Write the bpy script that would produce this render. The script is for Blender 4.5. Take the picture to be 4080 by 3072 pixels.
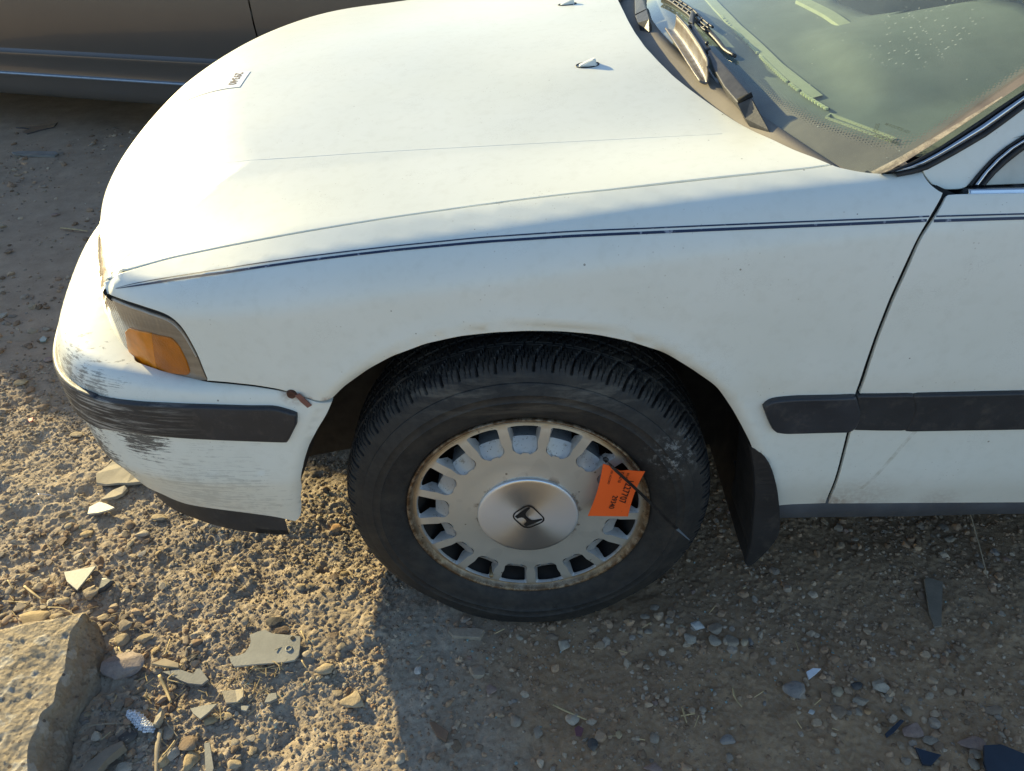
import bpy, bmesh, math, random
import numpy as np
from mathutils import Vector, Matrix
from mathutils.geometry import delaunay_2d_cdt
for o in list(bpy.data.objects): bpy.data.objects.remove(o)
SC = bpy.context.scene
COL = SC.collection
R = math.radians

# ------------------------------------------------------------ camera
cam = bpy.data.cameras.new('camera'); CAM = bpy.data.objects.new('camera', cam); COL.objects.link(CAM)
def cam_axes(p, yw, r):
    cp, sp, cy, sy = math.cos(p), math.sin(p), math.cos(yw), math.sin(yw)
    f = Vector((sy*cp, cy*cp, -sp)); rg = Vector((cy, -sy, 0)); dn = f.cross(rg)
    cr, sr = math.cos(r), math.sin(r)
    return cr*rg + sr*dn, -sr*rg + cr*dn, f
rg, dn, fw = cam_axes(R(36.623), R(-1.8335), R(2.0053))
CAMPOS = Vector((.0092, -.9105, 1.2467))
CAM.matrix_world = Matrix(((rg.x, -dn.x, -fw.x, CAMPOS.x), (rg.y, -dn.y, -fw.y, CAMPOS.y), (rg.z, -dn.z, -fw.z, CAMPOS.z), (0, 0, 0, 1)))
cam.sensor_width = 36; cam.lens = 3004.5/4080*36; cam.clip_start = .05; cam.clip_end = 2000
SC.camera = CAM

# ------------------------------------------------------------ daylight
SUN_EL, SUN_AZ = 16.4, 47.0         # height, and turn from +y towards -x
world = bpy.data.worlds.new('World'); SC.world = world; world.use_nodes = True
wn = world.node_tree; bg = wn.nodes['Background']
sky = wn.nodes.new('ShaderNodeTexSky'); sky.sky_type = 'NISHITA'; sky.sun_disc = False
sky.sun_elevation = R(SUN_EL); sky.sun_rotation = R(-SUN_AZ); sky.air_density = 1.0; sky.dust_density = .6; sky.ozone_density = 2.2
wn.links.new(sky.outputs[0], bg.inputs[0]); bg.inputs[1].default_value = .112
sun = bpy.data.lights.new('sun', 'SUN'); SUN = bpy.data.objects.new('sun', sun); COL.objects.link(SUN)
sun.energy = 5.0; sun.angle = R(.5); sun.color = (1, .84, .45)
sd = Vector((-math.sin(R(SUN_AZ))*math.cos(R(SUN_EL)), math.cos(R(SUN_AZ))*math.cos(R(SUN_EL)), math.sin(R(SUN_EL))))
SUN.rotation_euler = sd.to_track_quat('Z', 'Y').to_euler()
SC.view_settings.view_transform = 'Standard'; SC.view_settings.look = 'None'
SC.view_settings.exposure = 1.05; SC.view_settings.gamma = 1; SC.view_settings.use_curve_mapping = False
SC.render.engine = 'CYCLES'
try:
    SC.cycles.max_bounces = 8; SC.cycles.transparent_max_bounces = 12
except Exception: pass
rng = random.Random(7); nr = np.random.default_rng(7)

# ------------------------------------------------------------ objects helpers
def link(o, parent=None):
    COL.objects.link(o)
    if parent is not None: o.parent = parent
    return o
def tag(o, label=None, cat=None, group=None, kind=None):
    if label: o['label'] = label
    if cat: o['category'] = cat
    if group: o['group'] = group
    if kind: o['kind'] = kind
    return o
def thing(name, label, cat, loc=(0, 0, 0), rz=0, group=None):
    o = bpy.data.objects.new(name, None); o.empty_display_size = .05; link(o)
    o.location = loc; o.rotation_euler = (0, 0, rz)
    return tag(o, label, cat, group)
def mk(name, V, Fc, mat, parent=None, smooth=True, normals=None):
    me = bpy.data.meshes.new(name)
    V = np.asarray(V, float)
    me.from_pydata(V.tolist(), [], [list(map(int, f)) for f in Fc])
    me.update()
    if smooth: me.polygons.foreach_set('use_smooth', [True]*len(me.polygons))
    if normals is not None:
        try: me.normals_split_custom_set_from_vertices(np.asarray(normals, float).tolist())
        except Exception as e: print('normals', name, e)
    if mat is not None: me.materials.append(mat)
    o = bpy.data.objects.new(name, me)
    return link(o, parent)
def bmo(name, bm, mat, parent=None, smooth=False, angle=None):
    me = bpy.data.meshes.new(name); bmesh.ops.recalc_face_normals(bm, faces=bm.faces); bm.to_mesh(me); bm.free()
    if smooth: me.polygons.foreach_set('use_smooth', [True]*len(me.polygons))
    if smooth and angle:
        try: me.set_sharp_from_angle(angle=R(angle))
        except Exception: pass
    if mat is not None: me.materials.append(mat)
    return link(bpy.data.objects.new(name, me), parent)

# ------------------------------------------------------------ material helpers
class NT:
    def __init__(s, name):
        s.m = bpy.data.materials.new(name); s.m.use_nodes = True; s.t = s.m.node_tree; s.b = s.t.nodes['Principled BSDF']; s.out = s.t.nodes['Material Output']
        s._co = None
    def n(s, ty, **kw):
        x = s.t.nodes.new(ty)
        for k, v in kw.items():
            if k.startswith('i_'): x.inputs[k[2:].replace('_', ' ')].default_value = v
            else: setattr(x, k, v)
        return x
    def l(s, a, b): s.t.links.new(a, b)
    def co(s, kind='Object'):
        if s._co is None: s._co = s.n('ShaderNodeTexCoord')
        return s._co.outputs[kind]
    def noise(s, scale, detail=4, rough=.55, vec=None, out='Fac', dist=0):
        x = s.n('ShaderNodeTexNoise'); x.inputs['Scale'].default_value = scale; x.inputs['Detail'].default_value = detail; x.inputs['Roughness'].default_value = rough; x.inputs['Distortion'].default_value = dist
        s.l(vec if vec is not None else s.co(), x.inputs['Vector']); return x.outputs[out]
    def vor(s, scale, vec=None, feature='F1', out='Distance', rnd=1):
        x = s.n('ShaderNodeTexVoronoi'); x.feature = feature; x.inputs['Scale'].default_value = scale; x.inputs['Randomness'].default_value = rnd
        s.l(vec if vec is not None else s.co(), x.inputs['Vector']); return x.outputs[out]
    def ramp(s, fac, stops, interp='LINEAR'):
        x = s.n('ShaderNodeValToRGB'); x.color_ramp.interpolation = interp; e = x.color_ramp.elements
        while len(e) < len(stops): e.new(.5)
        for q, (p, c) in zip(e, stops):
            q.position = p; q.color = (c, c, c, 1) if not hasattr(c, '__len__') else (*c, 1)
        s.l(fac, x.inputs[0]); return x.outputs[0]
    def math(s, op, a, b=None, c=None, clamp=False):
        x = s.n('ShaderNodeMath'); x.operation = op; x.use_clamp = clamp
        for i, q in enumerate((a, b, c)):
            if q is None: continue
            if isinstance(q, (int, float)): x.inputs[i].default_value = q
            else: s.l(q, x.inputs[i])
        return x.outputs[0]
    def mix(s, fac, a, b):
        x = s.n('ShaderNodeMix'); x.data_type = 'RGBA'
        for i, q in ((0, fac), (6, a), (7, b)):
            if isinstance(q, (int, float)): x.inputs[i].default_value = q if i == 0 else (q, q, q, 1)
            elif isinstance(q, tuple): x.inputs[i].default_value = (*q, 1)
            else: s.l(q, x.inputs[i])
        return x.outputs[2]
    def map(s, scale=(1, 1, 1), loc=(0, 0, 0), rot=(0, 0, 0), vec=None):
        x = s.n('ShaderNodeMapping'); x.inputs['Scale'].default_value = scale; x.inputs['Location'].default_value = loc; x.inputs['Rotation'].default_value = rot
        s.l(vec if vec is not None else s.co(), x.inputs['Vector']); return x.outputs[0]
    def bump(s, h, strength=.3, dist=.001, nrm=None):
        x = s.n('ShaderNodeBump'); x.inputs['Strength'].default_value = strength; x.inputs['Distance'].default_value = dist
        s.l(h, x.inputs['Height'])
        if nrm is not None: s.l(nrm, x.inputs['Normal'])
        return x.outputs[0]
    def set(s, **kw):
        for k, v in kw.items():
            k = k.replace('_', ' ')
            k = {'Coat': 'Coat Weight', 'Spec': 'Specular IOR Level', 'Trans': 'Transmission Weight', 'Color': 'Base Color', 'Subsurf': 'Subsurface Weight'}.get(k, k)
            q = s.b.inputs[k]
            if isinstance(v, (int, float)): q.default_value = v
            elif isinstance(v, tuple): q.default_value = (*v, 1) if len(v) == 3 else v
            else: s.l(v, q)
        return s
    def sphere(s, c, r0, r1):
        "1 inside r0 of point c falling to 0 at r1 (object space)"
        x = s.n('ShaderNodeVectorMath'); x.operation = 'DISTANCE'; s.l(s.co(), x.inputs[0]); x.inputs[1].default_value = c
        y = s.n('ShaderNodeMapRange'); y.inputs['From Min'].default_value = r0; y.inputs['From Max'].default_value = r1; y.inputs['To Min'].default_value = 1; y.inputs['To Max'].default_value = 0
        s.l(x.outputs['Value'], y.inputs[0]); return y.outputs[0]
    def sep(s, vec=None):
        x = s.n('ShaderNodeSeparateXYZ'); s.l(vec if vec is not None else s.co(), x.inputs[0]); return x.outputs

def simple(name, col, rough=.5, metal=0, spec=.5, var=.12, vscale=30, bump=0, bscale=200):
    m = NT(name)
    n = m.noise(vscale, 5)
    c = m.mix(m.ramp(n, [(.3, 0.), (.7, 1.)]), tuple(max(0, x*(1-var)) for x in col), tuple(min(1, x*(1+var)) for x in col))
    m.set(Color=c, Roughness=rough, Metallic=metal, Spec=spec)
    if bump: m.set(Normal=m.bump(m.noise(bscale, 4), bump, .001))
    return m.m

def paint(name, scuff=None, rust=None):
    "aged single-stage white paint: chalky and chipped"
    m = NT(name)
    big = m.noise(5, 4); fine = m.noise(60, 5)
    c = m.mix(m.ramp(big, [(.35, 0.), (.7, 1.)]), (.77, .785, .715), (.81, .825, .765))
    c = m.mix(m.math('MULTIPLY', m.ramp(fine, [(.5, 0.), (.75, 1.)]), .25), c, (.63, .63, .55))
    # chips and bug spots
    v = m.n('ShaderNodeTexVoronoi'); v.inputs['Scale'].default_value = 34; m.l(m.co(), v.inputs['Vector'])
    sel = m.math('GREATER_THAN', m.sep(v.outputs['Color'])[0], .62)
    size = m.math('MULTIPLY', m.sep(v.outputs['Color'])[1], .055)
    spot = m.math('MULTIPLY', m.math('LESS_THAN', v.outputs['Distance'], size), sel)
    v2 = m.n('ShaderNodeTexVoronoi'); v2.inputs['Scale'].default_value = 130; m.l(m.co(), v2.inputs['Vector'])
    clus = m.math('GREATER_THAN', m.noise(7, 3), .56)
    spot2 = m.math('MULTIPLY', m.math('MULTIPLY', m.math('LESS_THAN', v2.outputs['Distance'], .14), m.math('GREATER_THAN', m.sep(v2.outputs['Color'])[2], .6)), clus)
    c = m.mix(m.math('MULTIPLY', spot, .75), c, (.20, .17, .13))
    c = m.mix(m.math('MULTIPLY', spot2, .45), c, (.45, .42, .35))
    # hair-line crazing
    cr = m.vor(170, vec=m.map((1, 1, 1.6)), feature='DISTANCE_TO_EDGE')
    craze = m.math('MULTIPLY', m.math('LESS_THAN', cr, .010), m.math('GREATER_THAN', m.noise(9, 3, vec=m.map(loc=(3, 1, 2))), .6))
    c = m.mix(m.math('MULTIPLY', craze, .35), c, (.36, .34, .30))
    # tan tint growing towards the bottom of the sides
    z = m.sep()[2]
    low = m.ramp(z, [(.27, 1.), (.40, 0.)])
    c = m.mix(m.math('MULTIPLY', low, .35), c, (.62, .54, .43))
    rough = m.mix(m.noise(12, 3), .36, .52)
    if rust:
        for p, r0, r1, k in rust:
            f = m.math('MULTIPLY', m.sphere(p, r0, r1), m.ramp(m.noise(140, 4), [(.35, .2), (.6, 1.)]))
            c = m.mix(m.math('MULTIPLY', f, k), c, (.23, .10, .035))
    if scuff:
        for p, r0, r1, sc, thr, k in scuff:
            sp_ = m.sphere(p, r0, r1)
            nz = m.math('MULTIPLY_ADD', m.noise(1, 8, .75, vec=m.map(sc), dist=.4), .75, m.math('MULTIPLY', m.noise(55, 4, .6), .25))
            f = m.math('MULTIPLY', m.ramp(m.math('MULTIPLY_ADD', sp_, .16, nz), [(thr, 0.), (thr+.02, 1.)]), m.ramp(sp_, [(.0, 0.), (.15, 1.)]))
            c = m.mix(m.math('MULTIPLY', f, k), c, (.045, .046, .05))
    m.set(Color=c, Roughness=rough, Spec=.34, Coat=.28)
    m.b.inputs['Coat Roughness'].default_value = .24
    h = m.math('ADD', m.noise(2.2, 2), m.math('MULTIPLY', m.noise(260, 3), .035))
    h = m.math('SUBTRACT', h, m.math('MULTIPLY', spot, .06))
    m.set(Normal=m.bump(h, .10, .004))
    return m.m

def plastic(name, col, rough=.6, fade=None, scr=.0):
    m = NT(name)
    c = m.mix(m.ramp(m.noise(14, 5), [(.35, 0.), (.7, 1.)]), tuple(x*.8 for x in col), tuple(x*1.25 for x in col))
    d = m.ramp(m.noise(40, 6, .7), [(.52, 0.), (.75, 1.)])
    c = m.mix(m.math('MULTIPLY', d, .25), c, (.19, .165, .135))
    if scr:
        s1 = m.ramp(m.noise(1, 7, .75, vec=m.map((9, 9, 190), rot=(0, .08, 0))), [(.50, 0.), (.60, 1.)])
        reg = m.math('MULTIPLY', s1, m.sphere((-.74, .10, .52), .03, .26))
        c = m.mix(m.math('MULTIPLY', reg, scr), c, (.62, .60, .55))
    m.set(Color=c, Roughness=m.mix(m.noise(25, 4), rough*.8, min(1, rough*1.2)), Spec=.45)
    m.set(Normal=m.bump(m.noise(450, 3), .25, .0006))
    return m.m

# ------------------------------------------------------------ body shape of the white car: smooth implicit surface (metres; x to the rear, y inwards, z up)
def cspline(xk,yk,x):
    "natural cubic spline with linear extrapolation"
    xk=np.asarray(xk,float);yk=np.asarray(yk,float);n=len(xk);h=np.diff(xk)
    A=np.zeros((n,n));b=np.zeros(n);A[0,0]=A[-1,-1]=1
    for i in range(1,n-1):
        A[i,i-1]=h[i-1];A[i,i]=2*(h[i-1]+h[i]);A[i,i+1]=h[i]
        b[i]=3*((yk[i+1]-yk[i])/h[i]-(yk[i]-yk[i-1])/h[i-1])
    c=np.linalg.solve(A,b);d=np.diff(c)/(3*h);bb=np.diff(yk)/h-h*(2*c[:-1]+c[1:])/3
    x=np.asarray(x,float);i=np.clip(np.searchsorted(xk,x)-1,0,n-2);t=x-xk[i]
    y=yk[i]+bb[i]*t+c[i]*t*t+d[i]*t**3
    lo=x<xk[0];hi=x>xk[-1]
    y=np.where(lo,yk[0]+bb[0]*(x-xk[0]),y)
    e=bb[-1]+2*c[-2]*h[-1]+3*d[-1]*h[-1]**2
    return np.where(hi,yk[-1]+e*(x-xk[-1]),y)
YC=.86
# plan outline of the body at belt height, near half (front centre to rear)
PL=np.array([(-.852,.86),(-.843,.70),(-.828,.55),(-.79,.39),(-.742,.255),(-.692,.16),(-.640,.095),(-.580,.053),(-.52,.028),(-.44,.012),(-.30,.003),(0,0),(.5,0),(1.2,-.004),(2.2,.0),(3.2,.03),(3.7,.09)])
def densify(P,n=8):
    s=np.r_[0,np.cumsum(np.linalg.norm(np.diff(P,axis=0),axis=1))]
    t=np.linspace(0,s[-1],len(P)*n)
    return np.c_[cspline(s,P[:,0],t),cspline(s,P[:,1],t)]
PLD=densify(PL)
def grid2(xs,ys,f):
    return f
class Tab:
    "bicubic (Catmull-Rom) table"
    def __init__(s,x0,y0,h,T): s.x0,s.y0,s.h,s.T=x0,y0,h,T
    def __call__(s,x,y):
        T=s.T;u=np.clip((x-s.x0)/s.h,1,T.shape[0]-2.001);v=np.clip((y-s.y0)/s.h,1,T.shape[1]-2.001)
        i=np.clip(np.floor(u).astype(int),1,T.shape[0]-3);j=np.clip(np.floor(v).astype(int),1,T.shape[1]-3)
        fu=np.clip(u-i,-1,2);fv=np.clip(v-j,-1,2)
        def w(t): return (-.5*t+t*t-.5*t**3, 1-2.5*t*t+1.5*t**3, .5*t+2*t*t-1.5*t**3, -.5*t*t+.5*t**3)
        wu=w(fu);wv=w(fv);o=0
        for a in range(4):
            r=0
            for b in range(4): r=r+wv[b]*T[i+a-1,j+b-1]
            o=o+wu[a]*r
        return o
def mkD():
    h=.01;xs=np.arange(-1.2,3.9,h);ys=np.arange(-.4,2.2,h)
    X,Y=np.meshgrid(xs,ys,indexing='ij');Ym=np.where(Y>YC,2*YC-Y,Y)
    P=np.c_[X.ravel(),Ym.ravel()];best=np.full(len(P),9.);sg=np.ones(len(P))
    A=np.vstack([PLD,[[3.75,.86]]])
    for a,b in zip(A[:-1],A[1:]):
        d=b-a;L=d@d;t=np.clip(((P-a)@d)/L,0,1);q=a+t[:,None]*d;e=P-q;di=np.hypot(e[:,0],e[:,1])
        n=np.array([-d[1],d[0]]);s=np.sign(e@n)
        m=di<best-1e-9;best=np.where(m,di,best);sg=np.where(m,np.where(s==0,1,s),sg)
    return Tab(xs[0],ys[0],h,(best*sg).reshape(X.shape))
Dt=mkD()   # >0 inside
def D2(x,y): return Dt(x,np.where(y>YC,2*YC-y,y))
# hood/fender-top feature lines: x knots, (y,z)
LX=[-.9,-.7,-.55,-.33,-.08,.17,.42,.62]
GAPZ=[.690,.716,.743,.785,.815,.843,.865,.880]
CRY=[.33,.315,.30,.285,.27,.255,.245,.24]
CRZ=[.775,.79,.804,.822,.838,.850,.862,.872]
MIDZ=[.81,.826,.838,.853,.866,.884,.897,.905]   # y=.56
CENZ=[.826,.842,.854,.868,.879,.893,.904,.914]   # y=.86
TILT=.03
NOSE=(.118,.30)
def mkH():
    h=.01;xs=np.arange(-1.2,1.2,h);ys=np.arange(-.3,2.1,h);T=np.zeros((len(xs),len(ys)))
    g=[cspline(LX,q,xs) for q in (GAPZ,CRY,CRZ,MIDZ,CENZ)]
    for i,x in enumerate(xs):
        gz,cy,cz,mz,ce=[q[i] for q in g]
        y1=.09
        sl=(cz-gz)/(cy-y1)
        yk=[y1-.09,y1,cy,.56,YC]; zk=[gz-.09*min(.7,sl*.5+.12),gz,cz,mz,ce]
        yk=yk+[2*YC-a for a in yk[-2::-1]]; zk=zk+zk[-2::-1]
        T[i]=cspline(yk,zk,ys)
    X,Y=np.meshgrid(xs,ys,indexing='ij')
    T+=TILT*np.maximum(Y-.25,0)
    T-=.165*np.maximum(.088-np.minimum(Y,2*YC-Y),0)
    d=D2(X,Y); gx=np.gradient(d,h,axis=0); w=np.clip((gx-.55)/.4,0,1)*(X<.3); w=w*w*(3-2*w)
    T-=w*NOSE[0]*np.clip(1-d/NOSE[1],0,1.2)**2
    return Tab(xs[0],ys[0],h,T)
Ht=mkH()
def H(x,y): return Ht(x,y)
SZ=[.20,.26,.31,.345,.40,.47,.55,.565,.62,.70,.76,.80,.90]
SD=[.034,.025,.0155,.0075,.003,.000,-.003,-.0055,-.008,-.008,-.004,.002,.018]
ARC=(.005,.29)
AK=np.radians([-40,-20,0,16,40,54,72,90,105,120,138,160,180,200,220]);AR=[.42,.412,.405,.3855,.3865,.390,.386,.382,.386,.392,.395,.390,.401,.41,.42]
def arcd(x,z):
    "distance outside the wheel-arch edge"
    t=np.arctan2(z-ARC[1],x-ARC[0]);t=np.where(t<-1.2,t+2*np.pi,t)
    return np.hypot(x-ARC[0],z-ARC[1])-cspline(AK,AR,np.clip(t,-.8,4.2))
def delta(x,z):
    d=cspline(SZ,SD,z)
    r=arcd(x,z)
    k=np.clip(1-r/.05,0,1); d=d-.004*k*k*(3-2*k)
    k=np.clip(1-r/.020,0,1.1); d=d+.011*k*k
    return d
def rmax(a,b,r):
    u=np.maximum(a+r,0);v=np.maximum(b+r,0)
    return np.hypot(u,v)+np.minimum(np.maximum(a,b),-r)
def F(P):
    x,y,z=P[...,0],P[...,1],P[...,2]
    w=np.clip((-.35-x)/.3,0,1)
    r=.050-.028*w
    return rmax(z-H(x,y), delta(x,z)-D2(x,y), r)
def grad(P,f=None,e=1e-3):
    f=f or F
    g=np.stack([f(P+np.eye(3)[i]*e)-f(P-np.eye(3)[i]*e) for i in range(3)],-1)
    return g/np.linalg.norm(g,axis=-1,keepdims=True)
PB=np.array([(-.945,.86),(-.935,.66),(-.915,.50),(-.877,.355),(-.834,.225),(-.791,.13),(-.735,.064),(-.66,.022),(-.58,.003),(-.45,-.004),(-.30,-.003),(0,-.001),(.5,0)])
def mkDB():
    h=.01;xs=np.arange(-1.2,.5,h);ys=np.arange(-.4,.95,h)
    X,Y=np.meshgrid(xs,ys,indexing='ij');P=np.c_[X.ravel(),Y.ravel()];best=np.full(len(P),9.);sg=np.ones(len(P))
    A=densify(PB)
    A=np.vstack([[[A[0,0],2*YC]],A])
    for a,b in zip(A[:-1],A[1:]):
        d=b-a;L=d@d+1e-12;t=np.clip(((P-a)@d)/L,0,1);q=a+t[:,None]*d;e=P-q;di=np.hypot(e[:,0],e[:,1])
        n=np.array([-d[1],d[0]]);s=np.sign(e@n)
        m=di<best-1e-9;best=np.where(m,di,best);sg=np.where(m,np.where(s==0,1,s),sg)
    return Tab(xs[0],ys[0],h,(best*sg).reshape(X.shape))
DBt=mkDB()
def DB(x,y): return DBt(x,np.where(y>YC,2*YC-y,y))
BZ=[.20,.25,.29,.33,.352,.372,.40,.44,.48,.52,.545,.57,.60]
BD=[.050,.044,.034,.020,.0125,.0045,.001,.000,.000,.000,.002,.010,.026]
def ztop(x,y):
    d=DB(x,y)
    return .575+.02*np.clip((-.5-x)/.3,0,1)+.16*np.clip(d,-.02,.10)*np.clip((-.55-x)/.2,0,1)
def FB(P):
    x,y,z=P[...,0],P[...,1],P[...,2]
    k=.55+.75*np.clip((-.45-x)/.4,0,1)
    dl=cspline(BZ,BD,z)*np.where(z<.4,k,1)
    r=arcd(x,z)-.001
    q=np.clip(1-r/.020,0,1.1); dl=dl+.012*q*q
    return rmax(z-ztop(x,y), dl-DB(x,y), .016)
def FU(P): return np.minimum(F(P),FB(P))

# ------------------------------------------------------------ measured outlines, metres
D_gap=[(-.654,.103,.692),(-.645,.0965,.703),(-.5912,.0821,.7317),(-.5557,.0853,.74),(-.5203,.0883,.7483),(-.4754,.0879,.7573),(-.431,.0874,.766),(-.3937,.0866,.7728),(-.3386,.0861,.7824),(-.2846,.0867,.7907),(-.2315,.0883,.798),(-.1791,.0906,.8046),(-.1269,.0921,.8104),(-.0622,.0939,.8177),(.0019,.0943,.8249),(.0653,.093,.832),(.1277,.0897,.8384),(.3752,.0888,.8613),(.3997,.0897,.8634),(.4216,.0932,.8654)]
D_rear=[(.4102,.1187,.8649),(.3923,.1573,.863),(.3733,.2205,.8598),(.3568,.2584,.8594),(.3409,.2928,.8614),(.3271,.3271,.8648),(.3041,.3822,.8721),(.2858,.4259,.8787),(.2671,.4757,.8864),(.2505,.539,.8954),(.2359,.6147,.9032),(.2277,.7092,.909)]
D_cowl=[(.4214,.0926,.8653),(.4255,.0861,.8648),(.4337,.082,.8646),(.4461,.0741,.8638),(.4577,.0686,.8633),(.477,.0629,.8634),(.4933,.0607,.8641),(.5106,.062,.8658),(.524,.0632,.8671),(.5272,.0622,.8672)]
D_plow=[(.5272,.0622,.8672),(.5277,.0497,.8624),(.5306,.0409,.8575),(.5369,.0338,.8526),(.544,.0301,.8499),(.5468,.0284,.8486)]
D_dgap=[(.5466,.027,.8471),(.5302,.0103,.8238),(.5198,.0028,.8039),(.5158,.0002,.7891),(.5087,-.0044,.7572),(.5013,-.0076,.7135),(.4971,-.0082,.6578),(.4953,-.0079,.6016),(.4968,-.0027,.5481),(.5031,-.0001,.4779),(.5091,.0034,.39),(.5109,.007,.3476),(.5127,.0143,.3147),(.5141,.0185,.2962),(.515,.0198,.2895)]
D_arch=[(.4139,.0254,.2819),(.3955,.0192,.3341),(.3764,.0118,.3916),(.3576,.0067,.4407),(.3367,.008,.479),(.3204,.0085,.5074),(.3015,.0066,.5368),(.2847,-.0005,.5627),(.2391,.0016,.5974),(.2034,.0015,.6225),(.1526,.0013,.6434),(.1031,.0012,.6562),(.0543,.0011,.6627),(.0057,.0011,.6645),(-.0431,.0011,.6628),(-.0924,.0012,.6575),(-.1428,.0016,.6454),(-.1952,.0022,.6233),(-.232,.0028,.601),(-.2717,.0055,.569),(-.2932,.0098,.5452)]
D_seam=[(-.3002,.0061,.543),(-.3047,.004,.5415),(-.3238,-.001,.5462),(-.3513,.0006,.558),(-.37,0,.5678),(-.4106,.0022,.5755),(-.4531,.0069,.5783),(-.4866,.0128,.5777)]
D_hl_f=[(-.4845,.0123,.5779),(-.4856,.0115,.6016),(-.4872,.0118,.6282),(-.4914,.0126,.6504),(-.4967,.0137,.6736),(-.5081,.0166,.69),(-.5271,.0235,.6948),(-.5638,.0386,.6982),(-.6008,.0573,.699),(-.6251,.077,.6966),(-.64,.098,.683)]
D_lamp=[(-.4899,.0137,.5755),(-.4918,.013,.597),(-.4933,.0132,.6239),(-.498,.0141,.6496),(-.5043,.0153,.6694),(-.513,.0175,.6816),(-.5294,.023,.6866),(-.5656,.0377,.6914),(-.6033,.0577,.6921),(-.626,.0749,.6914)]
D_lampb=[(-.4908,.014,.5745),(-.5209,.0217,.5747),(-.5576,.0355,.5718),(-.6011,.0598,.5631),(-.6573,.1119,.5362)]
D_amberL=[(-.6192,.0679,.6319),(-.6053,.059,.6438),(-.5599,.0347,.6489),(-.5689,.039,.6168),(-.578,.0445,.577),(-.6283,.0782,.5671),(-.6371,.0847,.5721),(-.6311,.0777,.6001)]
D_amberR=[(-.5599,.0347,.6489),(-.5243,.0213,.6488),(-.5171,.019,.6356),(-.5131,.0178,.6122),(-.5133,.0182,.5901),(-.5196,.0206,.583),(-.5469,.03,.5797),(-.578,.0445,.577),(-.5689,.039,.6168)]
D_b_arch=[(-.3018,.0121,.5336),(-.3138,.0113,.5105),(-.3345,.0111,.4797),(-.3506,.0101,.4492),(-.3658,.0088,.4149),(-.3794,.0119,.3722),(-.3926,.0209,.3216),(-.4008,.0248,.2806),(-.4055,.0234,.2649),(-.4155,.0192,.2612)]
D_b_bot=[(-.4155,.0192,.2612),(-.4485,.017,.2758),(-.4962,.0197,.2831),(-.533,.0233,.2862),(-.571,.0289,.2881),(-.6114,.0388,.2877),(-.6368,.0454,.2937),(-.6581,.0509,.3036)]
D_b_seam=[(-.3018,.0121,.5336),(-.3239,-.0012,.5454),(-.3518,.0013,.5566),(-.372,.0041,.5633),(-.4141,.0092,.5691),(-.4569,.0139,.5722),(-.4893,.0172,.5735)]
D_m_top=[(-.3505,-.0034,.5252),(-.3779,-.003,.5369),(-.4179,-.0031,.5378),(-.4809,-.0023,.541),(-.5454,.0009,.5425),(-.6139,.0104,.5409),(-.6783,.0305,.5374)]
D_m_bot=[(-.3545,-.0037,.5091),(-.3744,-.0038,.4758),(-.4312,-.004,.4796),(-.4959,-.0033,.4836),(-.5622,.0009,.4864),(-.6336,.0137,.486),(-.6907,.0354,.4777)]
D_lipb=[(-.4166,.0248,.2443),(-.4253,.0263,.2212),(-.4694,.0279,.2274),(-.5657,.0415,.2304),(-.6387,.0643,.2254),(-.6891,.0942,.2242)]
D_mould_f=[(.3649,-.0004,.5258),(.3679,-.0008,.5327),(.3777,-.0012,.5367),(.4077,-.0014,.5394),(.4662,-.0016,.5398),(.4928,-.0018,.5409),(.501,-.0005,.5232),(.5074,-.0001,.5091),(.5087,-0,.4919),(.5062,-.0001,.4819),(.4999,-.0001,.4782),(.4565,.0001,.4777),(.4033,.0001,.4767),(.3912,.0001,.4795),(.3849,0,.4848),(.3776,.0001,.499)]
D_mould_d=[(.5007,-.0019,.5418),(.5358,-.002,.5415),(.5833,-.0022,.5419),(.5932,-.0008,.5217),(.5993,-.0004,.4968),(.5904,-.0004,.4775),(.553,-.0002,.478),(.5091,-.0001,.48),(.5118,-.0001,.4888),(.5098,-.0001,.509)]
D_mould_d2=[(.5837,-.0022,.5419),(.7454,-.0035,.5441),(.77,-.0015,.4804),(.5918,-.0004,.4768),(.5957,-.0004,.4968),(.5937,-.0007,.5201)]
D_door_l=[(.5503,.0253,.8456),(.5355,.0095,.8226),(.5244,.0027,.8039),(.5204,.0001,.789),(.5141,-.0046,.7552),(.5067,-.0077,.7122),(.5022,-.0082,.6554),(.501,-.0079,.5991),(.5025,-.0023,.5451),(.5077,-.0001,.4778),(.5136,.0034,.39),(.5156,.007,.3475),(.5175,.0144,.3146),(.519,.0187,.2951),(.5187,.0198,.2894)]
D_door_b=[(.5202,.0199,.2889),(.6634,.0194,.2878),(.8517,.0181,.2878)]
D_door_t=[(.553,.0264,.847),(.5613,.0265,.8477),(.5701,.0261,.8479),(.6456,.022,.8489)]
D_stripe_t=[(-.604,.0654,.712),(-.5956,.0637,.7152),(-.5478,.0562,.7278),(-.4927,.0514,.7385),(-.4216,.0459,.7512),(-.385,.0442,.7577),(-.2777,.0394,.7732),(-.1742,.0373,.7849),(-.0606,.0348,.7958),(.0626,.0281,.8052),(.1736,.0212,.8109),(.427,.0127,.8207),(.4917,.0112,.8228),(.5283,.0107,.8243)]
D_stripe_b=[(-.604,.0652,.7117),(-.5956,.0623,.7135),(-.547,.0521,.7252),(-.4916,.0466,.7363),(-.4204,.0396,.7481),(-.384,.0381,.7544),(-.2771,.0339,.7698),(-.1739,.032,.7815),(-.0606,.0291,.7918),(.0624,.0231,.8007),(.1734,.0172,.8065),(.4271,.0099,.8161),(.4919,.0088,.8183),(.5254,.0083,.8196)]
D_stripe_td=[(.5367,.0103,.8241),(.6466,.0078,.8262)]
D_stripe_bd=[(.5342,.0078,.819),(.6474,.0058,.8213)]
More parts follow.
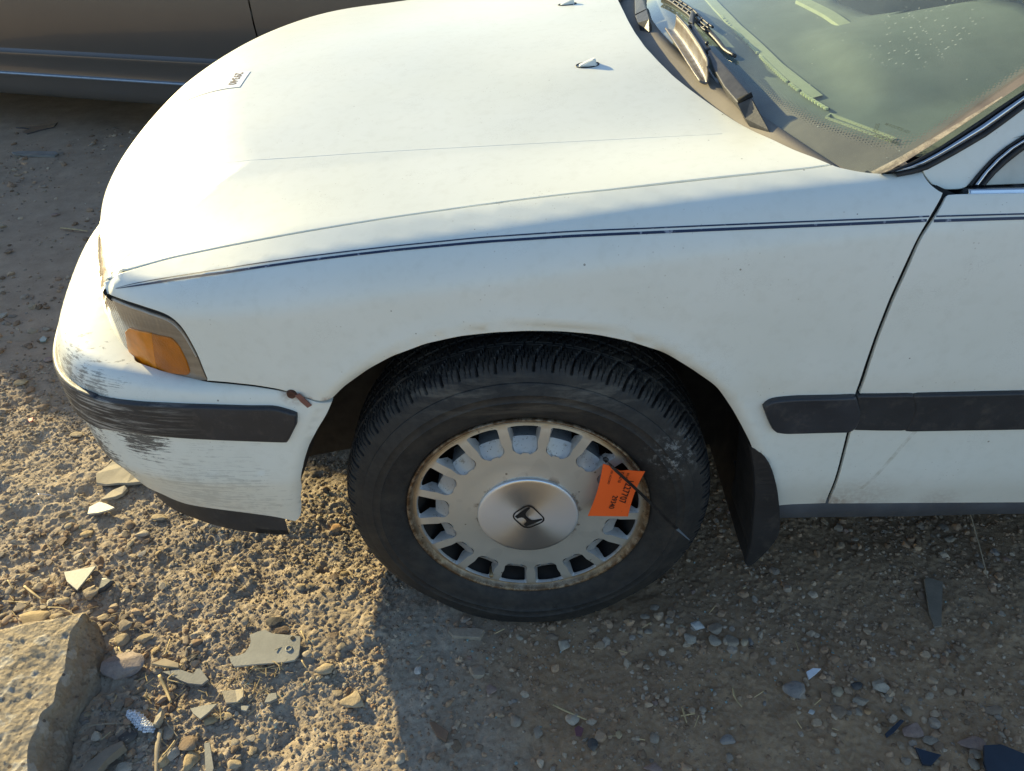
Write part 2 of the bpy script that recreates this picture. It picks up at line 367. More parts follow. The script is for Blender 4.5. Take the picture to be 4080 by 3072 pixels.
D_flap=[(.3592,.012,.4354),(.3695,.012,.4339),(.3825,.012,.4239),(.3927,.012,.4084),(.4036,.012,.3822),(.4154,.012,.3481),(.4287,.012,.2958),(.4382,.012,.243),(.4306,.012,.2128),(.4167,.012,.1797),(.3992,.012,.1479),(.3896,.012,.1545),(.3914,.012,.1885),(.3918,.012,.2216),(.3864,.012,.2812),(.3804,.012,.3414),(.3713,.012,.3915)]
D_sill=[(.4334,.02,.2864),(.5303,.02,.2859),(.8543,.02,.2836),(.8714,.02,.2374),(.7331,.02,.2357),(.5418,.02,.2348),(.4437,.02,.2291)]
D_crease=[(-.6345,.3639,.7779),(-.5535,.3252,.7987),(-.4807,.3047,.8117),(-.368,.2936,.8216),(-.2442,.2855,.8298),(-.0934,.2743,.8384),(.0891,.2639,.847),(.2665,.2556,.8549),(.3083,.2533,.8567)]
D_pill=[(.5248,.0565,.8707),(.5306,.0521,.8603),(.544,.047,.8481),(.5576,.0458,.8452),(.584,.046,.8458),(.5869,.0474,.849),(.5964,.0528,.8619),(.6135,.0607,.8808),(.6311,.0666,.8947),(.6505,.0713,.9059),(.6452,.086,.9411),(.6204,.0788,.9239),(.5967,.072,.9077),(.5601,.0639,.8883),(.5391,.0595,.8779),(.5272,.0575,.8731)]
D_pseal=[(.489,.0546,.8663),(.5227,.0569,.8717),(.5389,.0601,.8793),(.5599,.0645,.8898),(.5965,.0728,.9094),(.6202,.0794,.9253),(.6449,.0869,.943)]
D_wseal=[(.4731,.0547,.8665),(.4961,.0577,.8735),(.5063,.0591,.8768),(.546,.0673,.8965),(.5942,.0798,.9262),(.6178,.0863,.9417),(.6429,.0926,.9566)]
D_wseal2=[(.4903,.0546,.8661),(.5169,.0587,.876),(.5466,.0651,.8913),(.595,.0774,.9204),(.6187,.0839,.936),(.6436,.0905,.9516)]
D_frame_o=[(.5865,.0474,.849),(.5963,.053,.8623),(.6134,.0609,.8813),(.631,.0668,.8952),(.6505,.0714,.9062)]
D_frame_m=[(.6034,.0472,.8487),(.6134,.0532,.8628),(.6225,.0573,.8726),(.6364,.0626,.8853),(.6522,.0664,.8943)]
D_frame_i=[(.6093,.0474,.8491),(.6189,.0524,.8609),(.6281,.0563,.8701),(.6398,.0604,.8799),(.6529,.0644,.8896)]
D_belt=[(.5862,.0454,.8442),(.6599,.045,.8433),(.6617,.0399,.8313),(.5965,.0401,.8316),(.5888,.0413,.8345),(.586,.0431,.8388)]
D_beltr=[(.5821,.0457,.8449),(.6597,.0456,.8448),(.6625,.0377,.8258),(.5973,.0373,.8251),(.5863,.0388,.8286),(.5814,.0409,.8335),(.5806,.0442,.8413)]
D_glassb=[(.2853,.7778,.8944),(.294,.6467,.891),(.3125,.4983,.883),(.3352,.4065,.8794),(.3739,.2573,.8671),(.3953,.1923,.8612),(.428,.1262,.8593)]
D_slab_top=[(-1.0016,-.0739),(-.9832,-.0701),(-.9449,-.0586),(-.8932,-.0451),(-.8599,-.0352),(-.8418,-.0293),(-.8378,-.0596),(-.842,-.0792),(-.8267,-.1209),(-.8167,-.15),(-.8146,-.1815),(-.8034,-.2152),(-.8158,-.2347),(-.8089,-.2569),(-.8096,-.2814),(-.8036,-.2994),(-.7848,-.3326),(-.7883,-.3644),(-.8338,-.3643)]
D_slab_bot=[(-1.0761,-.0035),(-1.0558,-.0002),(-1.0129,.0088),(-.9554,.019),(-.9128,.0229),(-.8696,.0096),(-.8404,-.0223),(-.8167,-.055),(-.8043,-.0865),(-.7934,-.1243),(-.7961,-.171),(-.7947,-.2053),(-.7926,-.2317),(-.7809,-.2605),(-.7761,-.2958),(-.779,-.3296),(-.8877,-.3293)]
D_SH={'gun':[(-.5637,-.0866),(-.5486,-.0856),(-.5368,-.0791),(-.5322,-.0655),(-.5322,-.0536),(-.5391,-.0407),(-.5256,-.0335),(-.5128,-.0287),(-.4962,-.0378),(-.464,-.0401),(-.4407,-.0424),(-.4367,-.0662),(-.4347,-.0818),(-.44,-.0925),(-.46,-.0969),(-.5064,-.1011),(-.5489,-.1068),(-.5588,-.0969)],'tri':[(-.9859,.1234),(-.9522,.1303),(-.9228,.1382),(-.9273,.1022),(-.9312,.072),(-.9662,.097)],'dark':[(-.897,.1058),(-.8824,.1033),(-.8668,.0984),(-.8795,.0799),(-.8922,.0745)],'pale':[(-1.0147,.292),(-1.0231,.3167),(-1.007,.3341),(-.9829,.3235),(-.9589,.3104),(-.9673,.3028),(-.9889,.2946)],'plaster':[(-1.0383,.3915),(-1.0554,.425),(-1.0428,.4491),(-1.0367,.4738),(-1.0219,.4635),(-.9983,.4482),(-.9681,.433),(-.9455,.4229),(-.9303,.3942),(-.9629,.3892),(-.9843,.3928),(-1.0154,.3883)],'plaster2':[(-1.0064,.3398),(-1.0008,.3632),(-.9937,.3768),(-.9679,.3856),(-.9586,.3761),(-.963,.3589),(-.9746,.3482)],'tan':[(-.7119,-.0951),(-.6902,-.0845),(-.6595,-.0947),(-.6568,-.1038),(-.6843,-.0998)],'bracket':[(-.6874,-.1091),(-.6574,-.1048),(-.6338,-.1132),(-.624,-.117),(-.6209,-.1065),(-.6141,-.1066),(-.5912,-.129),(-.6014,-.1384),(-.6278,-.1346),(-.6454,-.1279),(-.6563,-.1212)],'tri2':[(-.6067,-.1842),(-.5825,-.1788),(-.5588,-.1765),(-.5706,-.1946),(-.5802,-.2059),(-.5963,-.1951)],'torn':[(-.5606,-.1508),(-.5365,-.1485),(-.5248,-.1432),(-.5164,-.1645),(-.5259,-.1722),(-.5446,-.1748)],'chip1':[(-.4758,-.1747),(-.4719,-.159),(-.4573,-.1584),(-.4527,-.1696),(-.466,-.1747)],'chip2':[(-.5174,-.1784),(-.5022,-.1751),(-.5048,-.1881),(-.5145,-.186)],'plank':[(-.6977,-.2477),(-.6893,-.2579),(-.7115,-.2824),(-.7179,-.3081),(-.748,-.308),(-.7423,-.2884),(-.7213,-.2609)],'long':[(-.5595,-.2477),(-.55,-.2461),(-.5282,-.2909),(-.5288,-.2999),(-.5394,-.2999)],'flat':[(.7943,.0849),(.8036,.0907),(.8135,.0847),(.8294,.0786),(.802,.0221),(.7807,-.025),(.7667,-.0269),(.7703,.0042),(.7812,.0409)],'white':[(.4955,-.1237),(.5087,-.1179),(.5223,-.1198),(.5107,-.1284),(.4968,-.1364)],'blue1':[(.5957,-.2344),(.6272,-.2139),(.6318,-.2171),(.6093,-.2345),(.5963,-.2405)],'blue2':[(.6332,-.2611),(.6482,-.2685),(.6693,-.2744),(.649,-.2887),(.6358,-.2868)],'blue3':[(.7396,-.264),(.7693,-.2612),(.8065,-.2759),(.7896,-.3079),(.7254,-.3077),(.7285,-.289)],'mauve':[(.0732,-.225),(.0805,-.2198),(.0891,-.225),(.0843,-.2389),(.0755,-.2374)],'stick':[(-.1767,-.2123),(-.1692,-.2112),(-.1424,-.2292),(-.1456,-.2457),(-.1618,-.2364)],'slab2':[(-.1579,-.0296),(-.1558,-.0204),(-.102,-.0222),(-.0888,-.0276),(-.0953,-.0451),(-.1486,-.0414)],'red':[(-1.3484,.6502),(-1.3436,.65),(-1.3328,.653),(-1.3287,.6401),(-1.3367,.6371)],'glassy':[(-1.5188,1.0402),(-1.5165,1.0616),(-1.4976,1.0466),(-1.4942,1.0309),(-1.5088,1.0285)],'bar':[(-2.5596,2.7679),(-2.5091,2.7807),(-2.3337,2.7637),(-2.3064,2.7344),(-2.3061,2.6978),(-2.4461,2.7168),(-2.5338,2.7419)],'strip':[(-2.7744,3.19),(-2.6058,3.2156),(-2.5792,3.2627),(-2.5577,3.1829),(-2.5978,3.1516),(-2.651,3.077),(-2.6976,3.1177),(-2.6819,3.1695)],'curl':[(-.658,-.2027),(-.6562,-.1868),(-.6508,-.1882),(-.6467,-.2061),(-.6492,-.2194),(-.6585,-.2177)],'foam':[(-.7168,-.1969),(-.7159,-.1877),(-.6986,-.1902),(-.6737,-.2038),(-.6574,-.2188),(-.657,-.2254),(-.6699,-.2286),(-.6945,-.2154)]}
D_R=[(-.7662,-.0983,.0414,.0333,.0206,'pink','pinkish grey lump of rock beside the concrete slab, biggest loose rock'),(-.9076,.0752,.0181,.0171,.0106,'tan','cream rock touching the tip of the triangular grey shard'),(-.9552,.0575,.02,.0108,.0067,'tan','long tan stone lying left of the cream rock'),(-.9581,.0757,.0112,.0097,.006,'grey','small grey stone under the triangular grey shard'),(-.9881,.0107,.0388,.0194,.012,'ochre','ochre rough stone wedged behind the top edge of the slab'),(-.9509,.0211,.0154,.0095,.0059,'tan','small tan stone behind the slab near its peak'),(-1.0281,.0904,.0149,.0138,.0086,'grey','grey stone in the gravel left of the triangular shard'),(-1.0394,.044,.017,.0149,.0092,'grey','grey stone in the gravel at the left edge above the slab'),(-1.0112,.0348,.0135,.0098,.0061,'tan','tan stone just above the slab and left of the ochre stone'),(-.9971,.0729,.0095,.0084,.0052,'brown','brown round pebble between the gravel and the triangular shard'),(-.797,-.0358,.0149,.0156,.0093,'tan','tan angular stone between the slab peak and the shard field'),(-.7553,-.0321,.0168,.0117,.0073,'tan','flat tan stone beside a straw stalk right of the slab peak'),(-.8407,-.0056,.011,.0116,.0068,'brown','brown stone against the right flank of the slab'),(-.8042,-.0059,.0157,.0143,.0089,'grey','rounded grey stone right of the slab peak'),(-.8596,.0159,.0129,.0102,.0063,'tan','tan stone at the foot of the slab peak'),(-.5596,-.0039,.0099,.0097,.006,'grey','smooth grey pebble above the hooked grey shard'),(-.5016,-.0036,.0186,.0135,.0084,'dark','dark textured lump just above the hooked grey shard'),(-.4835,-.0221,.0184,.0092,.0037,'brown','brown flat stone touching the top of the hooked grey shard'),(-.3802,-.1066,.0194,.0137,.0085,'tan','tan faceted stone casting a round shadow right of the hooked shard'),(-.3187,-.1708,.0233,.0201,.0125,'tan','pale tan block of stone near the edge of the car shadow'),(-.3771,-.0377,.0085,.0085,.0053,'brown','brown pebble halfway between hooked shard and car shadow'),(-.4221,-.0797,.0113,.0093,.0058,'pale','pale crumbly stone at the lower right corner of the hooked shard'),(-.5686,-.2037,.0158,.0114,.0071,'ochre','ochre stone in front of the small triangular shard'),(-.5387,-.1964,.0115,.0092,.0057,'tan','tan stone right of the ochre stone'),(-.6109,-.2627,.0126,.0128,.0078,'pale','pale pebble between the plank and the long splinter'),(-.6233,-.275,.0129,.0137,.008,'ochre','yellowish pebble right of the grass stalk at the picture bottom'),(-.5763,-.2767,.0155,.0198,.0096,'ochre','tall ochre stone at the bottom beside the long splinter'),(-.5875,-.2454,.0175,.0146,.0091,'brown','brown clod above the tall ochre stone'),(-.6312,-.2259,.0135,.014,.0084,'grey','grey stone right of the foam chunk'),(-.6996,-.2305,.0162,.0144,.0089,'dark','dark stone at the upper end of the grey plank'),(-.7361,-.2238,.0116,.0107,.0067,'brown','brown stone in the shade of the slab above the plank'),(-.6808,-.2855,.0169,.0112,.0069,'pale','pale pitted stone at the bottom below the plank'),(-.7326,-.2869,.0171,.0095,.0059,'pink','pinkish stone at the bottom edge beside the plank'),(-.3508,-.1524,.0118,.008,.0049,'tan','tan stone above the pale block of stone'),(-.4754,.0856,.012,.0093,.0058,'tan','tan stone in the sunlit dirt close to the tyre'),(-.4088,.1106,.012,.0123,.0075,'brown','brown clod in the dirt left of the tyre'),(-.4978,-.2815,.0134,.0084,.0052,'tan','tan flat stone near the bottom centre of the sunlit dirt'),(-.4859,-.233,.009,.0064,.004,'pale','pale oval stone in the lower sunlit dirt'),(-.3426,-.2558,.0079,.0068,.0042,'ochre','small ochre stone low beside the car shadow'),(-.4321,.2493,.0135,.0125,.0078,'orange','orange tan pebble between the bumper end and the tyre'),(-1.0415,.2218,.0116,.016,.0072,'brown','upright brown stone with a long shadow on open dirt'),(-1.0003,.2422,.0161,.0115,.0072,'ochre','ochre wedge stone right of the upright brown stone'),(-1.0471,.2634,.0094,.0098,.0059,'tan','round tan stone above the upright brown stone'),(-.9078,.0738,.0182,.0187,.0113,'tan','cream split stone left of the dark curved shard'),(-.9075,.2647,.0114,.0136,.0071,'brown','brown stone under the front edge of the bumper'),(-.8514,.289,.0201,.0116,.0072,'tan','long tan stone below the bumper lip'),(-.8811,.2097,.0086,.0103,.0053,'tan','tan pebble in the dirt below the bumper lip'),(-.8673,.2354,.0164,.0104,.0064,'pale','pale crumbled stone below the bumper lip'),(-.6603,.2125,.0139,.0104,.0065,'tan','tan stone with a shadow below the middle of the bumper lip'),(-.712,.2494,.0092,.009,.0056,'dark','dark stone right under the bumper lip'),(-.6392,.1641,.0072,.0059,.0037,'tan','tan pebble in open dirt below the bumper lip shadow'),(-.6783,.1223,.006,.005,.0031,'pale','pale chip in the open sunlit dirt'),(-1.1857,.5879,.0175,.0124,.0077,'tan','tan stone beyond the bumper in the sunlit patch'),(-1.1765,.5577,.0123,.0088,.0055,'brown','brown stone beyond the bumper below the tan one'),(-1.3389,.7089,.0163,.0132,.0082,'brown','brown pebble at the shadow edge beyond the bumper corner'),(-1.4402,.9394,.0221,.0127,.0078,'pinkd','pinkish stone in shade beyond the bumper corner'),(-1.4585,.8205,.019,.0144,.0089,'ochre','ochre flat stone in shade at the left picture edge'),(-1.9668,1.6677,.0151,.0188,.0093,'brown','round brown stone in shade far beyond the hood corner'),(-1.9576,2.0018,.0149,.017,.0092,'pinkd','pinkish pebble in shade beyond the hood corner'),(-1.7273,1.2041,.014,.0166,.0087,'pale','pale round stone in shade at the left picture edge'),(-1.5284,1.1081,.016,.0126,.0078,'grey','grey stone in shade close to the bumper face'),(-.0998,-.1157,.0167,.0174,.0103,'grey','grey block of stone in the shade below the tyre'),(.0626,-.0592,.0123,.0138,.0076,'pale','pale jagged stone in the shade below the tyre'),(-.2088,-.1096,.007,.008,.0043,'white','white chip in the shade near the shadow edge'),(-.0707,-.1498,.0097,.011,.006,'pinkd','pinkish pebble below the grey block of stone'),(-.0276,-.2074,.0111,.0139,.0069,'grey','grey oval pebble low in the car shadow left of the straw'),(.0101,-.2286,.0094,.0122,.0058,'grey','second grey oval pebble, lower right of the first'),(.0713,-.2079,.0128,.0123,.0076,'pale','pale round pebble under the end of the straw'),(.1032,-.2535,.0093,.0121,.0058,'dark','dark pebble at the bottom of the car shadow'),(.2071,-.2397,.0094,.0112,.0058,'grey','grey pebble near the bottom, right of the dark pebble'),(.3274,-.2458,.0155,.0098,.0061,'greyb','bluish flat stone near the bottom of the car shadow'),(.3006,-.051,.0126,.0136,.0078,'pale','pale pointed stone in the pile right of the tyre'),(.3196,-.0227,.0133,.0109,.0067,'white','whitest stone at the top of the pile right of the tyre'),(.286,-.0263,.0103,.009,.0056,'tan','tan stone in the pile right of the tyre'),(.346,-.0577,.012,.0131,.0074,'pale','pale stone at the middle of the pile right of the tyre'),(.375,-.0579,.0157,.0138,.0086,'grey','largest grey stone in the pile right of the tyre'),(.397,-.0619,.0091,.009,.0056,'tan','tan stone at the right end of the pile by the tyre'),(.3542,-.0308,.0152,.0133,.0083,'grey','grey stone at the back of the pile right of the tyre'),(.245,.0239,.0104,.0086,.0053,'grey','grey stone next to the tyre above the pile'),(.2224,.0002,.0097,.0078,.0049,'grey','grey stone left of the pile by the tyre'),(.2252,-.0297,.0084,.0071,.0044,'grey','small grey stone at the left foot of the pile'),(.2684,-.0103,.0085,.0072,.0045,'grey','small grey stone in the pile nearest the tyre'),(.4662,-.162,.0225,.0193,.0119,'greyb','biggest grey stone in the shade on the right'),(.6194,-.146,.0148,.0148,.0092,'pale','pale yellowish stone in the shade on the right'),(.5767,-.1748,.0151,.0108,.0067,'grey','grey stone below the pale yellowish stone'),(.5413,-.159,.012,.0102,.0063,'tan','tan stone between the biggest grey stone and the pale one'),(.5283,-.1983,.0166,.0135,.0083,'brown','brown flat stone below the biggest grey stone'),(.6257,-.1695,.0092,.0092,.0057,'grey','round grey pebble right of the pale yellowish stone'),(.5808,-.1954,.006,.006,.0037,'orange','small orange pebble among grey stones on the right'),(.5645,-.1948,.0078,.0083,.0048,'grey','grey pebble left of the small orange pebble'),(.4833,-.1981,.0059,.0052,.0032,'white','small white pebble below the biggest grey stone'),(.6499,-.1936,.0092,.011,.0057,'grey','upright grey stone above the blue sliver'),(.6462,-.2282,.0193,.015,.0093,'pinkd','mauve grey stone right of the blue sliver'),(.6704,-.2446,.0151,.009,.0056,'grey','grey stone right of the mauve grey stone'),(.7325,-.2508,.0246,.0123,.0076,'pinkd','pinkish flat stone above the large dark blue shard'),(.7984,-.1922,.0191,.0117,.0072,'brown','brown stone at the right edge above the blue shard'),(.7188,-.2849,.0103,.0103,.0064,'grey','grey pebble left of the large dark blue shard'),(.7285,-.2695,.011,.0092,.0057,'grey','grey pebble above left of the large dark blue shard'),(-.2208,-.2713,.0088,.0111,.0055,'pale','pale stone at the bottom on the line of the car shadow'),(.1985,-.291,.0164,.0094,.0058,'pinkd','pinkish stone at the bottom edge in the car shadow'),(.1493,-.2349,.0066,.008,.0041,'ochre','ochre pebble at the bottom in the middle of the shade'),(.5322,-.1316,.0121,.009,.0056,'brown','brown stone right of the white plastic chip'),(.2987,-.1907,.0068,.0066,.0041,'grey','grey pebble between the stone pile and the picture bottom'),(.5793,-.1457,.0122,.0079,.0049,'dark','dark stone left of the pale yellowish stone'),(.8972,.1965,.0137,.0107,.0066,'grey','grey stone under the sill beside the dry twig'),(.6905,.154,.0083,.0068,.0042,'brown','brown pebble in shade under the sill'),(.6947,.1941,.0094,.006,.0037,'grey','grey pebble in shade close under the sill'),(.9702,.1546,.0099,.0097,.006,'greyb','bluish stone at the right edge under the sill'),(.9847,.1356,.0089,.0075,.0047,'pinkd','pinkish pebble at the right edge under the sill'),(.0411,-.0385,.013,.0087,.0054,'brown','brown half buried stone just below the tyre tread'),(-.0414,-.066,.0099,.0069,.0043,'grey','grey half buried stone below the tyre on the left')]
D_straws={'c7a':[(.0381,-.1839),(.0665,-.197),(.095,-.21)],'c7b':[(.3579,-.1512),(.3556,-.1708),(.3654,-.19)],'c7c':[(.2626,-.1867),(.2647,-.2187)],'a':[(-.6882,-.1178),(-.6704,-.1399),(-.6472,-.1702)],'b':[(-.6438,-.2226),(-.6374,-.2548),(-.6223,-.3006)],'c':[(-.7773,-.2155),(-.7377,-.2107),(-.6995,-.2098)],'d':[(-1.0566,.0919),(-1.0292,.0731),(-.9994,.0559)],'e':[(-.695,-.074),(-.6959,-.0562),(-.6993,-.0381)],'f':[(-.7929,-.0555),(-.7815,-.0694),(-.7727,-.0792)],'g':[(-.654,-.1031),(-.6744,-.1253),(-.6386,-.131)],'h':[(-1.0808,.0532),(-1.0588,.0543),(-1.027,.0499)],'i':[(-.9788,.0378),(-.9481,.0362),(-.9116,.0183)],'j':[(-.444,-.0281),(-.4347,-.0424),(-.4273,-.0545)],'k':[(-.4268,-.0934),(-.4195,-.1029),(-.4124,-.1115)],'l':[(-.6477,-.2027),(-.6284,-.2194),(-.6074,-.2374)],'m':[(-.5038,-.0985),(-.4814,-.093),(-.4561,-.112)],'n':[(-.5234,-.1462),(-.5164,-.1587),(-.5171,-.1727)],'o':[(-1.0994,.1066),(-1.0869,.0946),(-1.0746,.0828)],'p':[(-.6119,-.2422),(-.6181,-.2548),(-.6245,-.2704)],'q':[(-1.8608,1.8633),(-1.8037,1.8499),(-1.7375,1.8309)],'tw':[(.9175,.2189),(.9275,.1978),(.9259,.1568),(.9204,.1154),(.915,.0788)],'wire':[(-1.1646,.3569),(-1.1304,.3541),(-1.1156,.3506)]}
D_sticker=[(-.6956,.6372,.8116),(-.702,.7311,.8202),(-.5486,.6885,.8609),(-.5477,.6051,.8521)]
D_nozzle=[(.1108,1.0111,.9109),(.1264,.5521,.8893)]
D_tag=[(.1211,-.022,.4279),(.1883,-.022,.4134),(.1695,-.022,.3012),(.1003,-.022,.3141)]
D_tie=[(.1185,.012,.4199),(.1263,-.012,.4276),(.1332,-.03,.4304),(.1662,-.036,.3961),(.2048,-.036,.3483),(.2425,-.034,.2983),(.2738,-.034,.2621)]
D_w_arm=[(.3571,.1709,.8695),(.3455,.2859,.8938),(.3268,.4877,.924)]
D_w_knL=[(.3353,.2905,.8904),(.3551,.2882,.9006),(.3716,.2338,.8677),(.3859,.2291,.8442),(.3656,.2559,.8402),(.3477,.2803,.8707)]
D_w_armq=[(.3359,.2965,.8902),(.3558,.2942,.9004),(.3421,.3909,.9141),(.3292,.4912,.9249),(.324,.4901,.9219),(.3219,.4281,.9103),(.3267,.355,.8984)]
D_w_sleeve=[(.3146,.6359,.9351),(.3223,.6331,.939),(.3297,.4993,.9264),(.3206,.4996,.9215)]
D_w_hook=[(.3186,.6609,.9355),(.3328,.7132,.947),(.3353,.7,.9475),(.3243,.6431,.937)]
D_w_defl_in=[(.3025,.694,.9413),(.3083,.6121,.9373),(.3141,.506,.927),(.3163,.4437,.918),(.3127,.4216,.9121)]
D_w_defl_out=[(.286,.7185,.914),(.2896,.6309,.9091),(.2942,.5398,.9011),(.2996,.4627,.8923),(.3033,.4288,.8884)]
D_w_blade=[(.319,1.028,.9241),(.3281,.8872,.9348),(.3385,.7393,.9375),(.3426,.6624,.9346),(.3493,.6071,.9329)]
D_w_tip=[(.3496,.6241,.9269),(.3551,.5652,.9232),(.359,.5111,.918),(.3681,.4715,.9168)]
D_w2_arm=[(.2404,.6614,.8983),(.2562,.842,.9151),(.2672,1.0038,.9167)]
D_w2q=[(.256,.755,.8677),(.2631,.7506,.8764),(.2639,.7967,.9175),(.2682,.864,.9226),(.2449,.8708,.91),(.2455,.8186,.904),(.2523,.8023,.8853)]
D_w2q2=[(.2466,.8881,.9088),(.2691,.8783,.921),(.2748,.9749,.9214),(.2857,1.0958,.9183),(.2788,1.1936,.9029),(.2633,1.0359,.9114)]
D_vin=[(.4506,.2291,.887),(.461,.2366,.8898),(.5147,.1249,.8887),(.5053,.1202,.8863)]
D_defr=[(.4207,.8248,.911),(.4218,.6616,.9083),(.4262,.5351,.904),(.4264,.4992,.9021),(.4345,.3834,.8962),(.4461,.3088,.8925),(.4606,.2482,.8899)]
D_pale=[(.4367,1.0956,.91),(.429,.9076,.9126),(.4269,.7293,.911),(.4329,.5873,.9078),(.4379,.4624,.9022),(.4481,.3743,.8982),(.458,.2974,.8939)]
D_pale2=[(.5711,.8014,.943),(.5829,.6583,.9424),(.5859,.5212,.9372)]
D_binn=[(.5061,.4994,.9161),(.4973,.409,.9086),(.5043,.3335,.9042),(.513,.2804,.9013),(.5665,.3096,.9146),(.6839,.3308,.9399),(.7712,.3381,.958)]
D_etch=[(.4837,.1295,.8914),(.495,.1079,.8907),(.499,.1391,.9026),(.5149,.1095,.9021),(.4888,.1327,.8952),(.4957,.1454,.9028)]
D_dback=[(.6436,.8541,.9537),(.6215,.7246,.9479),(.6391,.6114,.948),(.6511,.5525,.9478),(.7142,.5533,.9605),(.7827,.4975,.9713),(.8042,.4097,.97)]
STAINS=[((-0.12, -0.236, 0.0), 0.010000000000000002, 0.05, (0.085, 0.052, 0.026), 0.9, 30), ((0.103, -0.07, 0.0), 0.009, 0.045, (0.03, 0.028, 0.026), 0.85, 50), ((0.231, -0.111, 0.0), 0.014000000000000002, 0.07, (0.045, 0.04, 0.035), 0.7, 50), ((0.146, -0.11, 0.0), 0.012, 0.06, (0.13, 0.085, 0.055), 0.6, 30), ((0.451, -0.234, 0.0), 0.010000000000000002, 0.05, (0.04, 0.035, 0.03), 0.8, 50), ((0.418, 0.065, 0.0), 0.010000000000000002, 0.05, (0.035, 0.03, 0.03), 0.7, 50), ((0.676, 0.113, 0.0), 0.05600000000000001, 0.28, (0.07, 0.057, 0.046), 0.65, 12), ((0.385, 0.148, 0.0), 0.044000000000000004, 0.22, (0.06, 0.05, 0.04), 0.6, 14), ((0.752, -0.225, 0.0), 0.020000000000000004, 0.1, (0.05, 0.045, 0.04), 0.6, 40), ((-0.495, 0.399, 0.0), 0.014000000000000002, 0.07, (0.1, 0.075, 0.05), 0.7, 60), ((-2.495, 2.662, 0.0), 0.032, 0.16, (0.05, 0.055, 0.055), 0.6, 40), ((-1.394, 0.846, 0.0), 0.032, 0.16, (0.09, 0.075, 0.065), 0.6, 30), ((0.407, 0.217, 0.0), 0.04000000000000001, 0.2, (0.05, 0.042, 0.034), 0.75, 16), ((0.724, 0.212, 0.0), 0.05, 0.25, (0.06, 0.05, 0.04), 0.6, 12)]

# ------------------------------------------------------------ sheet-metal panels cut from the body surface
def resample(seg, sp, sm=3):
    P = np.asarray(seg, float); s = np.r_[0, np.cumsum(np.linalg.norm(np.diff(P, axis=0), axis=1))]
    n = max(2, int(round(s[-1]/sp))+1); t = np.linspace(0, s[-1], n)
    Q = np.stack([np.interp(t, s, P[:, i]) for i in range(3)], 1)
    for _ in range(sm):
        if len(Q) > 2: Q[1:-1] = .25*Q[:-2]+.5*Q[1:-1]+.25*Q[2:]
    return Q
def loop(segs, sp=.005, sm=6):
    "closed outline from consecutive segments that meet in corners"
    out = []
    for s in segs:
        q = resample(s, sp, sm); out.append(q)
    L = [out[0]]
    for q in out[1:]:
        if np.linalg.norm(L[-1][-1]-q[0]) < sp*.6: q = q[1:]
        L.append(q)
    A = np.vstack(L)
    if np.linalg.norm(A[0]-A[-1]) < sp*.6: A = A[:-1]
    return A
def basis(d):
    d = np.asarray(d, float); d = d/np.linalg.norm(d)
    u = np.cross([0, 0, 1.], d) if abs(d[2]) < .9 else np.cross([0, 1., 0], d)
    u = u/np.linalg.norm(u); return d, u, np.cross(d, u)
def inpoly(P, Q):
    x, y = P[:, 0], P[:, 1]; c = np.zeros(len(P), bool)
    a = Q; b = np.roll(Q, -1, 0)
    for (x0, y0), (x1, y1) in zip(a, b):
        if y0 == y1: continue
        m = ((y0 > y) != (y1 > y)) & (x < (x1-x0)*(y-y0)/(y1-y0)+x0); c ^= m
    return c
def pdist(P, Q):
    d = np.full(len(P), 9.)
    for a, b in zip(Q, np.roll(Q, -1, 0)):
        e = b-a; L = e@e+1e-12; t = np.clip(((P-a)@e)/L, 0, 1); q = a+t[:, None]*e
        d = np.minimum(d, np.hypot(P[:, 0]-q[:, 0], P[:, 1]-q[:, 1]))
    return d
def march(f, o, d, n=70):
    t = np.zeros(len(o))
    for _ in range(n): t = t+np.clip(f(o+d*t[:, None]), -.2, .2)*.85
    return o+d*t[:, None]
def inset2(Q, g):
    "shift a closed 2D outline inwards by g"
    a = np.roll(Q, 1, 0); b = np.roll(Q, -1, 0); t = b-a; t /= np.linalg.norm(t, axis=1)[:, None]+1e-12
    n = np.c_[-t[:, 1], t[:, 0]]
    ar = .5*np.sum(Q[:, 0]*np.roll(Q[:, 1], -1)-np.roll(Q[:, 0], -1)*Q[:, 1])
    return Q+n*(g if ar > 0 else -g)
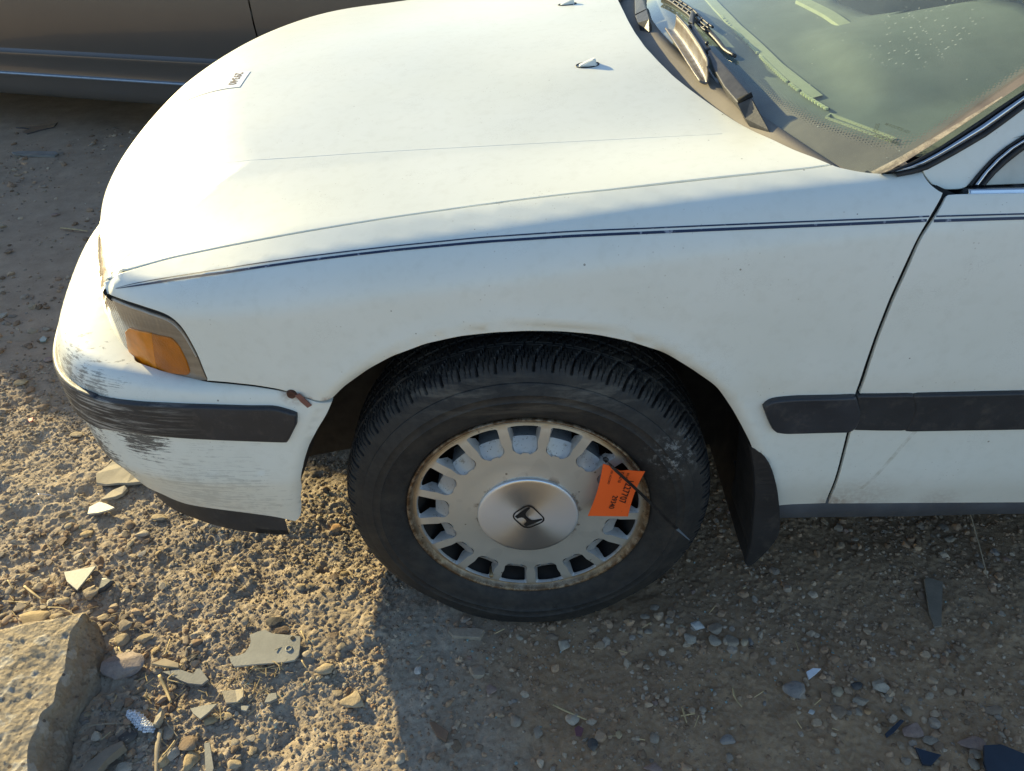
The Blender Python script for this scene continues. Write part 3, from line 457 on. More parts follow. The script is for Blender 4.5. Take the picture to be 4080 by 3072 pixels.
def panel(name, segs, d, mat, parent, f=None, gap=.0016, sp=.013, depth=.016, ls=.005, sm=6, mirror=False, bev=.0012, off=0., back=.35, extra=None, flat=False):
    f0 = f or F
    ff = (lambda P: f0(P)-off) if off else f0
    L = loop(segs, ls, sm)
    d = np.array(d, float)
    if mirror: L = L*[1, -1, 1]+[0, 2*YC, 0]; d = d*[1, -1, 1]
    d, u, v = basis(d)
    Q = np.c_[L@u, L@v]; T = float(np.mean(L@d))
    if gap: Q = inset2(Q, gap)
    lo, hi = Q.min(0), Q.max(0)
    gx, gy = np.meshgrid(np.arange(lo[0]+sp/2, hi[0], sp), np.arange(lo[1]+sp/2, hi[1], sp))
    G = np.c_[gx.ravel(), gy.ravel()]
    G = G[inpoly(G, Q)]; G = G[pdist(G, Q) > sp*.55]
    A = np.vstack([Q, G]); n = len(Q)
    vs, es, fs, *_ = delaunay_2d_cdt([Vector(p) for p in A.tolist()], [(i, (i+1) % n) for i in range(n)], [], 0, 1e-7)
    A2 = np.array([(p.x, p.y) for p in vs])
    cen = np.array([A2[list(t)].mean(0) for t in fs]); keep = inpoly(cen, Q)
    fs = [list(t) for t, k in zip(fs, keep) if k]
    o = A2[:, :1]*u+A2[:, 1:2]*v+(T-back)*d
    P = march(ff, o, np.broadcast_to(d, o.shape)); N = grad(P, ff)
    # orient faces outwards
    out = []
    for t in fs:
        a, b, c = P[t[0]], P[t[1]], P[t[2]]
        if np.cross(b-a, c-a)@N[t[0]] < 0: t = t[::-1]
        out.append(t)
    V, NN, FA = P, N, out
    if depth:
        # hem: rounded edge then a return flange; boundary found from the kept faces
        cnt = {}
        for t in out:
            for i in range(len(t)):
                a, b = t[i], t[(i+1) % len(t)]; cnt[(a, b)] = 1
        be = [(a, b) for (a, b) in cnt if (b, a) not in cnt]
        bv = sorted({a for e in be for a in e}); ix = {a: i for i, a in enumerate(bv)}
        tan = np.zeros((len(bv), 3))
        for a, b in be:
            e = P[b]-P[a]; e = e/(np.linalg.norm(e)+1e-12)
            w = np.cross(e, N[a]); tan[ix[a]] += w; tan[ix[b]] += w
        tan /= np.linalg.norm(tan, axis=1)[:, None]+1e-9
        Pb, Nb = P[bv], N[bv]
        r1 = Pb+tan*bev*.7-Nb*bev*.3; r2 = Pb+tan*bev-Nb*bev; r3 = r2-Nb*depth
        k0 = len(V); m = len(bv)
        V = np.vstack([P, r1, r2, r3]); NN = np.vstack([N, (Nb+tan)/1.414, tan*.98+Nb*.1, tan])
        for a, b in be:
            i, j = ix[a], ix[b]
            FA.append([b, a, k0+i, k0+j]); FA.append([k0+j, k0+i, k0+m+i, k0+m+j]); FA.append([k0+m+j, k0+m+i, k0+2*m+i, k0+2*m+j])
    ob = mk(name, V, FA, mat, parent, True, NN)
    if mirror: pass
    return ob
def ribbon(name, pts, w, mat, parent, f=None, off=-.012, ls=.006, sm=4, mirror=False):
    "strip of width w lying on (or under) the body along a line"
    f0 = f or F
    L = resample(pts, ls, sm)
    if mirror: L = L*[1, -1, 1]+[0, 2*YC, 0]
    N = grad(L, f0); t = np.gradient(L, axis=0); t /= np.linalg.norm(t, axis=1)[:, None]+1e-12
    s = np.cross(t, N); s /= np.linalg.norm(s, axis=1)[:, None]+1e-12
    L = L-N*f0(L)[:, None]
    V = np.vstack([L+N*off+s*w/2, L+N*off-s*w/2]); n = len(L)
    return mk(name, V, [[i, i+1, n+i+1, n+i] for i in range(n-1)], mat, parent, True)
def strip2(name, A, B, mat, parent, f=None, off=.0006, n=None, ls=.006, sm=4):
    "thin decal between two lines on the body"
    f0 = f or F
    La = resample(A, ls, sm); n = len(La)
    P = np.asarray(B, float); s = np.r_[0, np.cumsum(np.linalg.norm(np.diff(P, axis=0), axis=1))]; t = np.linspace(0, s[-1], n)
    Lb = np.stack([np.interp(t, s, P[:, i]) for i in range(3)], 1)
    for _ in range(sm): Lb[1:-1] = .25*Lb[:-2]+.5*Lb[1:-1]+.25*Lb[2:]
    V = np.vstack([La, Lb]); N = grad(V, f0)
    for _ in range(3): V = V-N*(f0(V)-off)[:, None]
    return mk(name, V, [[i, n+i, n+i+1, i+1] for i in range(n-1)], mat, parent, True)
def tube(name, pts, r, mat, parent=None, k=8, flat=1., smooth=True, taper=None):
    P = np.asarray(pts, float); t = np.gradient(P, axis=0); t /= np.linalg.norm(t, axis=1)[:, None]+1e-12
    V = []; F_ = []
    for i, (p, d) in enumerate(zip(P, t)):
        up = np.array([0, 0, 1.]) if abs(d[2]) < .9 else np.array([0, 1., 0])
        a = np.cross(d, up); a /= np.linalg.norm(a); b = np.cross(a, d)
        rr = r*(taper[i] if taper is not None else 1)
        for j in range(k):
            q = 2*math.pi*j/k; V.append(p+a*rr*math.cos(q)+b*rr*flat*math.sin(q))
    for i in range(len(P)-1):
        for j in range(k): F_.append([i*k+j, i*k+(j+1) % k, (i+1)*k+(j+1) % k, (i+1)*k+j])
    F_.append(list(range(k))[::-1]); F_.append([(len(P)-1)*k+j for j in range(k)])
    return mk(name, V, F_, mat, parent, smooth)
def prism(name, outline, z0, z1, mat, parent=None, bevel=.0, tilt=(0, 0), rough=0, smooth=False):
    "flat piece with a real thickness"
    bm = bmesh.new(); c = np.mean(np.asarray(outline)[:, :2], 0)
    f = lambda p: (p[0]-c[0])*tilt[0]+(p[1]-c[1])*tilt[1]
    lo = [bm.verts.new((p[0], p[1], z0+f(p))) for p in outline]; hi = [bm.verts.new((p[0], p[1], z1+f(p)+rng.uniform(-rough, rough))) for p in outline]
    n = len(lo)
    for i in range(n): bm.faces.new((lo[i], lo[(i+1) % n], hi[(i+1) % n], hi[i]))
    top = bm.faces.new(hi); bm.faces.new(lo[::-1])
    if bevel:
        try: bmesh.ops.bevel(bm, geom=list(top.edges), offset=bevel, segments=2, affect='EDGES', profile=.5)
        except Exception: pass
    bmesh.ops.triangulate(bm, faces=[f_ for f_ in bm.faces if len(f_.verts) > 4])
    return bmo(name, bm, mat, parent, smooth)
def lettering(name, s, org, ex, ey, h, mat, parent, thick=.0, f=None):
    "flat lettering: baseline start org, reading direction ex, up ey, capital height h"
    cu = bpy.data.curves.new('lettering', 'FONT'); cu.body = s; cu.size = 1; cu.offset = .012; cu.resolution_u = 3
    to = bpy.data.objects.new('lettering', cu)
    me = bpy.data.meshes.new_from_object(to); bpy.data.objects.remove(to)
    co = np.empty(len(me.vertices)*3); me.vertices.foreach_get('co', co); co = co.reshape(-1, 3)/.73*h
    W_ = co@np.array([ex, ey, np.cross(ex, ey)])+np.asarray(org)
    if f is not None: W_ = f(W_)
    me.vertices.foreach_set('co', W_.ravel()); me.update(); me.materials.append(mat); me.name = name
    return link(bpy.data.objects.new(name, me), parent)
def blob_box(bm, c, s, rot=None):
    r = bmesh.ops.create_cube(bm, size=1)
    M = Matrix.Translation(c) @ (rot.to_4x4() if rot else Matrix()) @ Matrix.Diagonal((*s, 1))
    bmesh.ops.transform(bm, matrix=M, verts=r['verts']); return r['verts']
def qmesh(name, quads, mat, parent, smooth=False):
    V = []; Fc = []
    for q in quads:
        Fc.append([len(V)+i for i in range(len(q))]); V += list(q)
    return mk(name, V, Fc, mat, parent, smooth)
def extrude_poly(name, pts, nrm, th, mat, parent, bevel=.001):
    "closed 3D outline thickened downwards by th along nrm"
    bm = bmesh.new(); nrm = Vector(nrm).normalized()
    a = [bm.verts.new(p) for p in pts]; b = [bm.verts.new(Vector(p)-nrm*th) for p in pts]; n = len(a)
    t = bm.faces.new(a); bm.faces.new(b[::-1])
    for i in range(n): bm.faces.new((a[i], b[i], b[(i+1) % n], a[(i+1) % n]))
    bmesh.ops.recalc_face_normals(bm, faces=bm.faces)
    if bevel: bmesh.ops.bevel(bm, geom=list(t.edges), offset=bevel, segments=2, affect='EDGES', profile=.6)
    bmesh.ops.triangulate(bm, faces=[f_ for f_ in bm.faces if len(f_.verts) > 4])
    return bmo(name, bm, mat, parent)
# ------------------------------------------------------------ white car
RUST = [((-.330, 0, .550), .002, .007, .6), ((-.305, 0, .546), .002, .010, .8), ((.525, .02, .29), .01, .03, .5), ((.56, .0, .29), .0, .09, .35), ((.70, 0, .29), .0, .05, .4)]
M_paint = paint('aged_white_paint', rust=RUST)
M_bump = paint('scraped_bumper_paint', rust=[((-.352, 0, .566), .004, .03, .95)], scuff=[((-.745, .075, .53), .0, .12, (30, 45, 300), .60, .6), ((-.68, .030, .552), .0, .09, (16, 30, 420), .61, .6), ((-.775, .095, .425), .0, .11, (60, 40, 260), .585, .8), ((-.735, .065, .375), .0, .08, (50, 40, 300), .58, .85), ((-.625, .01, .468), .0, .06, (24, 40, 420), .56, .9), ((-.54, .01, .335), .0, .20, (14, 30, 260), .615, .22)])
M_black = plastic('black_trim', (.028, .03, .034), .5)
M_mould = plastic('grey_black_moulding', (.035, .038, .045), .42)
M_bmould = plastic('scraped_bumper_moulding', (.026, .028, .033), .45, scr=.9)
M_sill = plastic('grey_sill', (.075, .082, .095), .5)
M_rubber = plastic('black_rubber', (.018, .018, .019), .55)
M_dark = simple('dark_cavity', (.012, .012, .012), .9)
M_liner = simple('dusty_wheel_liner', (.030, .026, .022), .9, var=.4)
M_navy = NT('navy_stripe')
_e = M_navy.noise(220, 3)
M_navy.set(Color=M_navy.mix(M_navy.ramp(M_navy.noise(90, 4), [(.62, 0.), (.68, 1.)]), (.020, .032, .075), (.25, .28, .34)), Roughness=.45); M_navy = M_navy.m
M_chrome = NT('dull_chrome'); M_chrome.set(Color=(.62, .63, .65), Metallic=1., Roughness=M_chrome.mix(M_chrome.noise(30), .12, .3)); M_chrome = M_chrome.m
M_cowl = simple('faded_cowl_plastic', (.20, .175, .145), .7, var=.12, vscale=14, bump=.2, bscale=300)
M_wiper = simple('weathered_black_metal', (.045, .044, .045), .42, var=.35, vscale=90, bump=.3, bscale=500)
M_defl = NT('peeling_deflector')
_c = M_defl.mix(M_defl.ramp(M_defl.noise(60, 6, .7), [(.42, 0.), (.62, 1.)]), (.11, .085, .065), (.20, .19, .19))
M_defl.set(Color=_c, Roughness=M_defl.mix(M_defl.noise(110, 4), .2, .5), Spec=.8, Normal=M_defl.bump(M_defl.noise(320, 4), .4, .001)); M_defl = M_defl.m

CAR = thing('parked_car', 'old white car with scraped bumper corner, seen at its front wheel', 'car', (0, 0, 0))
PLn = [tuple(p) for p in PLD if p[1] < YC+.001 and p[0] < -.655]     # lip, centre to near corner
lipn = [(x+.003, y+.002, .692) for x, y in PLn if y > .12]
mir = lambda L: [(p[0], 2*YC-p[1], p[2]) for p in L]
rear_n = list(D_rear)
hood = panel('hood', [D_gap, rear_n+[(.2245, .80, .913), (.224, .86, .915)]+mir(rear_n)[::-1], mir(D_gap)[::-1], mir(lipn)[::-1]+lipn], (.42, 0, -.9), M_paint, CAR, sp=.014, gap=.0024, depth=.003)
cz = [np.array(p) for p in D_crease]
tl = resample(cz, .02, 2); tl = tl-grad(tl)*(F(tl))[:, None]
tube('crease', tl-grad(tl)*.0007, 0.0010, M_paint, hood, 6, taper=np.clip(np.linspace(.0, 4, len(tl)), .25, 1))
tube('crease', (tl-grad(tl)*.0007)*[1, -1, 1]+[0, 2*YC, TILT*1.1], 0.0010, M_paint, hood, 6, taper=np.clip(np.linspace(.0, 4, len(tl)), .25, 1))
fd = (.22, 1, -.5)
fend_segs = [D_gap, D_cowl, D_plow, D_dgap, [D_dgap[-1], D_arch[0]], D_arch, D_seam, D_hl_f+[D_gap[0]]]
panel('fender', fend_segs, fd, M_paint, CAR, sp=.012, gap=.0018, depth=.003)
panel('fender', fend_segs, fd, M_paint, CAR, sp=.03, gap=.0013, mirror=True)
for nm, ln, w, o in (('hood_gap_backing', D_gap, .03, -.008), ('door_gap_backing', [(.5535, .04, .846)]+D_dgap, .026, -.008), ('pillar_gap_backing', D_plow, .020, -.010), ('headlight_seal', D_hl_f[:-2], .032, -.0075), ('bumper_gap_backing', D_seam, .03, -.012)):
    ribbon(nm, ln, w, M_dark, CAR, off=o); ribbon(nm, ln, w, M_dark, CAR, off=o, mirror=True)  # dark strips stand in for unlit depth of panel gaps; headlight has a seal

# door with its mouldings
DL = D_door_l
xr = 1.56
door = panel('door', [DL, D_door_b[:1]+[(.8, .02, .288), (xr, .02, .286)], [(xr, .02, .286), (xr, 0, .55), (xr, .03, .846)], [(xr, .03, .846)]+D_door_t[::-1]], (0, 1, -.12), M_paint, CAR, sp=.016, gap=.0012, depth=.005)
panel('door', [DL, D_door_b[:1]+[(.8, .02, .288), (xr, .02, .286)], [(xr, .02, .286), (xr, 0, .55), (xr, .03, .846)], [(xr, .03, .846)]+D_door_t[::-1]], (0, 1, -.12), M_paint, CAR, sp=.04, gap=.0012, mirror=True)
md = [D_mould_d[:5], D_mould_d[4:8], D_mould_d[7:]+[D_mould_d[0]]]
panel('moulding', [D_mould_f[:6], D_mould_f[5:11], D_mould_f[10:14], D_mould_f[13:]+[D_mould_f[0]]], (0, 1, 0), M_mould, CAR, sp=.012, gap=0, off=.011, depth=.014, bev=.004, sm=2)
panel('moulding', md, (0, 1, 0), M_black, door, sp=.012, gap=0, off=.007, depth=.012, bev=.004, sm=2)
e2 = [(xr-.01, 0, .548), (xr-.01, 0, .480)]
panel('moulding', [[D_mould_d2[0], (1.0, 0, .548), e2[0]], e2, [e2[1], (1.0, 0, .4805), D_mould_d2[3]], D_mould_d2[3:]+[D_mould_d2[0]]], (0, 1, 0), M_black, door, sp=.012, gap=0, off=.0085, depth=.012, bev=.004, sm=2)
# twin pinstripes
def between(A, B, k): 
    A = resample(A, .01, 4); P = np.asarray(B, float); s = np.r_[0, np.cumsum(np.linalg.norm(np.diff(P, axis=0), axis=1))]; t = np.linspace(0, s[-1], len(A))
    Bq = np.stack([np.interp(t, s, P[:, i]) for i in range(3)], 1); return A*(1-k)+Bq*k
def stripes(A, B, parent, w1=.0010, w2=.0019, taper=True):
    for L, w in ((A, w1), (B, w2)):
        L = resample(L, .008, 6); N = grad(L); t = np.gradient(L, axis=0); t /= np.linalg.norm(t, axis=1)[:, None]
        s = np.cross(t, N); k = np.clip(np.linspace(0, len(L)/12., len(L))+.15, 0, 1)[:, None] if taper else 1
        strip2('pinstripe', L+s*w*k, L-s*w*k, M_navy, parent, sm=0, ls=.008)
stripes(D_stripe_t, D_stripe_b, CAR)
stripes(D_stripe_td+[(1.0, .02, .822), (1.54, .02, .823)], D_stripe_bd+[(1.0, .02, .812), (1.54, .02, .813)], door, taper=False)
# sill
bm = bmesh.new(); prof = [(.034, .312), (.022, .296), (.020, .276), (.026, .262), (.030, .246), (.040, .236), (.08, .228), (.2, .228)]
xs = list(np.linspace(.405, 3.0, 40)); rows = [[bm.verts.new((x, y+.0015*math.sin(x*9), z+.001*math.sin(x*23+y*50))) for y, z in prof] for x in xs]
for a, b in zip(rows[:-1], rows[1:]):
    for i in range(len(prof)-1): bm.faces.new((a[i], a[i+1], b[i+1], b[i]))
bmo('sill', bm, M_sill, CAR, True)
# mud flap: thick curved rubber sheet hanging behind the wheel
fl = resample(D_flap+[D_flap[0]], .01, 3)
def flapy(p): return .004+.10*max(0, (.408-p[0]))*0+.012*math.sin((p[2]-.15)*9)*.3+(.43-p[0])*.55*(1 if p[0] < .43 else 0)
extrude_poly('mud_flap', [(p[0], -.007+.40*max(0, .392-p[0])+.03*max(0, .24-p[2]), p[2]) for p in fl], (.3, -1, 0), .007, M_rubber, CAR, .002)
sg_ = [(.374, .44), (.381, .39), (.388, .34), (.393, .28), (.397, .235), (.394, .205), (.397, .185)]
qmesh('splash_guard', [[(a[0], .0, a[1]), (b[0], .0, b[1]), (b[0]-.008, .13, b[1]+.02), (a[0]-.008, .13, a[1]+.02)] for a, b in zip(sg_[:-1], sg_[1:])], M_liner, CAR)
# ---- wheel house
bm = bmesh.new(); an = np.radians(np.linspace(-20, 171, 60)); 
ra = cspline(AK, AR, an)
yy = [.016, .05, .20, .34, .36]; rr = [0.006, .004, .004, .004, -.36]
rows = [[bm.verts.new((ARC[0]+(r+q)*math.cos(t), y, max(.0, ARC[1]+(r+q)*math.sin(t)))) for y, q in zip(yy, rr)] for t, r in zip(an, ra)]
for a, b in zip(rows[:-1], rows[1:]):
    for i in range(len(yy)-1): bm.faces.new((a[i], a[i+1], b[i+1], b[i]))
bmo('wheel_arch_liner', bm, M_liner, CAR, True)
sx = np.linspace(-.62, -.12, 16); sb = .222+.05*np.clip((sx+.42)/.3, 0, 1)**1.5
qmesh('splash_shield', [[(a, .235+.02*math.sin(a*14), za), (b, .235+.02*math.sin(b*14), zb), (b, .25, .62), (a, .25, .62)] for a, b, za, zb in zip(sx[:-1], sx[1:], sb[:-1], sb[1:])], M_liner, CAR, True)
qmesh('underbody', [[(-.55, .36, .24), (3.4, .30, .24), (3.4, 1.42, .24), (-.55, 1.36, .24)], [(.42, .05, .235), (3.4, .05, .235), (3.4, .30, .238), (.42, .36, .238)], [(.42, 1.67, .235), (3.4, 1.67, .235), (3.4, 1.42, .238), (.42, 1.36, .238)]], M_dark, CAR)
# ---- headlight with amber side marker
M_lens = NT('hazed_headlight_lens')
_v = M_lens.noise(1, 5, .6, vec=M_lens.map((4, 4, 60)))
_c = M_lens.mix(M_lens.ramp(_v, [(.3, 0.), (.75, 1.)]), (.17, .13, .09), (.31, .25, .185))
_c = M_lens.mix(M_lens.math('MULTIPLY', M_lens.sphere((-.70, .17, .64), .02, .16), .6), _c, (.62, .50, .34))
M_lens.set(Color=_c, Roughness=.22, Spec=.6, Coat=1., Normal=M_lens.bump(M_lens.math('SINE', M_lens.math('MULTIPLY', M_lens.math('ADD', M_lens.sep()[0], M_lens.math('MULTIPLY', M_lens.sep()[1], -1.)), 560.)), .09, .002))
M_lens.b.inputs['Coat Roughness'].default_value = .12; M_lens = M_lens.m
lampc = [(x+.003, y+.002, .676) for x, y in PLn if .12 < y < .62][::-1]
lamp_bot = [(-.735, .46+.17, .578), (-.72, .42, .578), (-.69, .30, .578)]
LB = [(x, y, .552) for x, y in PLn if .10 < y < .62]
lamp = panel('headlight', [D_lamp, D_lamp[-1:]+[(-.642, .097, .682)]+lampc, [lampc[-1], LB[0]], LB+[(-.63, .075, .552), (-.60, .06, .556), (-.55, .033, .566), D_lampb[0]]], (1, 1, -.1), M_lens, CAR, sp=.012, gap=.0022, off=-.004, sm=3, depth=.006)
panel('headlight', [D_lamp, D_lamp[-1:]+[(-.642, .097, .682)]+lampc, [lampc[-1], LB[0]], LB+[(-.63, .075, .552), (-.60, .06, .556), (-.55, .033, .566), D_lampb[0]]], (1, 1, -.1), M_lens, CAR, sp=.03, gap=.001, off=-.004, sm=3, depth=.02, mirror=True)
edge = resample(D_lamp[2:], .008, 3); edge = edge-[.0, .0, .0035]; edge = edge-grad(edge)*(F(edge)+.0045)[:, None]
tube('lens_rim', edge, .0017, simple('pale_lens_rim', (.42, .39, .34), .35), lamp, 6)
def amber(n, c, cell):
    m = NT(n); g = m.vor(cell, vec=m.co(), out='Distance')
    m.set(Color=m.mix(m.ramp(m.noise(40, 4), [(.35, 0.), (.7, 1.)]), tuple(x*.75 for x in c), c), Roughness=.3, Spec=.4, Coat=.12, Normal=m.bump(g, .35, .0015)); return m.m
panel('amber_lens', [D_amberL[:3], D_amberL[2:6], D_amberL[5:]+[D_amberL[0]]], (.3, 1, 0), amber('amber_plastic', (.86, .27, .004), 60), lamp, sp=.008, gap=.0, off=-.0015, depth=.006, bev=.0015, sm=1, ls=.004)
panel('amber_lens', [D_amberR[:7], D_amberR[6:]+[D_amberR[0]]], (.3, 1, 0), amber('amber_reflector', (.56, .165, .004), 420), lamp, sp=.008, gap=.0004, off=-.0018, depth=.006, bev=.0015, sm=1, ls=.004)
# lamp back, grille and bright trim between the lamps
gr = [(x+.012, y, z) for x, y in PLn if y > .55 for z in (0,)]
cl = [(x, y) for x, y in PLn if y > .50]; cl = cl+[(x, 2*YC-y) for x, y in cl[::-1][1:]]; cl = sorted(set(cl), key=lambda p: p[1])
bm = bmesh.new(); rows = [[bm.verts.new((x+.03, y, z)) for z in (.56, .70)] for x, y in cl]
for a, b in zip(rows[:-1], rows[1:]): bm.faces.new((a[0], a[1], b[1], b[0]))
gb = bmo('grille', bm, M_dark, CAR)
for z in (.585, .605, .625, .645, .665): tube('bar', [(x+.018, y, z) for x, y in cl], .005, M_black, gb, 6)
lt = [(x+.016, y+.006, .675) for x, y in PLn if y > .14]; lt = lt+[(x, 2*YC-y, z) for x, y, z in lt[::-1]]; lt = sorted(lt, key=lambda p: p[1])
pass
# ---- bumper (outer skin), moulding and lower lip
inner = [(x+.05, y+.015, .60) for x, y in PLn if y > .20]
in_c = [p for p in inner]
PBd = [tuple(p) for p in densify(PB)]
PBn = [(x, y) for x, y in PBd if x < -.60]
low = [(x+.040, y+.012, .292) for x, y in PBn if y > .05]
FBm = FB
bseam = D_b_seam+[(-.52, .022, .578), (-.56, .040, .579), (-.61, .075, .58)]
b_segs = [D_b_arch, D_b_bot+low[::-1][2:], [(low[0][0], YC, .292), (-.95, YC, .5), (-.80, YC, .60)], in_c+bseam[::-1]]
bump = panel('bumper', b_segs, (.38, 1, -.36), M_bump, CAR, f=FB, sp=.009, gap=.0008, depth=.012, sm=4)
panel('bumper', b_segs, (.38, 1, -.36), M_bump, CAR, f=FB, sp=.03, gap=0, depth=.0, sm=4, mirror=True)
PBm = [(x, y) for x, y in PBd if x < -.66]
mt = [(x, y, .540) for x, y in PBm][::-1]; mb = [(x, y, .474) for x, y in PBm if x < -.685][::-1]
m_segs = [[D_m_bot[0], D_m_top[0]], D_m_top+mt, [mt[-1], mb[-1]], mb[::-1]+D_m_bot[::-1][:-1], [D_m_bot[1], D_m_bot[0]]]
bmould = panel('bumper_moulding', m_segs, (1, 1.3, 0), M_bmould, CAR, f=FB, sp=.010, gap=0, off=.009, depth=.013, bev=.005, sm=3)
panel('bumper_moulding', m_segs, (1, 1.3, 0), M_bmould, CAR, f=FB, sp=.03, gap=0, off=.009, depth=.013, bev=.005, sm=3, mirror=True)
ly = [(x, y) for x, y in PBd]
def lipline(z, ins): return [(x+ins*min(1, max(0, (-x-.5)/.25)), y+.022+.022*min(1, max(0, (-x-.45)/.2)), z) for x, y in ly if x < -.425]
def lipmesh(name, mirror):
    bm = bmesh.new(); A = [lipline(z, i) for z, i in ((.315, .050), (.300, .036), (.275, .031), (.250, .031), (.232, .034), (.228, .045), (.24, .07))]
    A = [[(x, (2*YC-y) if mirror else y, z+(.008 if x > -.47 else 0)*0) for x, y, z in a] for a in A]
    rows = [[bm.verts.new(p) for p in a] for a in A]
    for a, b in zip(rows[:-1], rows[1:]):
        for i in range(len(a)-1): bm.faces.new((a[i], a[i+1], b[i+1], b[i]))
    bm.faces.new([r[-1] for r in rows])
    return bmo(name, bm, M_black, CAR, True, 40)
lipmesh('bumper_lip', False); lipmesh('bumper_lip', True)
# rusted screw on the bumper and its broken tab
bm = bmesh.new(); bmesh.ops.create_cone(bm, segments=14, radius1=.008, radius2=.0065, depth=.004, cap_ends=True)
bmesh.ops.transform(bm, matrix=Matrix.Translation((-.3555, -.003, .5615)) @ Matrix.Rotation(R(90), 4, 'X'), verts=bm.verts)
M_rust = simple('rust', (.085, .035, .02), .85, var=.4, vscale=200, bump=.5)
M_tab = simple('red_brown_tab', (.23, .10, .075), .7, var=.2)
scr = bmo('screw', bm, M_rust, bump)
extrude_poly('tab', [(-.350, -.006, .5615), (-.342, -.0065, .564), (-.332, -.006, .548), (-.328, -.0055, .541), (-.335, -.006, .537), (-.343, -.0065, .549)], (0, -1, 0), .0025, M_tab, bump, .0005)

# brown water run below the joint of the door moulding
M_run = NT('rust_run'); M_run.set(Color=(.44, .31, .13), Roughness=.7, Alpha=M_run.math('MULTIPLY', M_run.ramp(M_run.noise(60, 4), [(.35, 0.), (.7, 1.)]), .26))
run = [(.612, 0, .478), (.600, 0, .45), (.588, 0, .41), (.574, 0, .37), (.56, .01, .335)]; run = resample(run, .006, 2)
strip2('rust_run', run+[.0035, 0, 0], run-[.0035, 0, 0], M_run.m, door, sm=0)
# ------------------------------------------------------------ windscreen, cowl, wipers, pillars
def Wz(x, y): return .893+.54*(x-.28-.25*((YC-y)/.8)**2)
def fW(P): return P[..., 2]-Wz(P[..., 0], P[..., 1])
def fP(P): return (.052+.42*(P[..., 2]-.86))-P[..., 1]
def xb(y): return .28+.25*((YC-y)/.8)**2
def xg(y): return .28+.168*((YC-y)/.8)**2
def dashz(x, y): return Wz(x, y)-.012-.34*np.maximum(x-xb(y), 0)
ext = lambda p, q, L: tuple(np.asarray(p)+(np.asarray(p)-np.asarray(q))/np.linalg.norm(np.asarray(p)-np.asarray(q))*L)
up = np.array((.83, .235, .50)); up /= np.linalg.norm(up)
E_ = lambda p, L=.62: tuple(np.asarray(p)+up*L)
# glass: one sheet from under the cowl to the header
ys = np.linspace(0, 1, 41); V = []; Fc = []; nx_ = 26
side_b = np.array(D_wseal[0]); side_t = np.array(E_(D_wseal[-1]))
for a in np.linspace(0, 1, nx_):
    sd_ = side_b*(1-a)+side_t*a; yl = sd_[1]+.004
    for q in ys:
        y = yl+(2*YC-2*yl)*q; zt = sd_[2]-.012+(.055*(1-a)+.03*a)*(1-((y-YC)/(YC-yl))**2)*(.55 if a < .01 else .8)
        t = ((YC-y)/.8)**2; x = (zt-.893)/.54+.28+.25*t
        V.append((x, y, zt))
ny_ = len(ys)
for i in range(nx_-1):
    for j in range(ny_-1): Fc.append([i*ny_+j, (i+1)*ny_+j, (i+1)*ny_+j+1, i*ny_+j+1])
M_glass = NT('dusty_tinted_windscreen')
t = M_glass.t; b = M_glass.b
tr = M_glass.n('ShaderNodeBsdfTransparent'); tr.inputs[0].default_value = (.86, .925, .89, 1)
gl = M_glass.n('ShaderNodeBsdfGlossy'); gl.inputs['Roughness'].default_value = .03; gl.inputs[0].default_value = (1, 1, 1, 1)
fr = M_glass.n('ShaderNodeLayerWeight'); fr.inputs[0].default_value = .5
frk = M_glass.math('MULTIPLY_ADD', M_glass.math('POWER', fr.outputs['Facing'], 5), .9, .055, clamp=True)
m1 = M_glass.n('ShaderNodeMixShader'); M_glass.l(frk, m1.inputs[0]); M_glass.l(tr.outputs[0], m1.inputs[1]); M_glass.l(gl.outputs[0], m1.inputs[2])
du = M_glass.n('ShaderNodeBsdfDiffuse'); du.inputs[0].default_value = (.38, .44, .42, 1)
smear = M_glass.ramp(M_glass.noise(1, 5, .6, vec=M_glass.map((5, 2.2, 5), rot=(0, 0, .5))), [(.38, .06), (.74, .20)])
vv = M_glass.n('ShaderNodeTexVoronoi'); vv.inputs['Scale'].default_value = 150; M_glass.l(M_glass.map((.7, 1.2, 1)), vv.inputs['Vector'])
vsel = M_glass.math('GREATER_THAN', M_glass.sep(vv.outputs['Color'])[0], .45)
drop = M_glass.math('MULTIPLY', M_glass.math('MULTIPLY', M_glass.math('LESS_THAN', vv.outputs['Distance'], .20), vsel), M_glass.math('MULTIPLY', M_glass.ramp(M_glass.sphere((.615, .30, .935), .03, .14), [(.2, 0.), (.45, 1.)]), .5))
v3 = M_glass.n('ShaderNodeTexVoronoi'); v3.inputs['Scale'].default_value = 60; M_glass.l(M_glass.co(), v3.inputs['Vector'])
fleck = M_glass.math('MULTIPLY', M_glass.math('LESS_THAN', v3.outputs['Distance'], .07), M_glass.math('MULTIPLY', M_glass.math('GREATER_THAN', M_glass.sep(v3.outputs['Color'])[1], .7), .6))
streak = M_glass.math('MULTIPLY', M_glass.ramp(M_glass.noise(60, 4), [(.3, .3), (.7, 1.)]), M_glass.ramp(M_glass.sphere((.60, .155, .93), .0, .05), [(.0, 0.), (1., .0)]))
dfac = M_glass.math('MAXIMUM', smear, M_glass.math('MAXIMUM', drop, fleck))
m2 = M_glass.n('ShaderNodeMixShader'); M_glass.l(dfac, m2.inputs[0]); M_glass.l(m1.outputs[0], m2.inputs[1]); M_glass.l(du.outputs[0], m2.inputs[2])
M_glass.l(m2.outputs[0], M_glass.out.inputs[0])
glass = mk('windscreen', V, Fc, M_glass.m, CAR, True)
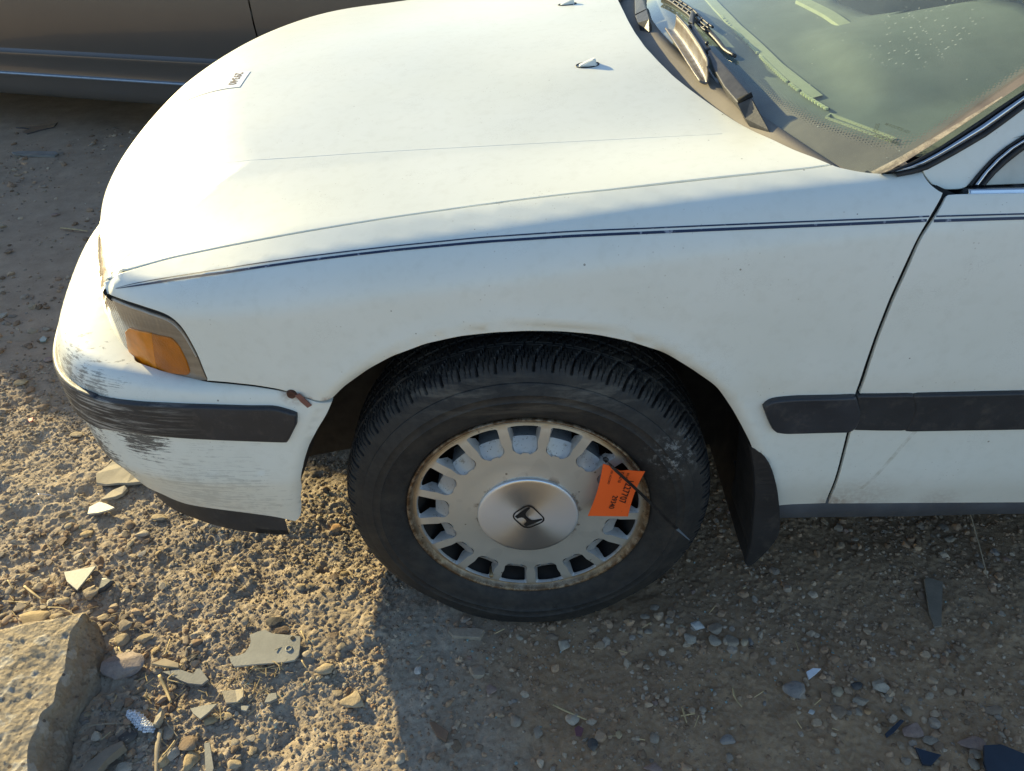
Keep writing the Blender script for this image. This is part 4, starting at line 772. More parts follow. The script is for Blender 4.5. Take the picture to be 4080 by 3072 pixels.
# printed frit: solid towards the edge, dots fading inwards (attribute w runs 0 edge -> 1 inside)
M_frit = NT('dusty_frit_band')
at = M_frit.n('ShaderNodeAttribute'); at.attribute_name = 'w'
wv = at.outputs['Fac']
dv = M_frit.n('ShaderNodeTexVoronoi'); dv.inputs['Scale'].default_value = 230; dv.inputs['Randomness'].default_value = 0; M_frit.l(M_frit.map((1, 1, .0), rot=(0, 0, .6)), dv.inputs['Vector'])
alpha = M_frit.math('GREATER_THAN', M_frit.math('MULTIPLY_ADD', dv.outputs['Distance'], -1.15, M_frit.math('MULTIPLY_ADD', wv, -1.65, 1.95)), .25)
M_frit.set(Color=M_frit.mix(M_frit.ramp(M_frit.noise(18, 5), [(.3, 0.), (.7, 1.)]), (.13, .108, .10), (.22, .185, .16)), Roughness=.6, Alpha=alpha)
def frit(name, line, inner, w0=.0, steps=5, off=-.0015):
    V = []; Wt = []; Fc = []
    for k in range(steps+1):
        a = k/steps
        for p, q in zip(line, inner):
            s_ = np.asarray(p)*(1-a)+np.asarray(q)*a; V.append((s_[0], s_[1], Wz(s_[0], s_[1])+off)); Wt.append(a)
    n = len(line)
    for k in range(steps):
        for i in range(n-1): Fc.append([k*n+i, k*n+i+1, (k+1)*n+i+1, (k+1)*n+i])
    o = mk(name, V, Fc, M_frit.m, glass, True); o.data.attributes.new('w', 'FLOAT', 'POINT').data.foreach_set('value', Wt); return o
yy = np.linspace(.075, YC, 40); bl = [(xg(y)-.003, y, 0) for y in yy]
wid = np.interp(yy, [.07, .12, .2, .35, .86], [.115, .085, .062, .052, .045])
inn = [(p[0]+w*.97, p[1]+w*.1, 0) for p, w in zip(bl, wid)]
bl2 = bl+[(p[0], 2*YC-p[1], 0) for p in bl[::-1][1:]]; in2 = inn+[(p[0], 2*YC-p[1], 0) for p in inn[::-1][1:]]
frit('frit_band', bl2, in2)
sl = resample(D_wseal+[E_(D_wseal[-1])], .03, 0)
frit('frit_band', [(p[0], p[1]+.004, 0) for p in sl], [(p[0]-.014, p[1]+.032, 0) for p in sl]); frit('frit_band', [(p[0], 2*YC-p[1]-.004, 0) for p in sl], [(p[0]-.014, 2*YC-p[1]-.032, 0) for p in sl])
M_dust = NT('dust_drift'); M_dust.set(Color=M_dust.mix(M_dust.noise(60, 5), (.42, .36, .28), (.62, .55, .44)), Roughness=.9, Alpha=M_dust.math('MULTIPLY', M_dust.ramp(M_dust.noise(45, 6, .7), [(.38, 0.), (.62, 1.)]), .7))
q0 = resample(D_wseal[:6], .012, 0)
V = []; n = len(q0)
for p, k in zip(q0, np.linspace(1, .25, n)): V.append((p[0]-.001, p[1]+.002, Wz(p[0]-.001, p[1]+.002)+.0012)); V.append((p[0]-.008*k, p[1]+.015*k, Wz(p[0]-.008*k, p[1]+.015*k)+.0012))
mk('dust', V, [[2*i, 2*i+2, 2*i+3, 2*i+1] for i in range(n-1)], M_dust.m, glass, True)
# etched maker's marks in the corner of the glass
M_etch = simple('etched_ink', (.05, .07, .06), .6)
gp = np.array(D_etch); ex = gp[1]-gp[0]; ex /= np.linalg.norm(ex); nrm = np.array((-.54, 0, 1)); nrm /= np.linalg.norm(nrm); ey = np.cross(nrm, ex); ey /= np.linalg.norm(ey)
if ey[0] < 0 and False: ey = -ey
onW = lambda P: np.c_[P[:, 0], P[:, 1], Wz(P[:, 0], P[:, 1])+.0006]
lettering('etched_text', 'SOLAR SHADED', gp[0], ex, ey, .0042, M_etch, glass, f=onW)
lettering('etched_text', 'M-9 DOT20 AS1', gp[2], ex, ey, .0042, M_etch, glass, f=onW)
lettering('etched_text', 'CGS', gp[4], (gp[5]-gp[4])/np.linalg.norm(gp[5]-gp[4]), np.cross(nrm, (gp[5]-gp[4])/np.linalg.norm(gp[5]-gp[4])), .0062, M_etch, glass, f=onW)
# cowl
yy = np.linspace(.10, 2*YC-.10, 70); V = []; Fc = []
rx = np.array([p[0] for p in D_rear]+[.224]); ry = np.array([p[1] for p in D_rear]+[.86]); o_ = np.argsort(ry)
xh = lambda y: np.interp(YC-abs(y-YC), ry[o_], rx[o_])
for y in yy:
    x1 = xg(YC-abs(YC-y))+.004; x0 = xh(y)-.05; z1 = Wz(x1, y)+.003; z0 = float(H(np.array([x0]), np.array([y]))[0])-.055
    z0 = min(z0, z1-.004)
    for a in np.linspace(0, 1, 7):
        x = x0*(1-a)+x1*a; z = z0*(1-a)+z1*a+.010*math.sin(a*math.pi)
        V.append((x, y, z))
    V.append((x1+.002, y, z1-.008))
k = 8
for i in range(len(yy)-1):
    for j in range(k-1): Fc.append([i*k+j, i*k+j+1, (i+1)*k+j+1, (i+1)*k+j])
mk('cowl', V, Fc, M_cowl, CAR, True)
# dashboard under the glass
M_dash = simple('grey_green_dashboard', (.145, .178, .163), .8, var=.1, vscale=20, bump=.3, bscale=500)
M_pale = simple('pale_sunlit_trim', (.35, .39, .27), .8, var=.08)  # pale colour stands in for sun on the dash strips; plate frame shares it
back = D_dback[::-1]
dback = [(p[0], p[1]) for p in D_dback][::-1]      # near -> far
yv = np.linspace(.07, 2*YC-.07, 80); V = []; Fc = []
bx = [p[0] for p in dback][::-1]; by = [p[1] for p in dback][::-1]; o2 = np.argsort(by)
for y in yv:
    ym = y if y < YC else y
    xe = float(np.interp(y, np.array(by)[o2], np.array(bx)[o2])) if y < .85 else .644
    xe = max(xe, xb(YC-abs(YC-y))+.08)
    for a in np.linspace(0, 1, 16):
        x = xb(YC-abs(YC-y))*(1-a)+xe*a
        z = dashz(x, y); h = .026*max(0, 1-((y-.40)/.2)**2)*max(0, min(1, (x-.505)/.025))
        V.append((x, y, z+h))
    V.append((xe+.012, y, dashz(xe, y)-.02)); V.append((xe+.03, y, dashz(xe, y)-.16))
k = 18
for i in range(len(yv)-1):
    for j in range(k-1): Fc.append([i*k+j, (i+1)*k+j, (i+1)*k+j+1, i*k+j+1])
dash = mk('dashboard', V, Fc, M_dash, CAR, True)
def dstrip(name, line, w, h, mat, extend=None):
    L = resample(line, .008, 5); t = np.gradient(L, axis=0); t /= np.linalg.norm(t, axis=1)[:, None]; s = np.c_[-t[:, 1], t[:, 0], 0*t[:, 0]]
    z = lambda P: np.c_[P[:, :2], dashz(P[:, 0], P[:, 1])+h]
    A = z(L-s*w); B = z(L+s*w); A2 = A-[0, 0, h+.004]; n = len(L); V = np.vstack([A2, A, B, B-[0, 0, h+.004]])
    return mk(name, V, [[r*n+i, r*n+i+1, (r+1)*n+i+1, (r+1)*n+i] for r in range(3) for i in range(n-1)], mat, dash, False)
dstrip('vent_bezel', D_pale, .009, .004, M_pale)
dstrip('dash_sun_strip', D_pale2, .010, .006, M_pale)  # patch of sun on the dash, built as a pale strip
# scalloped edge of the defroster slot
L = resample(D_defr, .0088, 3); M_slot = simple('slot_edge', (.62, .66, .38), .8)
for i, p in enumerate(L[:-1]):
    if rng.random() < .12: continue
    t_ = L[i+1]-p; 
    extrude_poly('vent_tooth', [tuple(p+t_*a+np.array([-.0045*b, -.002*b, .0035])) for a, b in ((0, 0), (.15, .8), (.5, 1.1), (.85, .8), (1, 0), (.5, -.15))], (0, 0, 1), .003, M_slot, dash, 0)
tube('vent_slot', L+[.002, .002, .0008], .0016, M_dark, dash, 5)
v4 = [np.array(p) for p in D_vin]
lo_ = [v4[0], v4[1], v4[2], v4[3]]; bm = bmesh.new()
cen = sum(lo_)/4
bm.free()
fr_in = [p+(cen-p)*.0+np.array(o) for p, o in zip(lo_, ((.0035, -.0022, 0), (-.0015, -.004, 0), (-.0035, .0025, 0), (.002, .004, 0)))]
for a, b in ((0, 1), (1, 2), (2, 3), (3, 0)):
    extrude_poly('id_plate', [lo_[a], lo_[b], fr_in[b], fr_in[a]], (0, 0, 1), .004, M_pale, dash, 0)
# seats and wheel in the dim cabin
M_seat = simple('dark_blue_cloth', (.035, .04, .055), .9, var=.3, vscale=200)
for yc in (.44, 1.28):
    bm = bmesh.new(); blob_box(bm, (1.45, yc, .42), (.5, .5, .22)); blob_box(bm, (1.78, yc, .80), (.16, .48, .62), Matrix.Rotation(R(15), 3, 'Y')); bmesh.ops.bevel(bm, geom=bm.edges[:], offset=.05, segments=3, affect='EDGES')
    bmo('seat', bm, M_seat, CAR, True)
an = np.linspace(0, 2*math.pi, 37); tube('steering_wheel', [(1.02+.08*math.sin(a), .44+.185*math.cos(a), .83+.17*math.sin(a)) for a in an], .014, M_black, CAR, 8)
qmesh('cabin_floor', [[(.45, .06, .26), (3.0, .06, .26), (3.0, 2*YC-.06, .26), (.45, 2*YC-.06, .26)], [(.45, .06, .26), (.45, 2*YC-.06, .26), (.42, 2*YC-.06, .84), (.42, .06, .84)]], M_dark, CAR)
# pillar, seals, chrome, door frame
pl_lo, pl_up = D_pill[:10], D_pill[10:]
for mi in (False, True):
    panel('windscreen_pillar', [pl_lo+[E_(pl_lo[-1])], [E_(pl_lo[-1]), E_(pl_up[0])], [E_(pl_up[0])]+pl_up+[pl_lo[0]]], (.25, 1, -.35), M_paint, CAR, f=fP, sp=.016, gap=.0012, depth=.02, sm=2, mirror=mi) if not mi else None
MP = lambda P: P*[1, -1, 1]+[0, 2*YC, 0]
def lofts(name, A, B, mat, h, parent=CAR, mirror=True, ls=.02):
    A = resample(A+[E_(A[-1])], ls, 0); B_ = np.asarray(B+[E_(B[-1])], float); s = np.r_[0, np.cumsum(np.linalg.norm(np.diff(B_, axis=0), axis=1))]; tt = np.linspace(0, s[-1], len(A)); B_ = np.stack([np.interp(tt, s, B_[:, i]) for i in range(3)], 1)
    nn = np.array((-.30, -.75, .58)); nn /= np.linalg.norm(nn); n = len(A); c = (A+B_)/2
    for m in ((0, 1) if mirror else (0,)):
        V = np.vstack([A-nn*.02, A, A*.7+B_*.3+nn*h, A*.3+B_*.7+nn*h, B_, B_-nn*.02])
        if m: V = MP(V)
        mk(name, V, [[r*n+i, r*n+i+1, (r+1)*n+i+1, (r+1)*n+i] for r in range(5) for i in range(n-1)], mat, parent, True)
lofts('windscreen_seal', D_wseal, D_wseal2, M_rubber, .004)
lofts('windscreen_trim', D_wseal2, D_pseal, M_chrome, .007)
ps2 = [tuple(np.asarray(p)+np.array((.004, -.003, -.004))) for p in D_pseal]
lofts('pillar_gasket', D_pseal, ps2, M_rubber, .002)
fo = D_frame_o; fm = D_frame_m; fi = D_frame_i
mid = lambda A, B, k: [tuple(np.asarray(a)*(1-k)+np.asarray(b)*k) for a, b in zip(A, B)]
lofts('door_frame_seal', fo, mid(fo, fm, .35), M_rubber, .004, door, False)
lofts('door_frame_trim', mid(fo, fm, .35), mid(fo, fm, .85), M_chrome, .007, door, False)
lofts('door_frame_seal', mid(fo, fm, .85), fi, M_rubber, .004, door, False)
# mirror sail patch and side glass
sail = [fi[0], fi[1], fi[2], fi[3], fi[4], E_(fi[4], .05), (.80, .062, .848)]
panel('mirror_base', [sail[:6], sail[5:]+[sail[0]]], (0, 1, -.3), simple('dirty_white_panel', (.55, .55, .49), .5, var=.15, vscale=20), door, f=fP, sp=.02, gap=.001, off=-.006, depth=.008, sm=1)
sg = [(.72, .05, .85), E_(fi[4], .10), E_(fi[4], .58), (1.55, .235, 1.30), (1.55, .05, .85)]
M_side = NT('side_glass'); M_side.set(Color=(.02, .028, .025), Roughness=.04, Spec=.6); M_side = M_side.m
sgm = [(p[0], .052+.42*(p[2]-.86)+.012, p[2]) for p in sg]
qmesh('door_glass', [sgm], M_side, door); qmesh('side_window', [[(p[0], 2*YC-p[1], p[2]) for p in sgm]], M_side, CAR)
# belt trim along the door top
def bar(name, loopi, mat, h, parent):
    L = list(loopi)
    panel(name, [L[:2], L[1:3], L[2:4]+L[4:]+[L[0]]], (0, 1, -.3), mat, parent, f=fP, sp=.012, gap=0, off=h, depth=.014, bev=.003, sm=2)
be = D_belt; br = D_beltr
bar('belt_seal', [br[0], (1.54, .046, .8466), (1.54, .03, .8205), br[3], br[4], br[5], br[6]], M_rubber, .006, door)
bar('belt_trim', [be[0], (1.54, .045, .8425), (1.54, .04, .8305), be[3], be[4], be[5]], M_chrome, .011, door)
# roof, rear glass, rear body (outside the picture, kept simple)
rt = E_(D_wseal[-1]); V = []; Fc = []
for x in np.linspace(rt[0]-.02, 2.25, 12):
    for q in np.linspace(-1, 1, 17):
        y = YC+q*(YC-rt[1]+.03); V.append((x+.10*(1-q*q)*(-1 if x < rt[0]+.01 else 0)*0, y, rt[2]-.01+.065*(1-q*q)+.03*math.sin(min(1, max(0, (x-rt[0])/1.1))*math.pi)))
for i in range(11):
    for j in range(16): Fc.append([i*17+j, (i+1)*17+j, (i+1)*17+j+1, i*17+j+1])
mk('roof', V, Fc, M_paint, CAR, True)
qmesh('rear_window', [[(2.25, .25, 1.28), (2.75, .16, .90), (2.75, 2*YC-.16, .90), (2.25, 2*YC-.25, 1.28)]], M_side, CAR)
for mi in (False, True):
    panel('rear_body', [[(1.563, .02, .286), (3.4, .02, .30)], [(3.4, .02, .30), (3.45, .03, .85)], [(3.45, .03, .85), (1.563, .03, .846)], [(1.563, .03, .846), (1.563, .02, .286)]], (0, 1, -.12), M_paint, CAR, sp=.06, ls=.03, gap=.001, mirror=mi)
    Q = [(1.56, .05, .85), (1.56, .235, 1.30), (2.2, .25, 1.28), (2.72, .10, .88), (2.5, .05, .85)]
    qmesh('side_window', [[(x, 2*YC-y if mi else y, z) for x, y, z in Q]], M_side, CAR)
qmesh('trunk_lid', [[(2.72, .06, .89), (3.5, .09, .84), (3.5, 2*YC-.09, .84), (2.72, 2*YC-.06, .89)], [(3.5, .09, .84), (3.5, .09, .35), (3.5, 2*YC-.09, .35), (3.5, 2*YC-.09, .84)]], M_paint, CAR)
# ---- wipers
def plate(name, pts, th, parent, mat=M_wiper, bev=.002):
    P = [Vector(p) for p in pts]; n = Vector((-.47, 0, .88)); return extrude_poly(name, P, n, th, mat, parent, bev)
wp = plate('wiper_arm', D_w_armq, .016, CAR)
plate('knuckle', D_w_knL, .018, wp)
kn = np.array(D_w_armq); tube('hinge_pin', [kn[0]+[.001, .0, .002], kn[1]+[.001, 0, .002]], .0045, M_dark, wp, 8)
plate('arm_sleeve', D_w_sleeve, .010, wp, bev=.0025)
for p in (D_w_sleeve[0], D_w_sleeve[2]):
    c_ = np.array(D_w_sleeve).mean(0)*.22+np.array(p)*.78; bm = bmesh.new(); bmesh.ops.create_uvsphere(bm, u_segments=8, v_segments=5, radius=.0035); bmesh.ops.translate(bm, verts=bm.verts, vec=c_+[-.001, 0, .002]); bmo('rivet', bm, M_wiper, wp, True)
plate('hook', D_w_hook, .008, wp)
# gutter-shaped air deflector
A = resample(D_w_defl_in, .006, 3); B0 = np.asarray(D_w_defl_out); s = np.r_[0, np.cumsum(np.linalg.norm(np.diff(B0, axis=0), axis=1))]; tt = np.linspace(0, s[-1], len(A)); B = np.stack([np.interp(tt, s, B0[:, i]) for i in range(3)], 1)
V = []; K = 9; nn = np.array((-.47, 0, .88))
for k_ in range(K):
    a = k_/(K-1)
    V += (A*(1-a)+B*a-nn*.016*math.sin(a*math.pi)).tolist()
n = len(A); de = mk('wind_deflector', V, [[r*n+i, r*n+i+1, (r+1)*n+i+1, (r+1)*n+i] for r in range(K-1) for i in range(n-1)], M_defl, wp, True)
so = de.modifiers.new('thick', 'SOLIDIFY'); so.thickness = .003; so.offset = 0
tube('rim', A, .0025, M_wiper, wp, 6)
bl_ = resample(D_w_blade, .01, 2); t_ = np.gradient(bl_, axis=0); t_ /= np.linalg.norm(t_, axis=1)[:, None]
blade = tube('wiper_blade', bl_-nn*.010, .0045, M_rubber, CAR, 6)
sidev = np.cross(t_, nn)
for sgn in (-1, 1): tube('blade_bracket', bl_+sidev*.0065*sgn, .0024, M_wiper, blade, 6)
tube('blade_bracket', bl_+nn*.001, .0018, M_wiper, blade, 6)
for i in range(0, len(bl_), 4): tube('blade_bracket', [bl_[i]-sidev[i]*.0065, bl_[i]+sidev[i]*.0065], .0034, M_wiper, blade, 6)
tube('blade_tip', resample(D_w_tip, .01, 1), .0048, M_wiper, blade, 8, taper=np.linspace(1.2, .7, len(resample(D_w_tip, .01, 1))))
w2 = plate('wiper_arm', D_w2q, .016, CAR); plate('knuckle', D_w2q2, .016, w2)
# washer jets on the hood
for p in D_nozzle:
    bm = bmesh.new(); z = float(H(np.array([p[0]]), np.array([p[1]]))[0])
    pts = [(-.022, -.009, 0), (.012, -.012, 0), (.012, .012, 0), (-.022, .009, 0), (.002, -.005, .011), (.009, -.006, .013), (.009, .006, .013), (.002, .005, .011)]
    v = [bm.verts.new(Vector(q)+Vector((p[0], p[1], z-.001))) for q in pts]
    for f_ in ((0, 3, 2, 1), (0, 1, 5, 4), (1, 2, 6, 5), (2, 3, 7, 6), (3, 0, 4, 7), (4, 5, 6, 7)): bm.faces.new([v[i] for i in f_])
    bmesh.ops.bevel(bm, geom=bm.edges[:], offset=.0018, segments=2, affect='EDGES')
    nz = bmo('washer_jet', bm, M_paint, hood, True, 40)
    an = np.linspace(0, 2*math.pi, 17); tube('gasket', [(p[0]-.005+.021*math.cos(a), p[1]+.0125*math.sin(a), float(H(np.array([p[0]-.005+.021*math.cos(a)]), np.array([p[1]+.0125*math.sin(a)]))[0])+.0003) for a in an], .0014, M_rubber, nz, 5)
# ------------------------------------------------------------ front wheel
WC = np.array((0, 0, .295))
wheel = bpy.data.objects.new('wheel', None); wheel.empty_display_size = .05; link(wheel, CAR)
# tyre
M_tyre = NT('worn_tyre_rubber')
_z = M_tyre.co()
_d = M_tyre.ramp(M_tyre.noise(22, 7, .7), [(.45, 0.), (.72, 1.)])
_g = M_tyre.noise(90, 5)
_c = M_tyre.mix(M_tyre.ramp(_g, [(.3, 0.), (.7, 1.)]), (.014, .014, .0145), (.026, .0255, .025))
_top = M_tyre.math('MULTIPLY', M_tyre.ramp(M_tyre.sep()[2], [(.50, 0.), (.57, 1.)]), M_tyre.ramp(M_tyre.sep()[2], [(.555, 1.), (.60, 0.)]))
_scf = M_tyre.math('MULTIPLY', _top, M_tyre.ramp(M_tyre.noise(1, 6, .7, vec=M_tyre.map((10, 40, 60))), [(.46, 0.), (.62, 1.)]))
_c = M_tyre.mix(M_tyre.math('MULTIPLY', _d, .42), _c, (.075, .064, .05))
_c = M_tyre.mix(M_tyre.math('MULTIPLY', _scf, .75), _c, (.15, .135, .11))
_sp = M_tyre.math('MULTIPLY', M_tyre.sphere((.235, -.01, .43), .01, .06), M_tyre.ramp(M_tyre.noise(70, 6, .8), [(.52, 0.), (.6, 1.)]))
_c = M_tyre.mix(M_tyre.math('MULTIPLY', _sp, .8), _c, (.27, .27, .26))
_rr = M_tyre.n('ShaderNodeVectorMath'); _rr.operation = 'LENGTH'; M_tyre.l(M_tyre.map((1, 0, 1), loc=(0, 0, -.295)), _rr.inputs[0])
M_tyre.set(Color=_c, Roughness=M_tyre.mix(M_tyre.noise(30, 4), .5, .75), Spec=.4, Normal=M_tyre.bump(M_tyre.noise(160, 5), .18, .002)); M_tyre = M_tyre.m
prof = [(.010, .196), (.004, .206), (-.003, .214), (-.009, .224), (-.0135, .236), (-.0148, .246), (-.0162, .2475), (-.0150, .249), (-.0147, .2585), (-.0155, .2595), (-.0140, .262), (-.0105, .273), (-.0085, .2755), (-.0065, .276), (-.0035, .283), (.0005, .2895), (.005, .2945), (.010, .2985), (.016, .3015), (.022, .3035), (.028, .305), (.034, .306), (.040, .3068), (.044, .307)]
gw = .0035
for yc in (.0475, .0795, .1105, .1425):
    prof += [(yc-gw+.0004, .3075), (yc-gw+.001, .3015), (yc+gw-.001, .3015), (yc+gw-.0004, .3078)]
    nx = {.0475: .0795, .0795: .1105, .1105: .1425}.get(yc)
    if nx: prof += [(yc+(nx-yc)*q, .3082) for q in (.3, .42, .5, .58, .7)]
inner_ = [(.19-y, r) for y, r in prof[:23]][::-1]
prof += [p for p in inner_ if p[0] > .147]
NP_ = 66; PER = 20; NA = NP_*PER
th = np.linspace(0, 2*math.pi, NA, endpoint=False)
V = np.zeros((NA, len(prof), 3))
for j, (y, r) in enumerate(prof):
    rr = np.full(NA, .206+(r-.206)*1.105 if r > .206 else r)
    ym = min(y, .19-y)
    if r > .288:
        if ym < .0445:      # shoulder blocks: deep slots with two sipes between
            ph = th/(2*math.pi)*NP_+ (.55*((ym-.0)/.044)**2)*(1 if y < .095 else -1)
            fr_ = np.mod(ph, 1)
            k = min(1, max(0, (r-.288)/.010))
            rr = rr-.0095*k*(fr_ < .125)-.0045*k*((abs(fr_-.42) < .026)+(abs(fr_-.70) < .026))*(ym < .036)
        elif r > .305:
            s_ = 1 if y < .095 else -1
            ph = th/(2*math.pi)*NP_+(y-.05)*28*s_
            fr_ = np.mod(ph, 1); rr = rr-.004*(fr_ < .10)-.002*(abs(fr_-.55) < .04)*(np.mod(ph, 2) < 1)
            ph2 = th/(2*math.pi)*NP_/2+1.0*np.abs(np.mod((y-.0475)/.031, 1)-.5)*2
            rr = rr-.0035*(np.mod(ph2, 1) < .05)
    V[:, j, 0] = rr*np.cos(th); V[:, j, 1] = y+.0025; V[:, j, 2] = WC[2]+rr*np.sin(th)
# the loaded foot: flattened with a slight bulge
z = V[:, :, 2]; low = np.clip((.05-z)/.05, 0, 1); V[:, :, 1] -= np.where(V[:, :, 1] < .09, 1, -1)*low*.010
V[:, :, 2] = np.maximum(z, .0015)
n = len(prof); Fc = []
for i in range(NA):
    i2 = (i+1) % NA
    for j in range(n-1): Fc.append((i*n+j, i*n+j+1, i2*n+j+1, i2*n+j))
ty = mk('tyre', V.reshape(-1, 3), Fc, M_tyre, wheel, True)
try: ty.data.set_sharp_from_angle(angle=R(38))
except Exception: pass
# rim materials
M_rim = NT('aged_alloy_lacquer')
_p = M_rim.ramp(M_rim.noise(22, 2, .3), [(.60, 0.), (.605, 1.)])
_c = M_rim.mix(M_rim.ramp(M_rim.noise(10, 4), [(.3, 0.), (.7, 1.)]), (.52, .505, .445), (.58, .56, .50))
_c = M_rim.mix(M_rim.math('MULTIPLY', _p, .25), _c, (.42, .405, .36))
_r2 = M_rim.n('ShaderNodeVectorMath'); _r2.operation = 'LENGTH'; M_rim.l(M_rim.map((1, 0, 1), loc=(0, 0, -.295)), _r2.inputs[0]); RADM = _r2.outputs['Value']
_ed = M_rim.ramp(RADM, [(.187, 0.), (.194, 1.)])
_lo = M_rim.ramp(RADM, [(.196, 0.), (.2035, 1.)])
_nz = M_rim.ramp(M_rim.noise(60, 6, .75), [(.32, 0.), (.54, 1.)])
_c = M_rim.mix(M_rim.math('MULTIPLY', _ed, M_rim.ramp(M_rim.noise(20, 5), [(.3, .45), (.65, .95)])), _c, (.36, .25, .13))
_c = M_rim.mix(M_rim.math('MULTIPLY', _lo, _nz), _c, (.10, .055, .025))
_c = M_rim.mix(M_rim.math('MULTIPLY', M_rim.ramp(M_rim.noise(230, 4), [(.66, 0.), (.70, 1.)]), _ed), _c, (.04, .03, .025))
_cap = M_rim.math('MULTIPLY', M_rim.ramp(RADM, [(.086, 1.), (.097, 0.)]), M_rim.ramp(M_rim.noise(34, 5, .7), [(.54, 0.), (.60, 1.)]))
_c = M_rim.mix(M_rim.math('MULTIPLY', _cap, .85), _c, (.13, .085, .06))
_chip = M_rim.math('MULTIPLY', M_rim.math('LESS_THAN', M_rim.vor(48), .10), M_rim.math('GREATER_THAN', M_rim.noise(15), .55))
_c = M_rim.mix(M_rim.math('MULTIPLY', _chip, .7), _c, (.10, .075, .055))
M_rim.set(Color=_c, Metallic=.55, Roughness=M_rim.mix(M_rim.noise(40, 4), .36, .55), Spec=.5, Normal=M_rim.bump(M_rim.noise(300, 4), .12, .001)); M_rim = M_rim.m
M_pocket = NT('alloy_pocket_paint')
_c = M_pocket.mix(M_pocket.ramp(M_pocket.noise(90, 6, .75), [(.55, 0.), (.68, 1.)]), (.41, .41, .40), (.24, .22, .19))
_c = M_pocket.mix(M_pocket.math('LESS_THAN', M_pocket.vor(170), .12), _c, (.05, .045, .04))
M_pocket.set(Color=_c, Metallic=.35, Roughness=.42); M_pocket = M_pocket.m
# face of the alloy: annulus with 17 slots
NS = 17; A0 = R(90)+R(1.0)
def slot(k):
    a = A0-2*math.pi*k/NS
    rI, rO = .136, .1905
    wI, wO = .0185, .0268    # half widths
    pts = []
    def arcp(cx, cy, r, a0, a1, m):
        return [(cx+r*math.cos(t), cy+r*math.sin(t)) for t in np.linspace(a0, a1, m)]
    ci = .013
    pts += [(-wO+.0025, rO-.0006), (-wO*.5, rO+.0012), (0, rO+.0018), (wO*.5, rO+.0012), (wO-.0025, rO-.0006)]
    pts += arcp(wO-.003, rO-.0035, .003, R(60), R(0), 3)
    pts += [(wO-(wO-wI)*q, rO-.006-(rO-.006-rI-ci)*q**1.0) for q in (.35, .7)]
    pts += arcp(wI-ci*.75, rI+ci, ci*.95, R(-8), R(-88), 7)
    pts += arcp(-wI+ci*.75, rI+ci, ci*.95, R(-92), R(-172), 7)
    pts += [(-(wO-(wO-wI)*q), rO-.006-(rO-.006-rI-ci)*q) for q in (.7, .35)]
    pts += arcp(-wO+.003, rO-.0035, .003, R(180), R(120), 3)
    c, s = math.cos(a-R(90)), math.sin(a-R(90))
    return [(x*c-y*s, x*s+y*c) for x, y in pts], (c, s)
def depth(r): return np.interp(r, [0, .08, .092, .10, .128, .14, .188, .193, .1965], [-.003, -.003, -.002, .000, .001, .002, .0035, .005, .0065])
rin, rout = .0865, .1965
ring = lambda r, m: [(r*math.cos(t), r*math.sin(t)) for t in np.linspace(0, 2*math.pi, m, endpoint=False)]
pts = []; edges = []; holes = []
def addloop(L):
    k = len(pts); pts.extend(L); m = len(L); edges.extend([(k+i, k+(i+1) % m) for i in range(m)])
addloop(ring(rout, 200)); addloop(ring(rin, 120))
slots = [slot(k) for k in range(NS)]
for L, _ in slots: addloop(L)
for r, m in ((.094, 90), (.103, 90), (.115, 90), (.126, 90)): pts.extend(ring(r, m))
vs, es, fs, *_ = delaunay_2d_cdt([Vector(p) for p in pts], edges, [], 0, 1e-7)
A2 = np.array([(p.x, p.y) for p in vs]); cen = np.array([A2[list(t)].mean(0) for t in fs]); rc = np.hypot(cen[:, 0], cen[:, 1])
keep = (rc > rin*.999) & (rc < rout)
for L, _ in slots: keep &= ~inpoly(cen, np.array(L))
fs = [list(t) for t, k in zip(fs, keep) if k]
rr = np.hypot(A2[:, 0], A2[:, 1])
Vf = np.c_[A2[:, 0], depth(rr), A2[:, 1]+WC[2]]
Ff = []
for t in fs:
    a, b, c = Vf[t[0]], Vf[t[1]], Vf[t[2]]
    Ff.append(t if np.cross(b-a, c-a)[1] < 0 else t[::-1])
rim = mk('rim', Vf, Ff, M_rim, wheel, True)
# outer flange (lathe)
pf = [(.0965-.09, .1963), (.0085, .1975), (.0075, .1995), (.003, .2015), (-.0005, .2040), (-.0020, .2065), (-.0010, .2085), (.002, .2092), (.006, .2085), (.010, .206)]
m = 220; V = []; Fc = []
for t in np.linspace(0, 2*math.pi, m, endpoint=False):
    for y, r in pf: V.append((r*math.cos(t), y, WC[2]+r*math.sin(t)))
n = len(pf)
for i in range(m):
    for j in range(n-1): Fc.append([i*n+j, ((i+1) % m)*n+j, ((i+1) % m)*n+j+1, i*n+j+1])
mk('rim_flange', V, Fc, M_rim, wheel, True)
